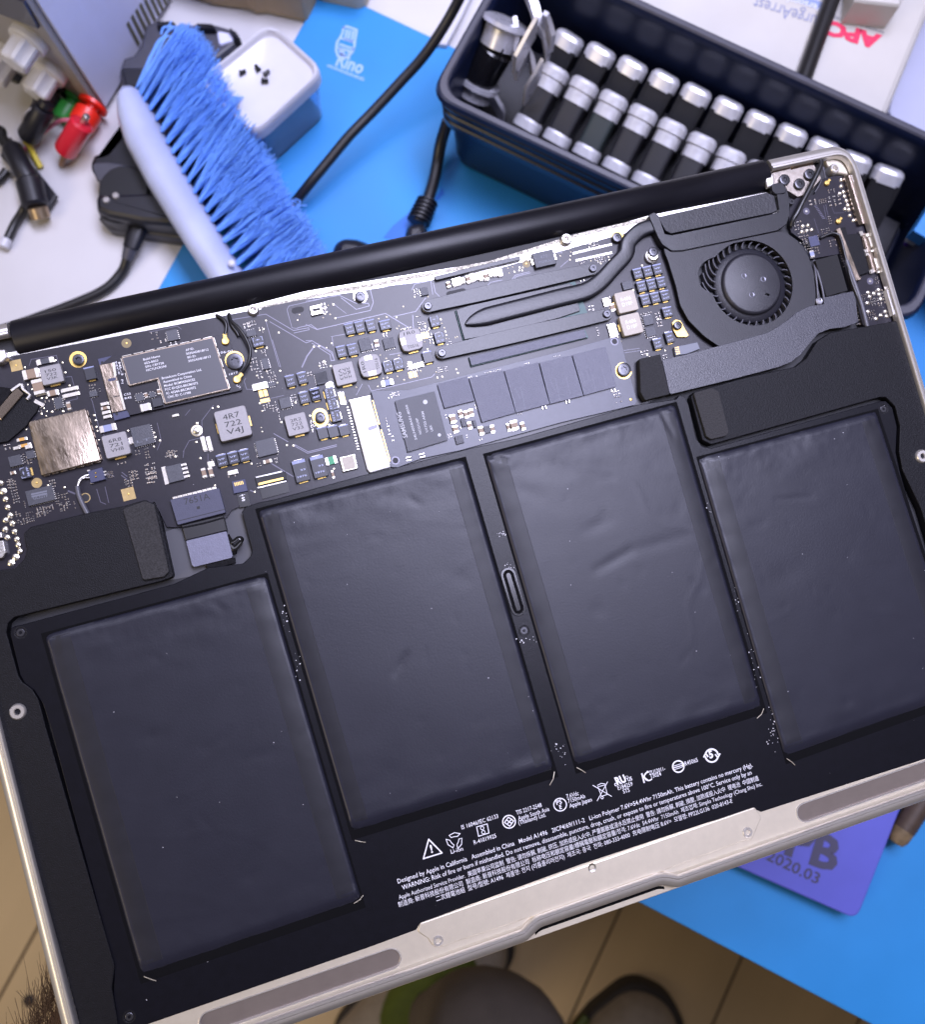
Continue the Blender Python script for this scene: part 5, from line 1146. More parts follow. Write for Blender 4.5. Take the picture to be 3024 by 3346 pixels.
# clusters of tiny passives: (frame, cx, cy, columns, rows, dx, dy)
CL = [(FA, 1620, 350, 2, 1, 50, 30), (FA, 1510, 300, 1, 3, 30, 30), (FA, 1560, 290, 1, 3, 30, 30), (FA, 1720, 372, 2, 1, 50, 20), (FA, 630, 960, 2, 3, 40, 34), (FA, 545, 1000, 1, 3, 30, 30), (FA, 395, 1030, 2, 2, 28, 28),
      (FA, 470, 945, 2, 1, 34, 20), (FA, 240, 1510, 1, 4, 20, 26), (FA, 290, 1530, 2, 3, 34, 30), (FA, 75, 1400, 2, 2, 40, 36), (FA, 165, 1230, 2, 2, 45, 30), (FA, 1370, 1470, 2, 3, 30, 30), (FA, 1460, 1460, 2, 4, 26, 28),
      (FA, 1500, 1640, 4, 4, 26, 46), (FA, 1340, 1680, 2, 3, 40, 34), (FA, 1290, 1760, 2, 3, 34, 26), (FA, 1500, 1700, 4, 3, 26, 48), (FA, 1210, 1560, 3, 1, 36, 20), (FA, 520, 1760, 3, 3, 24, 28), (FA, 110, 1770, 3, 3, 26, 30),
      (FA, 1700, 1470, 3, 2, 36, 30), (FA, 990, 835, 1, 2, 20, 24), (FA, 920, 800, 3, 2, 26, 30),
      (FB, 975, 480, 4, 2, 24, 30), (FB, 1075, 545, 2, 3, 26, 24), (FB, 1000, 880, 3, 4, 30, 34), (FB, 1170, 970, 3, 3, 28, 30), (FB, 1055, 985, 2, 3, 30, 28), (FB, 1190, 1025, 3, 2, 26, 26), (FB, 1120, 1315, 2, 3, 30, 22), (FB, 1190, 1305, 3, 4, 30, 26), (FB, 1245, 1360, 1, 5, 20, 34), (FB, 1400, 1215, 2, 3, 28, 26), (FB, 1555, 980, 2, 2, 28, 28), (FB, 1690, 890, 3, 3, 30, 26), (FB, 1590, 1500, 2, 3, 30, 40), (FB, 160, 1770, 3, 3, 34, 24), (FB, 1700, 330, 2, 3, 30, 40), (FB, 930, 500, 2, 2, 40, 30), (FB, 1100, 770, 2, 3, 30, 24),
      (FC, 1120, 560, 4, 1, 16, 20), (FC, 1140, 630, 4, 2, 16, 20), (FC, 1180, 700, 4, 2, 22, 24), (FC, 680, 880, 2, 4, 30, 26), (FC, 1000, 690, 4, 2, 26, 26), (FC, 1240, 780, 2, 4, 28, 30), (FC, 1330, 1090, 3, 3, 16, 22), (FC, 1390, 1080, 2, 3, 16, 20), (FC, 1010, 1060, 1, 3, 24, 26), (FC, 785, 745, 2, 2, 30, 24), (FC, 1080, 1090, 3, 2, 24, 26), (FC, 1430, 810, 2, 3, 18, 20), (FC, 35, 1130, 2, 2, 26, 24), (FC, 60, 1640, 1, 3, 24, 40), (FC, 1090, 320, 2, 3, 24, 24), (FC, 175, 470, 2, 3, 30, 30), (FC, 920, 1315, 0, 0, 1, 1),
      (FD, 1000, 275, 9, 1, 14, 14), (FD, 1060, 405, 5, 2, 16, 18), (FD, 1200, 390, 5, 3, 20, 20), (FD, 1140, 250, 4, 3, 22, 20), (FD, 1590, 845, 5, 1, 22, 20), (FD, 1700, 900, 2, 5, 26, 26), (FD, 1570, 940, 1, 4, 18, 24), (FD, 1180, 1000, 1, 4, 16, 22), (FD, 1125, 800, 2, 2, 30, 30), (FD, 1050, 580, 2, 2, 30, 24), (FD, 1740, 1215, 3, 2, 22, 22), (FD, 1580, 1180, 3, 2, 24, 24), (FD, 1385, 770, 1, 4, 20, 30), (FD, 1300, 720, 2, 2, 30, 26),
      (FU, 190, 620, 3, 9, 34, 38), (FU, 330, 800, 1, 4, 20, 24), (FU, 240, 930, 2, 3, 40, 26), (FU, 400, 970, 4, 5, 28, 28), (FU, 600, 870, 6, 4, 40, 24), (FU, 700, 530, 3, 3, 30, 40), (FU, 760, 690, 2, 3, 30, 30), (FU, 870, 740, 3, 5, 34, 36), (FU, 850, 840, 3, 4, 40, 26), (FU, 990, 810, 1, 4, 20, 26), (FU, 650, 830, 7, 1, 18, 14), (FU, 300, 1030, 4, 3, 36, 30), (FU, 1760, 420, 3, 4, 36, 36), (FU, 780, 790, 3, 3, 30, 30), (FU, 1460, 410, 4, 4, 20, 22), (FU, 560, 930, 5, 3, 34, 24), (FU, 1700, 500, 3, 3, 40, 30),
      (FT, 60, 115, 3, 3, 36, 28), (FT, 690, 340, 3, 2, 34, 26), (FT, 980, 230, 2, 2, 28, 26), (FT, 460, 200, 2, 2, 40, 26), (FT, 1170, 180, 2, 2, 18, 34), (FT, 1170, 60, 1, 5, 18, 28), (FT, 950, 90, 1, 4, 18, 34)]
def fpass(b, CLs, z0, body):
    for (F, cx0, cy0, nc, nr, dx, dy) in CLs:
        s = scale_at(F, cx0, cy0) if nc else 1
        for i in range(nc):
            for j in range(nr):
                if R5.random() < 0.12: continue
                x = cx0 + (i - (nc-1)/2)*dx + R5.uniform(-3, 3) + (j - (nr-1)/2)*dy*0.22; y = cy0 + (j - (nr-1)/2)*dy - (i - (nc-1)/2)*dx*0.22 + R5.uniform(-3, 3)
                c = L(F(x, y), z0); long_ = min(0.54*max(dx, dy)*s, 1.0); long_ = max(long_, 0.34)
                if R5.random() < 0.5: w_, h_ = long_, long_*0.5
                else: w_, h_ = long_*0.5, long_
                hz = R5.uniform(0.22, 0.38)
                if w_ > h_:
                    b.box(c[0] - w_*0.33, c[1], z0, w_*0.33, h_, z0+hz, 0.04, 0); b.box(c[0] + w_*0.33, c[1], z0, w_*0.33, h_, z0+hz, 0.04, 0); b.box(c[0], c[1], z0, w_*0.36, h_*0.9, z0+hz*0.95, 0, 1 + (R5.random() < 0.35))
                else:
                    b.box(c[0], c[1] - h_*0.33, z0, w_, h_*0.33, z0+hz, 0.04, 0); b.box(c[0], c[1] + h_*0.33, z0, w_, h_*0.33, z0+hz, 0.04, 0); b.box(c[0], c[1], z0, w_*0.9, h_*0.36, z0+hz*0.95, 0, 1 + (R5.random() < 0.35))
stuff('tiny_component', [solder, ceramic_brown, chip_mat], board, lambda b: fpass(b, CL, ZP, 0), 35)
CI = [(FS, 860, 495, 3, 2, 34, 28), (FS, 745, 625, 4, 3, 26, 22), (FS, 840, 870, 2, 4, 24, 28), (FS, 800, 1010, 5, 3, 30, 28), (FS, 660, 1110, 3, 3, 30, 30), (FS, 500, 1100, 4, 4, 34, 40), (FS, 560, 1190, 4, 4, 28, 36), (FS, 430, 940, 3, 3, 40, 44), (FS, 880, 1170, 3, 3, 34, 36), (FS, 1010, 1350, 2, 8, 28, 34), (FS, 660, 1270, 3, 3, 30, 34), (FR, 410, 1590, 4, 4, 20, 18), (FR, 460, 1640, 4, 3, 22, 22), (FR, 560, 1640, 4, 4, 26, 26), (FR, 500, 1780, 4, 5, 24, 20), (FR, 560, 1590, 5, 5, 34, 34), (FR, 300, 1620, 2, 5, 26, 40), (FR, 340, 1800, 2, 5, 26, 40), (FR, 560, 1400, 2, 4, 22, 22), (FS, 900, 620, 3, 3, 60, 50), (FS, 620, 640, 2, 2, 60, 40)]
stuff('tiny_component', [solder, ceramic_brown, chip_mat], io, lambda b: fpass(b, CI, ZI, 0), 35)
CS = [(FC, 845, 1350, 3, 2, 28, 30), (FC, 890, 1330, 3, 2, 26, 26), (FC, 800, 1600, 1, 3, 24, 26), (FC, 825, 1690, 1, 3, 24, 40), (FC, 865, 1790, 1, 3, 24, 40), (FV, 205, 550, 1, 2, 20, 24), (FV, 330, 660, 1, 2, 20, 24), (FV, 235, 715, 2, 2, 20, 22), (FV, 495, 745, 2, 1, 20, 20), (FV, 455, 470, 1, 2, 20, 24), (FV, 600, 165, 8, 1, 18, 16), (FV, 430, 212, 4, 1, 22, 16), (FV, 890, 100, 3, 1, 18, 16), (FV, 1155, 35, 5, 1, 16, 14), (FV, 1650, 350, 3, 2, 20, 24), (FV, 1665, 382, 5, 1, 12, 12), (FV, 1675, 425, 5, 1, 12, 12), (FV, 830, 530, 3, 1, 16, 16), (FV, 380, 720, 1, 2, 20, 22)]
stuff('tiny_component', [solder, ceramic_brown, chip_mat], ssd, lambda b: fpass(b, CS, ZS, 0), 35)
# copper tracks showing through the mask
TR = [(FB, 0.16, (780, 440, 1120, 385, 1395, 548, 1545, 520, 1550, 540, 1400, 572)), (FB, 0.16, (1160, 460, 1520, 670, 1580, 650, 1780, 760, 1800, 840, 1770, 845)), (FB, 0.12, (1120, 450, 1250, 900, 1270, 910)), (FB, 0.12, (1185, 640, 1265, 900)), (FB, 0.16, (1435, 520, 1570, 490, 1630, 535, 1822, 495)), (FB, 0.12, (1330, 340, 1380, 520, 1440, 530)), (FB, 0.3, (1480, 910, 1530, 800, 1590, 720)), (FB, 0.14, (920, 1020, 905, 1050, 930, 1130, 990, 1130)), (FB, 0.12, (1330, 340, 1350, 305, 1822, 200)),
      (FB, 0.2, (1200, 1570, 1340, 1650)), (FB, 0.2, (1400, 1690, 1535, 1765, 1822, 1695)), (FB, 0.2, (1410, 1680, 1540, 1750, 1822, 1680)), (FB, 0.12, (490, 1600, 485, 1440, 600, 1290)), (FB, 0.12, (300, 1750, 360, 1640, 480, 1610)), (FB, 0.1, (320, 1390, 370, 1330)), (FB, 0.12, (1170, 1220, 1300, 1190)),
      (FC, 0.16, (0, 640, 110, 690, 790, 530, 1035, 680)), (FC, 0.14, (0, 410, 330, 350, 500, 430, 620, 430, 630, 455, 500, 490, 350, 375)), (FC, 0.14, (300, 575, 640, 500, 670, 420, 640, 300, 670, 275, 1250, 205)), (FC, 0.14, (870, 560, 1090, 510, 1190, 375)), (FC, 0.14, (1060, 545, 1070, 690)), (FC, 0.12, (250, 760, 390, 735)), (FC, 0.14, (260, 760, 270, 850)), (FC, 0.16, (0, 800, 60, 800, 250, 920, 285, 995, 250, 1000, 240, 940, 60, 825)), (FC, 0.12, (620, 1240, 650, 1300, 1020, 1215, 1250, 1160, 1280, 1130)), (FC, 0.12, (1050, 300, 1080, 240, 1240, 205, 1260, 340)), (FC, 0.12, (1265, 230, 1285, 320, 1330, 365)), (FC, 0.1, (280, 440, 400, 530)), (FC, 0.12, (500, 1340, 560, 1230)), (FC, 0.12, (830, 940, 1000, 910)),
      (FD, 0.12, (240, 610, 270, 580, 370, 560)), (FD, 0.12, (450, 560, 480, 520, 600, 490)), (FD, 0.12, (460, 565, 490, 530, 610, 500)), (FD, 0.12, (840, 330, 880, 330)), (FD, 0.12, (865, 450, 930, 395)), (FD, 0.1, (1400, 1160, 1540, 1140)), (FD, 0.1, (1410, 1180, 1545, 1160)),
      (FA, 0.12, (290, 590, 310, 530, 560, 490, 600, 650)), (FA, 0.12, (610, 710, 710, 700, 770, 920, 650, 950)), (FA, 0.14, (890, 880, 920, 960, 980, 1200)), (FA, 0.12, (1560, 1160, 1600, 1330, 1560, 1430)), (FA, 0.12, (1480, 260, 1760, 200, 1800, 230)), (FA, 0.12, (1040, 1300, 1020, 1250)), (FA, 0.2, (1210, 1650, 1260, 1690)), (FA, 0.2, (1205, 1680, 1260, 1720)), (FA, 0.2, (1060, 1660, 1130, 1690)),
      (FU, 0.14, (1280, 600, 1330, 770, 1400, 800)), (FU, 0.14, (1390, 570, 1440, 780)), (FU, 0.35, (905, 625, 990, 660)), (FT, 0.22, (1110, 210, 1355, 355)), (FT, 0.12, (430, 110, 430, 190)), (FT, 0.25, (890, 505, 935, 525)), (FT, 0.12, (170, 80, 160, 150))]
def ftr(b):
    for F, wd, xy in TR: strip(b, [L(q, ZP) for q in pts(F, *xy)], wd*1.35, ZP + 0.012)
stuff('copper_track', pcb_line, board, ftr)
b = lmb()
for F, wd, xy in ((FS, 0.14, (765, 680, 800, 860)), (FS, 0.14, (790, 670, 830, 850)), (FS, 0.1, (870, 700, 900, 780, 1020, 775)), (FS, 0.1, (640, 850, 700, 1040)), (FS, 0.1, (920, 830, 960, 900))): strip(b, [L(q, ZI) for q in pts(F, *xy)], wd, ZI + 0.012)
o = b.build('copper_track', pcb_line, io, smooth=0); o['kind'] = 'stuff'
# lint and crumbs lying on the battery
def crumbs(b):
    for (F, x, y, n, sx, sy) in ((FG, 260, 1270, 14, 40, 120), (FG, 350, 1560, 10, 40, 140), (FH, 290, 890, 6, 30, 30), (FH, 440, 1600, 16, 90, 50), (FH, 1650, 730, 12, 60, 60), (FI, 330, 1150, 16, 30, 80), (FI, 420, 1450, 30, 40, 150), (FI, 510, 1780, 40, 30, 150), (FJ, 1280, 120, 16, 60, 90), (FF, 1000, 500, 12, 60, 200), (FH, 330, 1120, 10, 40, 40), (FG, 1700, 690, 6, 30, 20)):
        for k in range(n):
            px, py = x + R5.gauss(0, sx*0.5), y + R5.gauss(0, sy*0.5)
            zc_ = -0.55 if F is FF else ZF + 0.05
            c = L(F(px, py), zc_); r = abs(R5.gauss(0.10, 0.07)) + 0.05
            pl_ = [(c[0] + r*R5.uniform(0.5, 1.2)*math.cos(2*PI*k_/6), c[1] + r*R5.uniform(0.5, 1.2)*math.sin(2*PI*k_/6)) for k_ in range(6)]
            b.prism(pl_, zc_ - 0.05, zc_ + r*0.8)
stuff('crumb', M('white_crumbs', (0.62, 0.62, 0.66), 0.6), batt, crumbs)

# ================================================================== BENCH AND ROOM
def PY(x, y, y0):
    d = ray(x, y); return CAM + d * (y0 / d.y)
def PX(x, y, x0):
    d = ray(x, y); return CAM + d * (x0 / d.x)
def wprism(name, pf, z0, z1, mat, parent=None, bev=0.0, r=0.0, smooth=35, n=5, holes=None, low=False):
    """outline measured on its top plane z1, walls straight down to z0"""
    p = [tuple(P(x, y, z0 if low else z1).xy) for x, y in pf]
    p = rounded(p, r, n) if r else ccw(p)
    return MB().prism(p, z0, z1, bev, holes=holes).build(name, mat, parent, smooth=smooth)
bench_white = M('bench_laminate', (0.575, 0.565, 0.58), 0.42, var=0.05, vscale=14, bump=0.03, bscale=300, rvar=0.08)
floor_mat = M('floor_laminate', (0.62, 0.45, 0.24), 0.42, var=0.12, vscale=9, bump=0.05, bscale=120, stretch=(1, 0.12, 1))
mat_blue = M('blue_silicone', (0.018, 0.240, 0.62), 0.52, var=0.06, vscale=22, bump=0.10, bscale=900, rvar=0.07, dust=0.12)
mat_dark = M('deep_blue_print', (0.002, 0.13, 0.56), 0.5)
mat_white = M('pale_mat_print', (0.36, 0.52, 0.86), 0.55)
black_abs = M('black_abs', (0.008, 0.008, 0.013), 0.42, var=0.1, vscale=200, bump=0.1, bscale=1500, spec=0.5)
grey_abs = M('charcoal_abs', (0.055, 0.055, 0.072), 0.45, var=0.08, vscale=200, bump=0.1, bscale=1500)
mat_reflect_abs = M('black_abs_mat_reflection', (0.005, 0.009, 0.030), 0.32, var=0.1, vscale=150, bump=0.08, bscale=1200, spec=0.5)  # black plastic with the mat's blue reflection put into its colour
rim_abs = M('toolbox_rim_abs', (0.060, 0.060, 0.080), 0.42, var=0.08, vscale=150, bump=0.1, bscale=1200)
cable_mat = M('cable_jacket', (0.009, 0.0085, 0.010), 0.38, var=0.15, vscale=60, spec=0.6)
white_pp = M('white_polypropylene', (0.58, 0.58, 0.64), 0.35, var=0.02, vscale=80, sub=0.1)
clear_pp = M('cloudy_polypropylene', (0.70, 0.80, 0.96), 0.10, trans=0.96, var=0.05, vscale=60)
bristle_mat = M('blue_bristle', (0.19, 0.42, 0.94), 0.42, var=0.10, vscale=25, spec=0.4)
handle_mat = M('milky_handle', (0.44, 0.48, 0.64), 0.30, var=0.10, vscale=35, sub=0.25)
lav_metal = M('lavender_enamel', (0.68, 0.69, 0.86), 0.45, var=0.03, vscale=40, bump=0.05, bscale=900)
panel_grey = M('grey_panel', (0.36, 0.34, 0.33), 0.5, var=0.05, vscale=60)
knob_white = M('ivory_knob', (0.70, 0.69, 0.70), 0.42, var=0.04, vscale=120)
chrome = M('brushed_chrome', (0.60, 0.60, 0.66), 0.30, 0.55, var=0.06, vscale=200, rvar=0.08)
cap_silver = M('silver_cap', (0.58, 0.58, 0.62), 0.36, 0.45, var=0.06, vscale=300, rvar=0.06)
sleeve = M('charcoal_sleeve', (0.012, 0.012, 0.016), 0.45, var=0.08, vscale=300)
ribbed = M('black_ribbed_grip', (0.004, 0.004, 0.006), 0.6, var=0.1, vscale=300, spec=0.3)
apc_white = M('ivory_abs', (0.54, 0.52, 0.49), 0.42, var=0.05, vscale=25, bump=0.05, bscale=400, rvar=0.06)
card_tan = M('cardboard', (0.36, 0.27, 0.17), 0.8, var=0.10, vscale=60, bump=0.1, bscale=500)

fl = MB().prism([(-3, -3), (3, -3), (3, 3), (-3, 3)], -0.05, -0.002).build('floor', M('floor_underlay', (0.10, 0.07, 0.04), 0.8), smooth=0); fl['kind'] = 'structure'
PW = 0.1675; rp_ = random.Random(5)
for i in range(-8, 9):
    x0 = 0.346 + i*PW; off = rp_.uniform(0, 1.2); y = -1.9 - off
    while y < 1.9:
        y1 = y + 1.2
        b = MB().prism(rectp(x0 + PW/2, (y+y1)/2, PW - 0.003, y1 - y - 0.003), -0.002, 0.0 + rp_.uniform(-0.0003, 0.0003), 0.0012)
        b.build('plank', floor_mat, fl, smooth=0); y = y1

bench = empty('workbench', (0, 0.4, 0), 'white topped workbench running under the laptop and all the tools', 'workbench')
MB().prism([(-1.1, -0.4725), (1.1, -0.4725), (1.1, 0.5), (-1.1, 0.5)], BZ - 0.028, BZ, 0.003).build('bench_top', bench_white, bench)
for sx in (-1, 1):
    for yy in (-0.42, 0.45): MB().prism(rectp(sx*1.04, yy, 0.05, 0.05), 0.0, BZ - 0.028, 0.002).build('leg', grey_abs, bench)
MB().prism(rectp(0, 0.46, 2.0, 0.02), 0.45, BZ - 0.028).build('apron', grey_abs, bench)

wm = empty('work_mat', (0.1, 0.13, BZ), 'blue silicone work mat spread over the white bench', 'mat')
def child(o, par):                                       # keep world place under an unrotated parent
    o.parent = par; o.location = Vector(o.location) - par.location; return o
mt = MB().prism(rounded([(-0.249, -0.0745), (0.60, -0.0745), (0.60, 0.332), (-0.2615, 0.3305)], 0.004), BZ + 0.0002, BZ + 0.0025, 0.0006).build('mat_sheet', mat_blue)
child(mt, wm)
ZM = BZ + 0.0027
def mstrip(b, F, wd, *xy, closed=False, z=ZM): strip(b, [P(*F(xy[i], xy[i+1]), z).xy for i in range(0, len(xy), 2)], wd, z, closed=closed)
FLG = fr(980, 60, 300/1822)
lg = MB()
def S1(*a, w_=0.0014, closed=False):
    ps = [P(*FLG(a[i], a[i+1]), ZM).xy for i in range(0, len(a), 2)]
    if closed: ps.append(ps[0])
    for i in range(len(ps)-1):
        t = (ps[i+1]-ps[i]).normalized(); n = Vector((-t.y, t.x))*w_/2; e = t*w_*0.3
        z = ZM + 0.00002*(i % 4)
        q = [ps[i]-n-e, ps[i+1]-n+e, ps[i+1]+n+e, ps[i]+n-e]; lg.add([(c.x, c.y, z) for c in q], [(0, 1, 2, 3)])
S1(870, 190, 930, 165, 1130, 235, 1095, 450, 1085, 560, 1040, 680, 960, 770, 890, 800, 760, 760, 720, 640, 740, 480, 800, 390, 850, 300, closed=True)
S1(820, 395, 1080, 480); S1(790, 520, 1060, 610); S1(770, 590, 1010, 660, 960, 720); S1(790, 610, 830, 740); S1(940, 230, 900, 410); S1(1000, 250, 960, 430); S1(1065, 260, 1030, 460); S1(850, 640, 900, 760)
lg.build('printed_emblem', mat_white, wm, -wm.location, smooth=0)
lg = MB(); A0, B0 = P(*FLG(700, 930), ZM).xy, P(*FLG(1220, 1110), ZM).xy
put_text(lg, 'Rino', A0, B0, 0.009, ZM, 0, 0.03); A0, B0 = P(*FLG(530, 960), ZM).xy, P(*FLG(1270, 1250), ZM).xy

for k in range(22):
    a_ = A0.lerp(B0, (k + 0.15)/22); c_ = A0.lerp(B0, (k + 0.75)/22); n_ = Vector((-(c_-a_).y, (c_-a_).x)).normalized()*0.0028*(0.7 + 0.3*((k*7) % 3)/2)
    lg.add([(a_.x, a_.y, ZM), (c_.x, c_.y, ZM), (c_.x + n_.x, c_.y + n_.y, ZM), (a_.x + n_.x*0.6, a_.y + n_.y*0.6, ZM)], [(0, 1, 2, 3)])
lg.build('printed_name', mat_white, wm, -wm.location, smooth=0)
for q in ((FO(1260, 1770), FO(1330, 1680), FO(1480, 1560), FO(1540, 1600), FO(1470, 1760), FO(1400, 1800)), (FO(1645, 1480), FO(1700, 1395), FO(1715, 1440), FO(1665, 1495))):
    wprism('printed_patch', q, BZ + 0.0005, ZM + 0.00003, mat_dark, smooth=0).parent = None
    o = COL.objects[-1]; child(o, wm)

# ------------------------------------------------------------------ lidded tub and screws
TZ = BZ + 0.046
tc = [P(*q, TZ) for q in ((884, 66), (1064, 228), (828, 445), (640, 262))]
ctr = sum(tc, Vector())/4
tub = empty('plastic_tub', (ctr.x, ctr.y, BZ + 0.0025), 'clear square plastic tub with white lid standing on the blue mat', 'container')
def ringp(scale, r): return rounded([((q.x-ctr.x)*scale, (q.y-ctr.y)*scale) for q in tc], r, 6)
b = MB(); h = TZ - BZ - 0.0025
b.rings([[(x, y, z) for x, y in ringp(s_, 0.009)] for s_, z in ((0.86, 0.0), (0.875, 0.002), (0.955, h - 0.006), (0.93, h - 0.006), (0.845, 0.003))], captop=True, capbot=True)
b.build('tub_body', clear_pp, tub)
b = MB()
b.rings([[(x, y, z) for x, y in ringp(s_, 0.010)] for s_, z in ((0.965, h - 0.010), (1.0, h - 0.010), (1.0, h - 0.004), (0.985, h - 0.0012), (0.955, h), (0.925, h - 0.0004), (0.90, h - 0.0030), (0.885, h - 0.0042), (0.865, h - 0.0046))], captop=True, capbot=True)
b.build('lid', white_pp, tub, smooth=50)
scm = M('tiny_black_screw', (0.015, 0.015, 0.016), 0.35, 0.6)
for i, (x, y, rz, lb_) in enumerate(((188, 540, 0.9, 'small black screw lying alone on the white tub lid'), (330, 518, 2.6, 'small black screw at the upper end of the group on the lid'), (372, 552, 1.3, 'small black screw in the middle of the group on the lid'), (352, 595, 0.4, 'small black screw at the lower end of the group on the lid'))):
    q = P(*FO(x, y), TZ - 0.002)
    b = MB(); m = Matrix.Rotation(PI/2, 4, 'Y')
    b.lathe([(0.0016, 0), (0.0016, 0.0007), (0.0010, 0.0011)], 12, 0, m); b.lathe([(0.0011, 0.001), (0.0011, 0.0034), (0.0008, 0.0038)], 10, 0, m)
    o = b.build('tiny_screw', scm, None, (q.x, q.y, TZ - 0.0046 + 0.0018), rz); tag(o, lb_, 'screw', 'small screws on the tub lid')

# ------------------------------------------------------------------ hand brush
HZ = BZ + 0.036
hb = P(560, 600, BZ)
brush = empty('hand_brush', (hb.x, hb.y, BZ), 'hand brush with milky plastic handle and blue bristles lying across the bench', 'brush')
LH = [(392, 300), (386, 350), (388, 400), (412, 475), (482, 606), (572, 750), (672, 902), (800, 1090), (960, 1330)]
RH = [(438, 288), (468, 312), (518, 395), (550, 465), (614, 584), (684, 702), (780, 862), (905, 1075), (1060, 1330)]
loops = []
for i, (a, c) in enumerate(zip(LH, RH)):
    A, C = P(*a, HZ), P(*c, HZ - 0.004); m = (A+C)/2; e = (C-A)/2; t = 0.35 if i == 0 else 1.0
    up = Vector((0, 0, 0.011*t))
    loops.append([m + e*math.cos(u) + up*math.sin(u)*(1.0 if math.sin(u) > 0 else 1.6) for u in [2*PI*k/20 for k in range(20)]])
MB().rings([[tuple(q - brush.location) for q in lp] for lp in loops], captop=True, capbot=True).build('handle', handle_mat, brush, smooth=60)
hq = P(757, 860, HZ + 0.010); MB().lathe([(0.0022, 0), (0.0016, 0.001), (0.0006, 0.0013)], 12).build('hanging_stud', white_pp, brush, hq - brush.location)
TIP = [FN(1330, 225), FN(1450, 250), FN(1560, 400), FN(1650, 600), FN(1770, 760), FO(130, 770), FO(250, 960), FO(400, 1190), FO(490, 1400), FO(570, 1560), FO(660, 1650), FO(740, 1790), FO(800, 1900), FO(900, 2100)]
BAS = [(452, 300), (480, 335), (518, 395), (550, 465), (582, 525), (614, 584), (650, 645), (684, 702), (720, 760), (760, 830), (800, 895), (840, 960), (880, 1030), (960, 1160)]
def along(pl, t):
    x = t*(len(pl)-1); i = min(int(x), len(pl)-2); u = x - i
    return Vector(pl[i])*(1-u) + Vector(pl[i+1])*u
RB = random.Random(21)
nT = 24; b = MB(); dark = 0
for row in range(3):
    for k in range(nT):
        t0 = (k + 0.12*row + 0.25)/nT
        if t0 > 0.99: continue
        base2 = along(BAS, t0); tip2 = along(TIP, min(max(t0 + 0.012*(row-1), 0), 1))
        zb = BZ + 0.016 + 0.010*row; zt = BZ + 0.010 + 0.017*row
        for s in range(90):
            tt = min(max(t0 + RB.gauss(0, 0.0068), 0), 1)
            bb = P(*(base2 + Vector((RB.uniform(-7, 2), RB.uniform(-7, 7)))), zb + RB.uniform(-0.003, 0.003))
            tp = along(TIP, min(max(t0 + RB.gauss(0.0, 0.020), 0), 1)); ln = RB.gauss(1.0, 0.045) - (0.10 if RB.random() < 0.15 else 0)
            tp = Vector(base2) + (tp - Vector(base2))*ln
            tq = P(*tp, max(zt + RB.gauss(0, 0.0045), BZ + 0.004))
            mid = (bb + tq)/2 + Vector((RB.gauss(0, 0.0006), RB.gauss(0, 0.0006), 0.001 + RB.gauss(0, 0.0008)))
            q1 = bb*0.25 + mid*0.5 + tq*0.25; end = tq + Vector((RB.gauss(0, 0.0010), RB.gauss(0, 0.0010), RB.gauss(0, 0.0008)))
            b.tube([bb - brush.location, mid - brush.location, end - brush.location], [0.00028, 0.00027, 0.00021], 3, cap=False)
o = b.build('bristles', bristle_mat, brush, smooth=80); o['kind'] = 'stuff'
b = MB()
for xy, zz in (((1010, 660, 1100, 460, 1190, 330, 1240, 230, 1275, 160), 0.03), ((1020, 640, 1120, 420, 1180, 300, 1260, 270, 1290, 330), 0.034), ((1060, 600, 1150, 380, 1250, 230, 1310, 200, 1350, 250), 0.036), ((1050, 640, 1130, 470, 1225, 290, 1280, 280, 1300, 350), 0.03), ((1200, 260, 1210, 210, 1260, 195, 1310, 215, 1330, 300), 0.035), ((1040, 620, 1160, 420, 1240, 260), 0.037), ((1030, 650, 1110, 430, 1200, 290, 1300, 200), 0.03), ((1290, 300, 1300, 230, 1240, 200, 1200, 250), 0.033)):
    pl = [P(*FN(xy[i], xy[i+1]), BZ + zz) - brush.location for i in range(0, len(xy), 2)]
    b.tube(curve(pl, 5), 0.0005, 4)
for xy in ((600, 1480, 640, 1500, 620, 1540, 650, 1530, 690, 1530), (570, 1500, 590, 1490, 620, 1520)):
    pl = [P(*FO(xy[i], xy[i+1]), BZ + 0.02) - brush.location for i in range(0, len(xy), 2)]; b.tube(curve(pl, 5), 0.0004, 4)
o = b.build('stray_bristles', bristle_mat, brush); o['kind'] = 'stuff'

# ------------------------------------------------------------------ black tray and black dock behind the brush
def thing_prism(name, pf, z0, z1, mat, label, cat, bev=0.002, r=0.003, group=None, low=False):
    c = P(*pf[0], BZ); e = empty(name, (c.x, c.y, BZ), label, cat, group); o = wprism('body', pf, z0, z1, mat, None, bev, r, low=low); child(o, e); return e
tray = thing_prism('plastic_tray', pts(FN, 1080, 185, 1165, 150, 1290, 150, 1310, 185, 1440, 180, 1460, 170, 1570, 170, 1680, 200, 1750, 225, 1790, 280, 1760, 320, 1560, 480, 1200, 800, 960, 760, 910, 640, 885, 530, 915, 430, 985, 410, 1040, 345), BZ, BZ + 0.016, grey_abs, 'dark grey plastic tray with notched rim half hidden behind the blue bristles', 'tray')
for pf, z1, mt_ in ((pts(FN, 1165, 150, 1290, 150, 1305, 195, 1160, 195), BZ + 0.021, black_abs), (pts(FN, 1450, 165, 1580, 170, 1610, 215, 1460, 210), BZ + 0.021, black_abs), (pts(FN, 1690, 200, 1750, 225, 1795, 290, 1740, 270), BZ + 0.022, black_abs), (pts(FN, 895, 500, 1080, 500, 1060, 650, 930, 650), BZ + 0.019, black_abs)):
    child(wprism('tray_tab', pf, BZ + 0.010, z1, mt_, None, 0.0015, 0.002), tray)
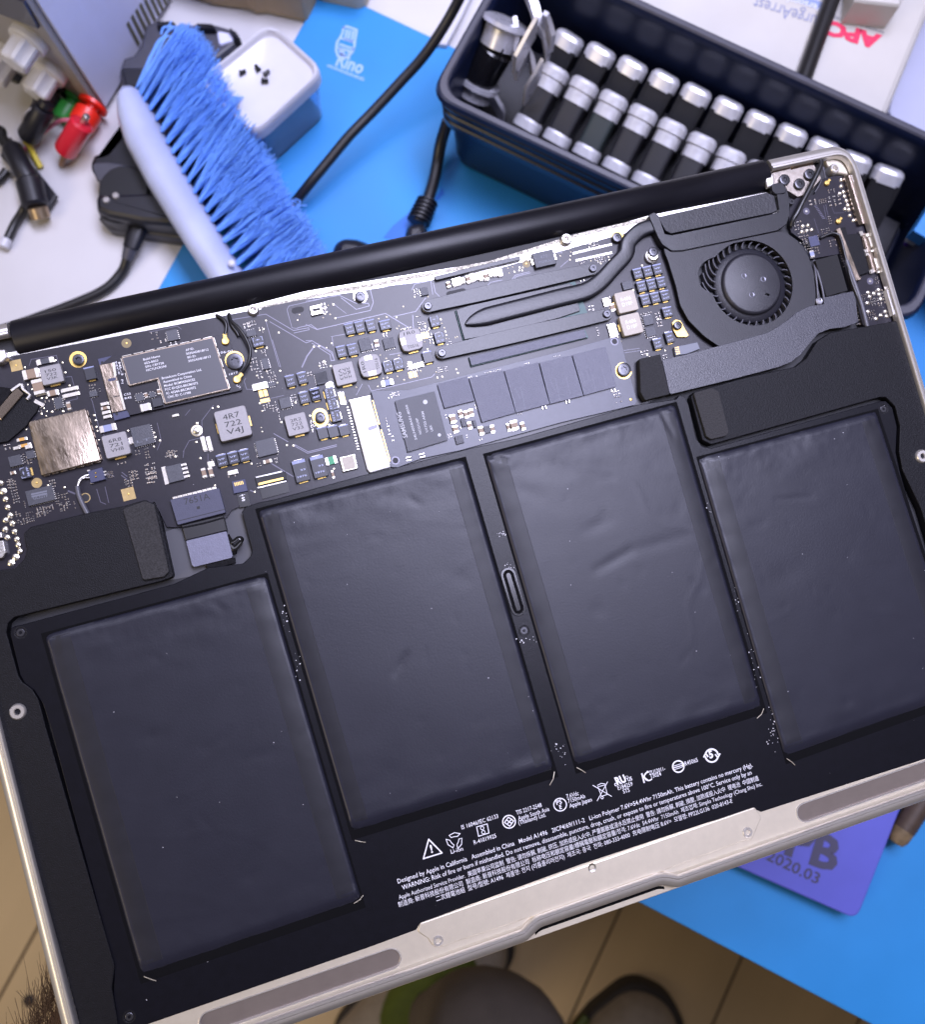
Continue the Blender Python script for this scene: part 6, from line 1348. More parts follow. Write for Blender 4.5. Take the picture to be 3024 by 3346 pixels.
child(wprism('tray_window', pts(FN, 1610, 225, 1730, 250, 1740, 300, 1630, 340), BZ + 0.012, BZ + 0.0175, lav_metal, None, 0.001, 0.002), tray)
dz = BZ + 0.022
dock = thing_prism('charging_dock', pts(FN, 862, 850, 880, 1000, 830, 1050, 775, 1130, 690, 1130, 662, 1190, 662, 1240, 722, 1345, 712, 1440, 704, 1530, 735, 1610, 830, 1640, 1000, 1650, 1300, 1690, 1500, 1700, 1400, 1200, 1150, 900), BZ, dz, black_abs, 'black rounded dock with a dished face and a cable plugged in, under the brush handle', 'dock', 0.004, 0.006)
child(wprism('dock_face', pts(FN, 672, 1210, 800, 1205, 1020, 1240, 1100, 1350, 720, 1350), dz - 0.004, dz + 0.0015, grey_abs, None, 0.001, 0.003), dock)
cc = P(*FN(930, 1420), dz); b = MB(); b.prism(circ(0, 0, 0.0145, 36), -0.004, 0.0025, 0.001); child(b.build('dished_face', M('deep_black', (0.003, 0.003, 0.005), 0.5), None, (cc.x, cc.y, dz)), dock)  # raised disc; its deeper black stands in for shade in the dish
child(wprism('dock_front', pts(FN, 700, 1440, 1250, 1420, 1400, 1680, 1050, 1650, 800, 1600, 715, 1560), dz - 0.004, dz + 0.004, black_abs, None, 0.003, 0.004), dock)
for x, y in ((790, 1487), (860, 1455)):
    q = P(*FN(x, y), dz + 0.005); child(MB().lathe([(0.0019, -0.001), (0.0017, 0.0004), (0.0012, 0.0006), (0.001, 0.0001)], 14).build('indicator', panel_grey, None, q), dock)
child(wprism('dock_base', pts(FN, 700, 1600, 800, 1700, 1000, 1730, 1400, 1790, 1500, 1700, 1400, 1600), BZ, BZ + 0.010, grey_abs, None, 0.002, 0.006), dock)
def cable(name, F, xyz, r, mat, label, cat, n=10, group=None, parts=None):
    pl = curve([P(*F(x, y), z) for x, y, z in xyz], 7); o0 = Vector((pl[0].x, pl[0].y, BZ))
    o = MB().tube([q - o0 for q in pl], r, n).build(name, mat, None, o0, smooth=70)
    tag(o, label, cat, group); return o
ID = lambda x, y: (x, y)
ca = cable('dock_cable', ID, ((450, 742, BZ+0.011), (428, 808, BZ+0.010), (415, 850, BZ+0.007), (398, 890, BZ+0.004), (345, 945, BZ+0.003), (245, 992, BZ+0.003), (60, 1060, BZ+0.003), (-40, 1090, BZ+0.003)), 0.0030, cable_mat, 'black cable curving from the dock across the white bench', 'cable')
pl = [P(460, 722, BZ+0.012), P(440, 775, BZ+0.011), P(427, 812, BZ+0.010)]
MB().tube([q - ca.location for q in pl], [0.0058, 0.0056, 0.0048], 14, flat=0.7).build('plug', black_abs, ca); MB().tube([q - ca.location for q in (P(427, 812, BZ+0.0095), P(416, 848, BZ+0.007))], [0.0042, 0.0034], 12).build('strain_relief', grey_abs, ca)

# ------------------------------------------------------------------ power supply
PSX, PSY = -0.3405, 0.196
psu = empty('power_supply', (PSX, PSY, BZ), 'lavender bench power supply with grey front panel, ivory knobs and coloured terminals', 'power supply')
o = MB().prism([(-0.16, 0.002), (0, 0.002), (0, 0.26), (-0.16, 0.26)], 0.006, 0.30, 0.003).build('cabinet', lav_metal, psu)
MB().prism([(-0.158, -0.004), (-0.0015, -0.004), (-0.0015, 0.0015), (-0.158, 0.0015)], 0.006, 0.297, 0.001).build('front_panel', panel_grey, psu)
MB().prism([(-0.001, 0.0), (0.0012, 0.0), (0.0012, 0.020), (-0.001, 0.020)], 0.006, 0.298).build('side_flange', lav_metal, psu)
yf = PSY - 0.004
def pan(F, x, y): q = PY(*F(x, y), yf); return (q.x - PSX, q.z - BZ)
w4 = [pan(FN, *q) for q in ((0, 80), (300, 195), (190, 0), (0, -90))]
b = MB(); b.prism([(x, z) for x, z in w4], 0, 0.002, mtx=Matrix.Translation((0, -0.004, 0)) @ Matrix.Rotation(PI/2, 4, 'X')); b.build('display_window', M('smoked_window', (0.05, 0.05, 0.07), 0.15), psu)
Ry = Matrix.Rotation(PI/2, 4, 'X')                        # lathe axis -> -Y
def knob(x, y, k=1.0):
    px_, pz = pan(FN, x, y)
    b = MB(); m = Matrix.Translation((px_, -0.004, pz)) @ Ry
    b.lathe([(0.0105*k, 0.0), (0.0105*k, 0.004*k), (0.0098*k, 0.005*k), (0.0075*k, 0.0055*k), (0.0072*k, 0.006*k)], 28, 0, m)
    pr = [((0.0074 + 0.0006*(1 if i % 4 < 2 else -1))*k, i) for i in range(24)]
    sec = [(r*math.cos(2*PI*i/24), r*math.sin(2*PI*i/24)) for r, i in pr]
    b.prism(sec, 0.005*k, 0.019*k, 0.0015*k, 0, m); return b.build('knob', knob_white, psu)
knob(228, 275); knob(378, 512); knob(70, 400)
for (x, y, mt_, k, hole) in ((420, 640, black_abs, 1.0, 0), (555, 735, M('green_terminal', (0.03, 0.30, 0.04), 0.4), 1.0, 0), (700, 775, M('red_terminal', (0.78, 0.025, 0.012), 0.35), 1.12, 1)):
    px_, pz = pan(FN, x, y); m = Matrix.Translation((px_, -0.004, pz)) @ Ry; b = MB()
    b.lathe([(0.0080*k, 0), (0.0080*k, 0.002)], 20, 0, m); b.lathe([(0.0035*k, 0.002), (0.0035*k, 0.006)], 14, 0, m)
    b.lathe([(0.0056*k, 0.005), (0.0072*k, 0.006), (0.0072*k, 0.014), (0.0062*k, 0.0165), (0.003*k, 0.017), (0.003*k, 0.015)], 12, 0, m)
    b.build('terminal', mt_, psu)
q = pan(FN, 160, 590); MB().prism(circ(q[0], q[1], 0.006, 12), 0, 0.006, 0.001, mtx=Matrix.Translation((0, -0.004, 0)) @ Ry).build('socket', black_abs, psu)
vent_m = M('vent_shadow', (0.13, 0.125, 0.08), 0.8)
for i, (x0, y0, x1, y1) in enumerate(((948, 165, 1030, 340), (980, 115, 1062, 290), (1012, 70, 1090, 240), (1042, 28, 1118, 195), (1080, -10, 1150, 165), (1110, -30, 1185, 110), (1145, -40, 1220, 70), (1180, -50, 1250, 25), (1215, -60, 1270, -5))):
    a, c = PX(*FN(x0, y0), PSX), PX(*FN(x1, y1), PSX)
    ya, yc = a.y - PSY, c.y - PSY; za, zc_ = a.z - BZ, c.z - BZ; ym = (ya+yc)/2
    b = MB(); b.add([(0.0003, ym - 0.0013, za), (0.0003, ym + 0.0013, za), (0.0003, ym + 0.0013, zc_), (0.0003, ym - 0.0013, zc_)], [(0, 1, 2, 3)]); b.build('vent_slot', vent_m, psu, smooth=0)

# test leads
def rod(name, F, a, c, r, mat, parent=None, n=18, rr=None):
    A, C = P(*F(a[0], a[1]), a[2]), P(*F(c[0], c[1]), c[2]); e = C - A
    prof_ = rr or [(r*0.8, 0), (r, 0.08), (r, 0.92), (r*0.8, 1.0)]
    b = MB(); b.lathe([(q, z*e.length) for q, z in prof_], n)
    o = b.build(name, mat, parent, A - (parent.location if parent else Vector())); o.rotation_euler = e.to_track_quat('Z', 'Y').to_euler(); return o
red_pl = M('red_plug_plastic', (0.62, 0.015, 0.035), 0.28, coat=0.3); pink = M('pink_wire', (0.62, 0.16, 0.26), 0.45); yellow = M('yellow_wire', (0.62, 0.50, 0.05), 0.45)
e0 = P(*FN(480, 1140), BZ); lead = empty('red_test_lead', (e0.x, e0.y, BZ), 'red banana plug hanging below the red terminal with a pink wire', 'test lead')
rod('plug_sleeve', FN, (615, 915, BZ+0.026), (482, 1130, BZ+0.012), 0.0068, red_pl, lead, rr=[(0.0055, 0), (0.0068, 0.04), (0.0068, 0.93), (0.006, 1)])
rod('plug_pin', FN, (650, 860, BZ+0.030), (615, 915, BZ+0.026), 0.002, steel, lead)
rod('plug_tail', FN, (490, 1130, BZ+0.010), (455, 1235, BZ+0.002), 0.0018, M('brown_tail', (0.25, 0.15, 0.10), 0.5), lead)
pl = curve([P(*FN(x, y), z) for x, y, z in ((560, 900, BZ+0.022), (480, 895, BZ+0.02), (420, 915, BZ+0.014), (350, 965, BZ+0.008), (230, 1070, BZ+0.003), (170, 1120, BZ+0.002), (60, 1170, BZ+0.002))], 6)
MB().tube([q - lead.location for q in pl], 0.0013, 8).build('wire', pink, lead, smooth=70)
e0 = P(*FN(200, 1040), BZ); lead2 = empty('black_test_lead', (e0.x, e0.y, BZ), 'black banana plug with a yellow wire hanging from the black terminal', 'test lead')
rod('plug_sleeve', FN, (330, 800, BZ+0.028), (205, 1030, BZ+0.012), 0.0066, black_abs, lead2); rod('plug_pin', FN, (355, 760, BZ+0.030), (330, 800, BZ+0.028), 0.0045, black_abs, lead2)
pl = curve([P(*FN(x, y), z) for x, y, z in ((200, 1030, BZ+0.012), (212, 1075, BZ+0.010), (250, 1150, BZ+0.005), (305, 1250, BZ+0.002))], 6)
MB().tube([q - lead2.location for q in pl], [0.0028]*6 + [0.0018]*(len(pl)-6), 10).build('wire', yellow, lead2, smooth=70)
pl = curve([P(*FN(x, y), z) for x, y, z in ((265, 790, BZ+0.03), (190, 840, BZ+0.03), (165, 930, BZ+0.02), (180, 1000, BZ+0.012))], 6); MB().tube([q - lead2.location for q in pl], 0.0006, 6).build('thin_wire', panel_grey, lead2)
# flat black connector on the left
e0 = P(90, 560, BZ); fc = empty('flat_connector', (e0.x, e0.y, BZ), 'black flat connector and cable lying at the left edge of the bench', 'connector')
def chd(o): child(o, fc); return o
chd(wprism('connector_wing', pts(FX, 0, 640, 60, 480, 130, 390, 300, 600, 745, 1160, 680, 1260, 595, 1385, 480, 1230, 350, 1060, 150, 820), BZ + 0.004, BZ + 0.007, black_abs, None, 0.0006, 0.0))
rod('connector_body', FX, (140, 520, BZ+0.012), (400, 1000, BZ+0.011), 0.0062, black_abs, fc); rod('connector_barrel', FX, (380, 960, BZ+0.013), (480, 1330, BZ+0.011), 0.0078, black_abs, fc)
rod('metal_tip', FX, (490, 1320, BZ+0.010), (545, 1480, BZ+0.006), 0.0058, M('tin_brown_tip', (0.40, 0.30, 0.20), 0.35, 0.8), fc)
for xyz, r in ((((-60, 300, BZ+0.012), (10, 330, BZ+0.012), (30, 420, BZ+0.012), (130, 540, BZ+0.012)), 0.0034), (((350, 1250, BZ+0.010), (300, 1380, BZ+0.006), (200, 1540, BZ+0.004), (95, 1760, BZ+0.0035)), 0.0026), (((-60, 1010, BZ+0.004), (20, 930, BZ+0.004), (90, 840, BZ+0.004)), 0.0026)):
    pl = curve([P(*FX(x, y), z) for x, y, z in xyz], 6); MB().tube([q - fc.location for q in pl], r, 10).build('cable', cable_mat, fc, smooth=70)
rod('cable_end', FX, (95, 1745, BZ+0.004), (40, 1860, BZ+0.004), 0.0033, white_pp, fc)

# ------------------------------------------------------------------ cables over the mat
cb_ = cable('cut_cable', FO, ((1900, -160, BZ+0.075), (1780, 80, BZ+0.06), (1660, 280, BZ+0.05), (1540, 445, BZ+0.042), (1390, 610, BZ+0.036), (1190, 825, BZ+0.030), (1010, 1010, BZ+0.026), (860, 1190, BZ+0.022), (720, 1360, BZ+0.018), (600, 1510, BZ+0.012)), 0.0030, cable_mat, 'thick black cable with a cut end crossing the blue mat', 'cable', 14)
rod('bare_end', FO, (600, 1510, BZ+0.012), (575, 1545, BZ+0.011), 0.0021, solder, cb_)
cp = cable('plug_cable', FO, ((1740, 900, BZ+0.030), (1690, 1060, BZ+0.020), (1665, 1200, BZ+0.014), (1640, 1330, BZ+0.012), (1590, 1500, BZ+0.012)), 0.0036, cable_mat, 'black power cable with ribbed strain relief beside the toolbox', 'cable', 12)
for k in range(6):
    t = k/5; rod('relief_rib', FO, (1588 - 62*t, 1500 + 140*t, BZ+0.012), (1584 - 62*t, 1512 + 140*t, BZ+0.012), 0.0066 + 0.0006*k/5, black_abs, cp)
rod('strain_relief', FO, (1592, 1490, BZ+0.012), (1515, 1660, BZ+0.012), 0.0052, black_abs, cp)
child(wprism('plug_body', pts(FO, 1440, 1660, 1580, 1640, 1590, 1760, 1560, 1900, 1420, 1900, 1420, 1720), BZ + 0.0026, BZ + 0.022, black_abs, None, 0.004, 0.006), cp)
ad = thing_prism('power_adapter', [FO(870, 1840), FO(900, 1775), FO(960, 1745), FO(1060, 1752), FO(1160, 1790), FO(1260, 1950), FO(1100, 2200), FO(880, 2000)], BZ + 0.0026, BZ + 0.026, black_abs, 'black rounded adapter peeking out behind the hinge bar on the blue mat', 'adapter', 0.006, 0.012)

# ------------------------------------------------------------------ boxes at the top edge
bx = thing_prism('cardboard_box', pts(FO, -300, -60, 0, 35, 270, 70, 320, 100, 400, 95, 690, 160, 760, 20, 770, -100, 400, -300), BZ + 0.0026, BZ + 0.03, card_tan, 'tan cardboard box at the top edge beside the blue mat', 'box', 0.001, 0.002, low=True)
bx2 = thing_prism('cream_box', pts(FO, 760, 5, 900, 30, 1075, 70, 1130, 45, 1170, -40, 1100, -200, 780, -200), BZ + 0.0026, BZ + 0.035, M('cream_card', (0.52, 0.45, 0.34), 0.6, var=0.05, vscale=60), 'cream box with a rounded corner standing on the far edge of the mat', 'box', 0.002, 0.006, low=True)
sl_ = thing_prism('white_strip', pts(FO, 1640, 325, 1700, 195, 1800, 20, 1880, -120, 1960, -120, 1840, 130, 1730, 335), BZ + 0.0026, BZ + 0.006, white_pp, 'narrow white strip between the cut cable and the toolbox', 'strip', 0.0005, 0.0)

# ------------------------------------------------------------------ toolbox
ZR = 0.83; X0, X1, Y0, Y1 = -0.1445, 0.134, 0.2515, 0.354
tb = empty('toolbox', ((X0+X1)/2, (Y0+Y1)/2, BZ + 0.0026), 'open black plastic toolbox holding two rows of silver capped tools', 'toolbox')
cxT, cyT = (X0+X1)/2, (Y0+Y1)/2
def tbr(d, r=0.014, n=6): return rounded(rectp(0, 0, (X1-X0) - 2*d, (Y1-Y0) - 2*d), r, n)
hz_ = ZR - BZ - 0.0026
prf = [(0.013, 0.0), (0.011, 0.002), (0.0075, 0.046), (0.0035, 0.048), (0.0028, 0.054), (0.0038, 0.055), (0.0024, 0.062), (0.0034, 0.063), (0.0014, 0.070), (0.0024, 0.0712), (0.0, hz_ - 0.003), (0.0008, hz_ - 0.0006), (0.0018, hz_), (0.0045, hz_), (0.0056, hz_ - 0.0012), (0.0066, hz_ - 0.006), (0.009, 0.012), (0.012, 0.010)]
b = MB(); lp = [[(x, y, z) for x, y in tbr(d, max(0.014 - d*0.5, 0.004))] for d, z in prf]
b.rings(lp, captop=True, capbot=True); b.build('case', mat_reflect_abs, tb, smooth=40)
b = MB(); b.rings([[(x, y, hz_ + 0.0001 + dz_) for x, y in tbr(d, 0.0135)] for d, dz_ in ((0.0016, -0.0004), (0.0019, 0.0002), (0.0044, 0.0002), (0.0052, -0.0008))]); b.build('rim', rim_abs, tb, smooth=40)
MB().box(0.0, 0.0, 0.011, (X1-X0)-0.026, (Y1-Y0)-0.026, 0.016, 0.001).build('inner_tray', black_abs, tb)
def axis_thing(name, A, C, label, group, kind):
    o0 = C.copy(); e = A - C; ln = e.length
    t = empty(name, o0, label, 'tool', group); t.rotation_euler = e.to_track_quat('Z', 'Y').to_euler()
    return t, ln
def rbox(b, w_, d_, z0, z1, bev, mi=0, r=0.003): b.prism(rounded(rectp(0, 0, w_, d_), r, 4), z0, z1, bev, mi)
TW = 0.0161
def make_front(ln):
    m = {}
    b = MB(); rbox(b, TW*1.0, TW*1.0, -0.0015, 0.0052, 0.0022, r=0.0064); m['bottom_cap'] = b.mesh('bottom_cap', cap_silver)
    b = MB(); rbox(b, TW*0.84, TW*0.84, 0.0046, ln*0.64, 0.0004, r=0.0030); m['sleeve'] = b.mesh('sleeve', sleeve)
    b = MB(); rbox(b, TW*0.93, TW*0.93, ln*0.63, ln*0.85, 0.0008, r=0.0064); rbox(b, TW*1.02, TW*1.02, ln*0.84, ln + 0.001, 0.0024, r=0.0066); m['top_cap'] = b.mesh('top_cap', cap_silver)
    return m
FR_ = [(1822 + 96.5*k, 226 + 44.3*k) for k in range(9)]; FB_ = [(1722 + 96.5*k, 416 + 46.0*k) for k in range(9)]
ord_ = ['first', 'second', 'third', 'fourth', 'fifth', 'sixth', 'seventh', 'eighth', 'ninth', 'tenth', 'eleventh']
mf = None
for k in range(9):
    A = P(*FR_[k], 0.812); C = P(*FB_[k], 0.796)
    shade = 'charcoal sleeve' if k != 2 else 'greenish charcoal sleeve'
    t, ln = axis_thing('capped_tool', A, C, f'silver capped tool with {shade}, {ord_[k]} from left in front row', 'silver capped tools in the front row', 0)
    if mf is None: mf = make_front(ln)
    for nm, me in mf.items():
        o = link(nm, me, t)
        if nm == 'sleeve' and k == 2:
            o.data = me.copy(); o.data.materials[0] = M('green_charcoal_sleeve', (0.020, 0.028, 0.030), 0.45)
def make_back(ln):
    m = {}
    b = MB(); rbox(b, TW*1.06, TW*0.95, ln*0.78, ln + 0.0010, 0.0026, r=0.0060); m['top_cap'] = b.mesh('top_cap', cap_silver)
    b = MB(); rbox(b, TW*1.0, TW*0.86, 0.0, ln*0.81, 0.0006)
    m['ribbed_sleeve'] = b.mesh('ribbed_sleeve', ribbed)
    b = MB()
    for k in range(20): b.box(0, 0, 0.002 + k*(ln*0.76)/20, TW*1.02, TW*0.875, 0.0029 + k*(ln*0.76)/20, 0.0002)
    m['grip_ribs'] = b.mesh('grip_ribs', ribbed)
    return m
mk_ = None
for k in range(11):
    px_, py_ = 1868 + 104.0*k, 118 + 44.2*k
    A = P(px_, py_, 0.806); C = P(px_ - 98, py_ + 185, 0.785)
    t, ln = axis_thing('capped_tool', A, C, f'silver capped tool with ribbed black sleeve, {ord_[k]} from left in back row', 'silver capped tools in the back row', 1)
    if mk_ is None: mk_ = make_back(ln)
    for nm, me in mk_.items(): link(nm, me, t)
# chrome clamp at the left end
q0 = P(*FQ(400, 560), 0.80); cl_ = empty('chrome_clamp', (q0.x, q0.y, 0.79), 'chrome clamp with black roller standing at the left end of the toolbox', 'clamp')
def crod(name, a, c, r, mat, rr=None, n=24): return rod(name, FQ, a, c, r, mat, cl_, n, rr)
crod('roller', (520, 350, 0.818), (370, 610, 0.800), 0.0098, M('gloss_black_roller', (0.006, 0.006, 0.008), 0.15))
crod('roller_highlight_strip', (560, 370, 0.8295), (440, 600, 0.810), 0.0006, MATS['gloss_black_roller'])
crod('end_cap', (585, 150, 0.828), (515, 350, 0.818), 0.0105, chrome, [(0.0100, 0), (0.0125, 0.03), (0.0130, 0.18), (0.0115, 0.26), (0.0100, 0.30), (0.0100, 1.0)])
crod('end_cap', (385, 600, 0.800), (330, 730, 0.792), 0.0105, chrome, [(0.0125, 0), (0.0128, 0.25), (0.0095, 0.33), (0.0100, 0.9), (0.0085, 1.0)])
def cplate(name, pl, th=0.0012, w_=0.009, mat=None):
    """bent strip: path of (x, y, z) in photo position + height, width along z"""
    q = [P(*FQ(x, y), z) - cl_.location for x, y, z in pl]; lo = []
    for i, a in enumerate(q):
        t = (q[min(i+1, len(q)-1)] - q[max(i-1, 0)]).normalized(); n = t.cross(Vector((0, 0, 1))).normalized()*th; z_ = Vector((0, 0, w_/2))
        lo.append([a - n - z_, a + n - z_, a + n + z_, a - n + z_])
    return MB().rings(lo, captop=True, capbot=True).build(name, mat or chrome, cl_)
cplate('bent_arm', [(740, -60, 0.84), (790, 60, 0.84), (820, 170, 0.838), (870, 250, 0.834), (895, 380, 0.825), (890, 470, 0.815)], 0.0022, 0.006)
cplate('side_plate', [(640, 180, 0.826), (660, 330, 0.822), (640, 420, 0.818), (700, 470, 0.815)], 0.0012, 0.012)
cplate('front_plate', [(800, 200, 0.842), (720, 340, 0.836), (640, 490, 0.828)], 0.0010, 0.016)
cplate('front_plate', [(840, 510, 0.832), (780, 620, 0.826), (715, 720, 0.818)], 0.0010, 0.016)
cplate('foot', [(430, 640, 0.803), (480, 730, 0.795), (540, 830, 0.79), (565, 880, 0.785)], 0.0012, 0.012)
cplate('bent_arm', [(850, 160, 0.84), (880, 180, 0.84), (900, 240, 0.835), (925, 330, 0.83)], 0.0014, 0.014)
cplate('side_plate', [(650, 560, 0.815), (700, 470, 0.818), (750, 400, 0.822), (770, 470, 0.818), (790, 580, 0.812)], 0.0012, 0.010)

# ------------------------------------------------------------------ surge protector
ZA = 0.80
sp_c = P(2700, 60, BZ); surge = empty('surge_protector', (sp_c.x, sp_c.y, BZ), 'ivory surge protector with red lettering lying upside down behind the toolbox', 'surge protector')
yA = 0.372
ra, rb = P(3024, 62, ZA), P(2914, 339, ZA)
pA = [(-0.10, yA), (rb.x + 0.001, yA), (ra.x + 0.001, ra.y), (ra.x + 0.001, 0.52), (-0.10, 0.52)]
o = MB().prism(rounded(pA, 0.006), BZ, ZA, 0.004).build('housing', apc_white); child(o, surge)
st = [P(*F1(x, y), ZA + 0.001) for x, y in ((975, -20), (735, 655), (650, 640), (885, -20))]
b = MB()
u0, u1 = (st[0]+st[3])/2, (st[1]+st[2])/2; u1 = u1 + (u1-u0)*0.6; u0 = u0 + (u0-u1)*0.6
b.tube([u0 + Vector((0, 0, 0.003)), u1 + Vector((0, 0, 0.003))], 0.0047, 12)
strap = b.build('power_cord', cable_mat); o0 = Vector((u0.x, u0.y, ZA)); 
for v in strap.data.vertices: v.co -= o0
strap.location = o0; child(strap, surge)
b = MB()
def apt(s, F, a, c, hm, mi, bold=0.0, sk=0.0):
    A, B = P(*F(*a), ZA + 0.0003).xy, P(*F(*c), ZA + 0.0003).xy; put_text(b, s, A, B, hm, ZA + 0.0003, mi, bold, sk)
apt('APC', F1, (1415, 350), (905, 200), 0.0088, 0, 0.06, 0.0)
apt('www.apc.com', F1, (1440, 305), (960, 150), 0.0022, 1, 0.01)
apt('SurgeArrest', F1, (860, 170), (205, -30), 0.0085, 2, 0.0)
A, B, C, D = (P(*F1(*q), ZA + 0.0002) for q in ((870, 30), (500, -80), (510, -20), (850, 110)))
b.add([A, B, C, D], [(0, 1, 2, 3), ], 3)
apt('Personal', F1, (845, 60), (520, -40), 0.0045, 4, 0.02)
o = b.build('lettering', [M('red_print', (0.72, 0.03, 0.10), 0.5), M('grey_print', (0.20, 0.20, 0.23), 0.5), M('blue_grey_print', (0.26, 0.28, 0.42), 0.5), M('blue_band', (0.24, 0.30, 0.52), 0.5), M('pale_print', (0.60, 0.62, 0.70), 0.5)], None, smooth=0); child(o, surge)
pb = MB(); pp = [P(*F1(*q), ZA + 0.02) for q in ((1160, 0), (1590, 50), (1640, -60), (1650, -300), (1180, -300))]
pb.prism([tuple(q.xy) for q in pp], ZA + 0.0005, ZA + 0.02, 0.002); o = pb.build('plugged_adapter', apc_white); z0 = Vector((pp[0].x, pp[0].y, ZA))
for v in o.data.vertices: v.co -= z0
o.location = z0; tag(o, 'ivory plug block standing on the surge protector at the top edge', 'adapter')
lv = thing_prism('lavender_panel', pts(F1, 1700, 120, 1480, 1060, 1600, 1300, 2100, 1500, 2300, 100), BZ, BZ + 0.012, M('lavender_card', (0.45, 0.47, 0.62), 0.5, var=0.03, vscale=30), 'pale lavender board lying beside the surge protector', 'board', 0.001, 0.0)
# ------------------------------------------------------------------ striped booklets on the right
cols = [(0.05, 0.25, 0.62), (0.62, 0.60, 0.58), (0.10, 0.03, 0.35), (0.60, 0.52, 0.45), (0.10, 0.32, 0.70), (0.012, 0.014, 0.03)]  # last colour paints the dark shadow beneath the stack
nms = ['bright blue booklet on top of the stack at right', 'white booklet under the bright blue one', 'violet booklet in the middle of the stack', 'beige booklet below the violet one', 'sky blue booklet at the bottom of the stack', 'added dark slab painting the shadow under the booklet stack']
sx = P(*FR(1035, 720), 0.80).x; sy = P(*FR(1000, 1000), 0.78).y
for k in range(6):
    z1 = 0.812 - 0.0095*k; z0 = z1 - 0.009 if k < 5 else BZ + 0.0026
    q = [P(*FR(x, y), z1) for x, y in ((1089 + 30 - 22*k, 610 + 38*k), (905 + 60 - 20*k + 4*k, 850 + 42*k))]
    a = Vector((q[0].x, q[0].y)); c = Vector((q[1].x, q[1].y)); d = (a-c); e = Vector((d.y, -d.x)).normalized()*0.14
    cor = [c, c + e, a + d*0.5 + e, a + d*0.5]
    b = MB(); b.prism([(p_.x - c.x, p_.y - c.y) for p_ in cor], z0 - BZ, z1 - BZ, 0.0006)
    o = b.build('booklet', M(f'booklet_{k}', cols[k], 0.5, var=0.04, vscale=80), None, (c.x, c.y, BZ)); tag(o, nms[k], 'booklet', 'booklets stacked at the right')

# ------------------------------------------------------------------ violet plate and wooden stick
VZ = 0.767
vp = empty('violet_plate', (0.2, 0.0, BZ), 'violet plastic plate with rounded corner and black lettering on the blue mat', 'plate')
cR, cB, cL, cT = P(*FK(1462, 1142), VZ), P(*FK(840, 868), VZ), None, P(*FK(1690, 560), VZ)
du = (cB - cR); dv = (cT - cR)
cor = [cR, cR + dv*1.6, cR + dv*1.6 + du*1.5, cR + du*1.5]
o = MB().prism(rounded([tuple(q.xy) for q in cor], 0.006), VZ - 0.003, VZ, 0.0008).build('plate', M('violet_plastic', (0.105, 0.115, 0.53), 0.4, var=0.03, vscale=80)); child(o, vp)
ins_ = inset(ccw([tuple(q.xy) for q in cor]), 0.004)
o = MB().prism(ins_, BZ + 0.0026, VZ - 0.0031).build('base', M('black_base', (0.006, 0.006, 0.012), 0.5)); child(o, vp)  # dark body; its black also stands in for shade under the plate
b = MB()
def vt(s, a, c, hm, bold): put_text(b, s, P(*FK(*a), VZ + 0.0003).xy, P(*FK(*c), VZ + 0.0003).xy, hm, VZ + 0.0003, 0, bold)
vt('2020.03', (978, 822), (1252, 955), 0.0060, 0.015); vt('PB', (1075, 790), (1345, 892), 0.0175, 0.035)
o = b.build('lettering', M('slate_print', (0.055, 0.052, 0.11), 0.5), None, smooth=0); child(o, vp)
A, C = P(3030, 2590, VZ), P(2925, 2755, VZ - 0.004); e = C - A
b = MB(); ln = e.length
b.lathe([(0.0060, 0), (0.0062, ln*0.35), (0.0060, ln*0.72)], 18, 0); b.lathe([(0.0058, ln*0.72), (0.0054, ln*0.90), (0.0040, ln*0.98), (0.0014, ln)], 18, 1)
o = b.build('wooden_stick', [M('dark_wood', (0.06, 0.04, 0.03), 0.5, var=0.2, vscale=200), M('pale_wood_tip', (0.17, 0.12, 0.065), 0.6, var=0.3, vscale=300)], None, A); o.rotation_euler = e.to_track_quat('Z', 'Y').to_euler()
tag(o, 'dark wooden stick with a pale tip lying beside the violet plate', 'stick')

# ================================================================== PERSON
skin = M('warm_skin', (0.20, 0.105, 0.065), 0.5, var=0.15, vscale=60, bump=0.1, bscale=500, sub=0.15)
trousers = M('grey_brown_trousers', (0.105, 0.088, 0.075), 0.85, var=0.15, vscale=30, bump=0.4, bscale=1500)
shirt = M('dark_shirt', (0.06, 0.06, 0.075), 0.85, var=0.1, vscale=30, bump=0.3, bscale=900)
hair_m = M('dark_brown_hair', (0.075, 0.042, 0.024), 0.45)
KL = PD(1712, 3395, 0.735) - Vector((0, 0.02, 0.065)); KR = KL + Vector((0.25, -0.02, 0.0))
AF = P(1500, 3170, 0.10); AR = P(2085, 3420, 0.10)
LAPD = lambda x, y, d: LO + RL @ Vector((x*MM, y*MM, d*MM))
wr = PD(420, 3290, 0.322); hd = LAPD(-112, -98, -22)
PV = Vector((KL.x + 0.13, -0.66, 0.50))
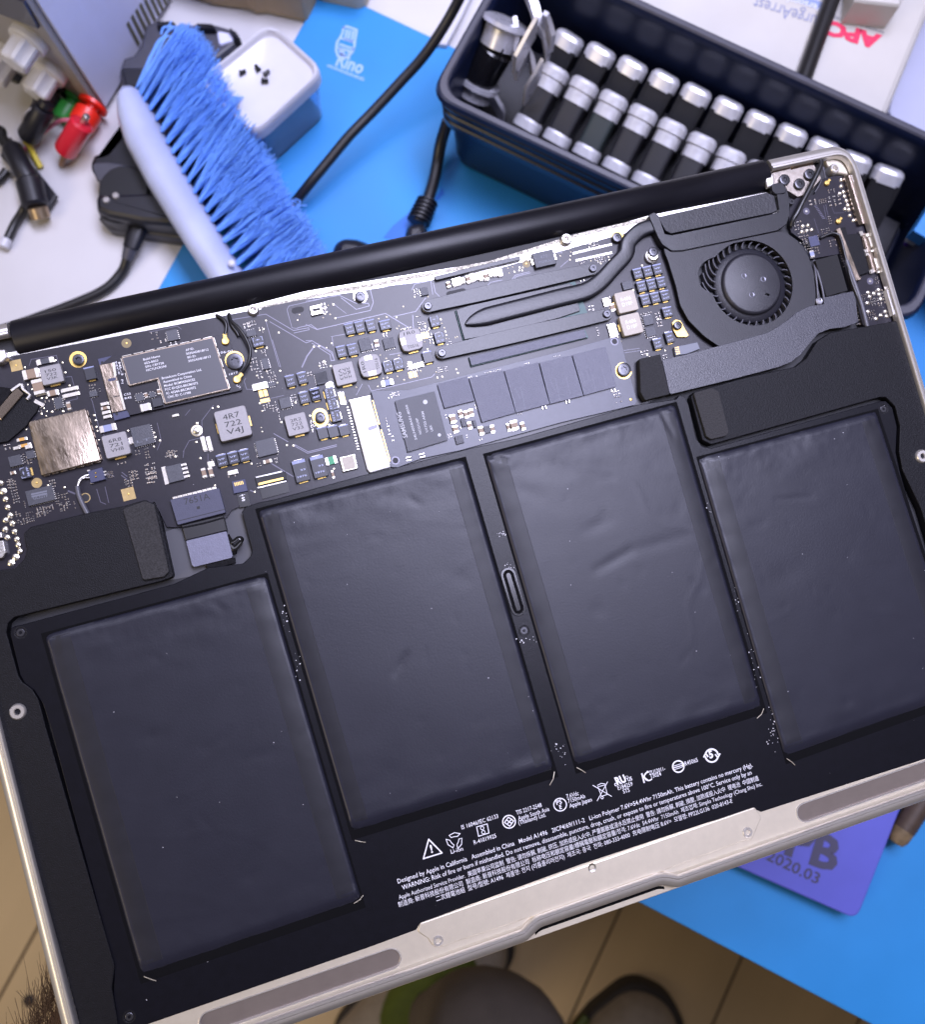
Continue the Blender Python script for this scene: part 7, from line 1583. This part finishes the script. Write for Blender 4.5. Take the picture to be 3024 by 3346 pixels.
nodes = {'pelvis': (PV, 0.12), 'waist': (PV + Vector((0, -0.03, 0.18)), 0.115), 'chest': (PV + Vector((0, -0.02, 0.38)), 0.125), 'neck': (PV + Vector((0, 0.0, 0.56)), 0.05), 'head0': (PV + Vector((0, 0.03, 0.66)), 0.075), 'head1': (PV + Vector((0, 0.04, 0.76)), 0.085),
         'hipL': (PV + Vector((-0.09, 0.02, -0.01)), 0.095), 'midL': (PV.lerp(KL, 0.55) + Vector((-0.02, 0, 0.012)), 0.078), 'kneeL': (KL, 0.074), 'calfL': (KL.lerp(AF, 0.35) + Vector((0, -0.015, 0)), 0.056), 'ankleL': (AF + Vector((0, -0.07, -0.01)), 0.036), 'toeL': (AF + Vector((0.0, 0.0, -0.060)), 0.022),
         'hipR': (PV + Vector((0.09, 0.02, -0.01)), 0.095), 'midR': (PV.lerp(KR, 0.55) + Vector((0.02, 0, 0.012)), 0.078), 'kneeR': (KR, 0.064), 'calfR': (KR.lerp(AR, 0.35) + Vector((0, -0.015, 0)), 0.056), 'ankleR': (AR + Vector((0, -0.07, -0.01)), 0.036), 'toeR': (AR + Vector((0.0, 0.0, -0.060)), 0.022),
         'shL': (PV + Vector((-0.19, 0, 0.45)), 0.062), 'elL': (PV + Vector((-0.42, 0.14, 0.27)), 0.045), 'foreL': (PD(270, 3760, 0.318), 0.034), 'wrL': (wr, 0.026), 'palmL': (hd, 0.016),
         'shR': (PV + Vector((0.19, 0, 0.45)), 0.062), 'elR': (PV + Vector((0.36, 0.06, 0.22)), 0.045), 'wrR': (PV + Vector((0.20, 0.27, 0.14)), 0.030), 'palmR': (PV + Vector((0.15, 0.31, 0.10)), 0.020)}
edges = [('pelvis', 'waist'), ('waist', 'chest'), ('chest', 'neck'), ('neck', 'head0'), ('head0', 'head1'), ('pelvis', 'hipL'), ('hipL', 'midL'), ('midL', 'kneeL'), ('kneeL', 'calfL'), ('calfL', 'ankleL'), ('ankleL', 'toeL'),
         ('pelvis', 'hipR'), ('hipR', 'midR'), ('midR', 'kneeR'), ('kneeR', 'calfR'), ('calfR', 'ankleR'), ('ankleR', 'toeR'), ('chest', 'shL'), ('shL', 'elL'), ('elL', 'foreL'), ('foreL', 'wrL'), ('wrL', 'palmL'),
         ('chest', 'shR'), ('shR', 'elR'), ('elR', 'wrR'), ('wrR', 'palmR')]
def rd(v, x, y, z): return v + RL @ Vector((x, y, z))*MM
for nm, base_, flip in (('L', hd, 1),):
    for j, (dx, dy) in enumerate(((-16, 30), (-5, 36), (6, 34), (16, 27))):
        nodes[f'f{j}a{nm}'] = (rd(base_, dx*0.9, dy*0.45, 0), 0.0085); nodes[f'f{j}b{nm}'] = (rd(base_, dx*1.2, dy*1.15, 5), 0.0078); nodes[f'f{j}c{nm}'] = (rd(base_, dx*1.3, dy*1.7, 7.5), 0.0066)
        edges += [('palm' + nm, f'f{j}a{nm}'), (f'f{j}a{nm}', f'f{j}b{nm}'), (f'f{j}b{nm}', f'f{j}c{nm}')]
    nodes['t0' + nm] = (rd(base_, 26, -4, 2), 0.010); nodes['t1' + nm] = (rd(base_, 42, 12, 5), 0.0088); nodes['t2' + nm] = (rd(base_, 50, 28, 6), 0.0075)
    edges += [('palm' + nm, 't0' + nm), ('t0' + nm, 't1' + nm), ('t1' + nm, 't2' + nm)]
for j, dx in enumerate((-0.028, -0.010, 0.008, 0.024)):
    pr_ = nodes['palmR'][0]; nodes[f'g{j}a'] = (pr_ + Vector((dx, 0.030, -0.004)), 0.0085); nodes[f'g{j}b'] = (pr_ + Vector((dx*1.1, 0.058, -0.022)), 0.0078); nodes[f'g{j}c'] = (pr_ + Vector((dx*1.1, 0.064, -0.045)), 0.0066)
    edges += [('palmR', f'g{j}a'), (f'g{j}a', f'g{j}b'), (f'g{j}b', f'g{j}c')]
pr_ = nodes['palmR'][0]; nodes['h0'] = (pr_ + Vector((-0.036, 0.006, -0.008)), 0.010); nodes['h1'] = (pr_ + Vector((-0.052, 0.026, -0.018)), 0.0085); edges += [('palmR', 'h0'), ('h0', 'h1')]
names = list(nodes); me = bpy.data.meshes.new('person')
org = Vector((PV.x, PV.y, 0))
me.from_pydata([tuple(nodes[n][0] - org) for n in names], [(names.index(a), names.index(c)) for a, c in edges], [])
po = bpy.data.objects.new('person', me); COL.objects.link(po); po.location = org
md = po.modifiers.new('skin', 'SKIN'); md.use_smooth_shade = True; md.branch_smoothing = 0.6
for i, n in enumerate(names):
    sv = me.skin_vertices[0].data[i]; sv.radius = (nodes[n][1], nodes[n][1]); sv.use_root = (n == 'pelvis')
    if n in ('chest', 'waist', 'pelvis'): sv.radius = (nodes[n][1]*1.35, nodes[n][1])
    if n.startswith('palm'): sv.radius = (nodes[n][1]*1.9, nodes[n][1])
po.modifiers.new('sub', 'SUBSURF').levels = 2
dg = bpy.context.evaluated_depsgraph_get(); bm2 = bpy.data.meshes.new_from_object(po.evaluated_get(dg))
po.modifiers.clear(); po.data = bm2; bm2.name = 'person'
for m in (skin, trousers, shirt, hair_m): bm2.materials.append(m)
for pg in bm2.polygons:
    c = pg.center + org; pg.use_smooth = True
    if c.z < 0.66 and c.y < 0.2 and not (c.x < PV.x - 0.20 and c.z > 0.6): pg.material_index = 1 if c.z > 0.09 else 0
    elif c.z < 1.05 and abs(c.x - PV.x) < 0.30 and c.y < PV.y + 0.18: pg.material_index = 2
    elif c.z > PV.z + 0.74: pg.material_index = 3
    else: pg.material_index = 0
tag(po, 'seated person in grey brown trousers with a hairy forearm reaching under the laptop', 'person')
# forearm hair where the arm shows past the laptop edge
b = MB(); RH_ = random.Random(3); E0, W0 = nodes['foreL'][0], nodes['wrL'][0]
ax = (W0 - E0); toc = (CAM - (E0+W0)/2).normalized(); sd = ax.cross(toc).normalized()
for k in range(1000):
    t = RH_.uniform(0.2, 0.98); an = RH_.gauss(0.9, 0.8); r0 = 0.036*(1-t) + 0.027*t
    nrm = (toc*math.cos(an) - sd*math.sin(an)).normalized(); p0 = E0 + ax*t + nrm*r0*0.92
    ln = RH_.uniform(0.008, 0.019); g = ax.normalized()*ln*RH_.uniform(0.6, 1.0) + nrm*ln*RH_.uniform(0.08, 0.38) + Vector((RH_.gauss(0, 0.003), RH_.gauss(0, 0.003), RH_.gauss(0, 0.003)))
    b.tube([p0 - org, p0 + g*0.5 + nrm*0.001 - org, p0 + g - org], [0.00009, 0.00008, 0.00004], 3, cap=False)
o = b.build('arm_hair', hair_m, po); o['kind'] = 'stuff'
# shoes
sole_m = M('dark_sole', (0.030, 0.024, 0.020), 0.7); toe_m = M('tan_toe_cap', (0.30, 0.25, 0.19), 0.7, var=0.1, vscale=80); grn = M('green_upper', (0.085, 0.115, 0.010), 0.75, var=0.15, vscale=60, bump=0.3, bscale=900)
def shoe(name, tip, rz, label):
    e = empty(name, (tip.x, tip.y, 0), label, 'shoe', None, rz); e['group'] = 'shoes on the floor'
    def out(k, y0=0.0):
        return [(0.056*k*s_, y) for s_, y in ()] or rounded([(-0.050*k, -0.27), (0.050*k, -0.27), (0.061*k, -0.08), (0.050*k, -0.015 + y0), (0.0, 0.004 + y0), (-0.050*k, -0.015 + y0), (-0.061*k, -0.08)], 0.05, 10)
    MB().prism(out(1.0), 0.0, 0.030, 0.006).build('sole', sole_m, e)
    b = MB(); base_ = out(0.90, -0.010)
    b.rings([[(x*s_, -0.075 + (y + 0.075)*s_ - dy, z) for x, y in base_] for s_, z, dy in ((1.0, 0.028, 0), (0.98, 0.045, 0), (0.88, 0.060, 0.004), (0.72, 0.070, 0.010), (0.5, 0.078, 0.02))], captop=True)
    b.build('toe_cap', toe_m, e, smooth=60)
    b = MB()
    b.rings([[(0.045*math.cos(a)*s_, -0.125 + 0.075*math.sin(a)*s_, z) for a in [2*PI*k/28 for k in range(28)]] for s_, z in ((1.0, 0.05), (0.96, 0.076), (0.82, 0.088), (0.55, 0.094))], captop=True)
    b.build('upper', grn, e, smooth=60)
    for s_ in ((-1, 1) if rz > -0.32 else (1,)): MB().tube([(0.060*s_, -0.09, 0.03), (0.058*s_, -0.16, 0.034), (0.052*s_, -0.25, 0.034)], 0.006, 8).build('trim', M('bright_green_trim', (0.06, 0.085, 0.010), 0.5), e)
    return e
shoe('shoe', P(2190, 3258, 0.03), -0.30, 'green shoe with tan toe cap on the floor right of the knee')
shoe('shoe', P(1640, 2990, 0.03), -0.35, 'green shoe on the floor mostly hidden behind the grey brown knee')
o = MB().lathe([(0.006, 0.0), (0.0075, 0.001), (0.004, 0.003), (0.001, 0.0035)], 14).build('floor_stain', sole_m, None, P(95, 3268, 0.001)); tag(o, 'small dark crumb on the floor at the lower left', 'crumb')
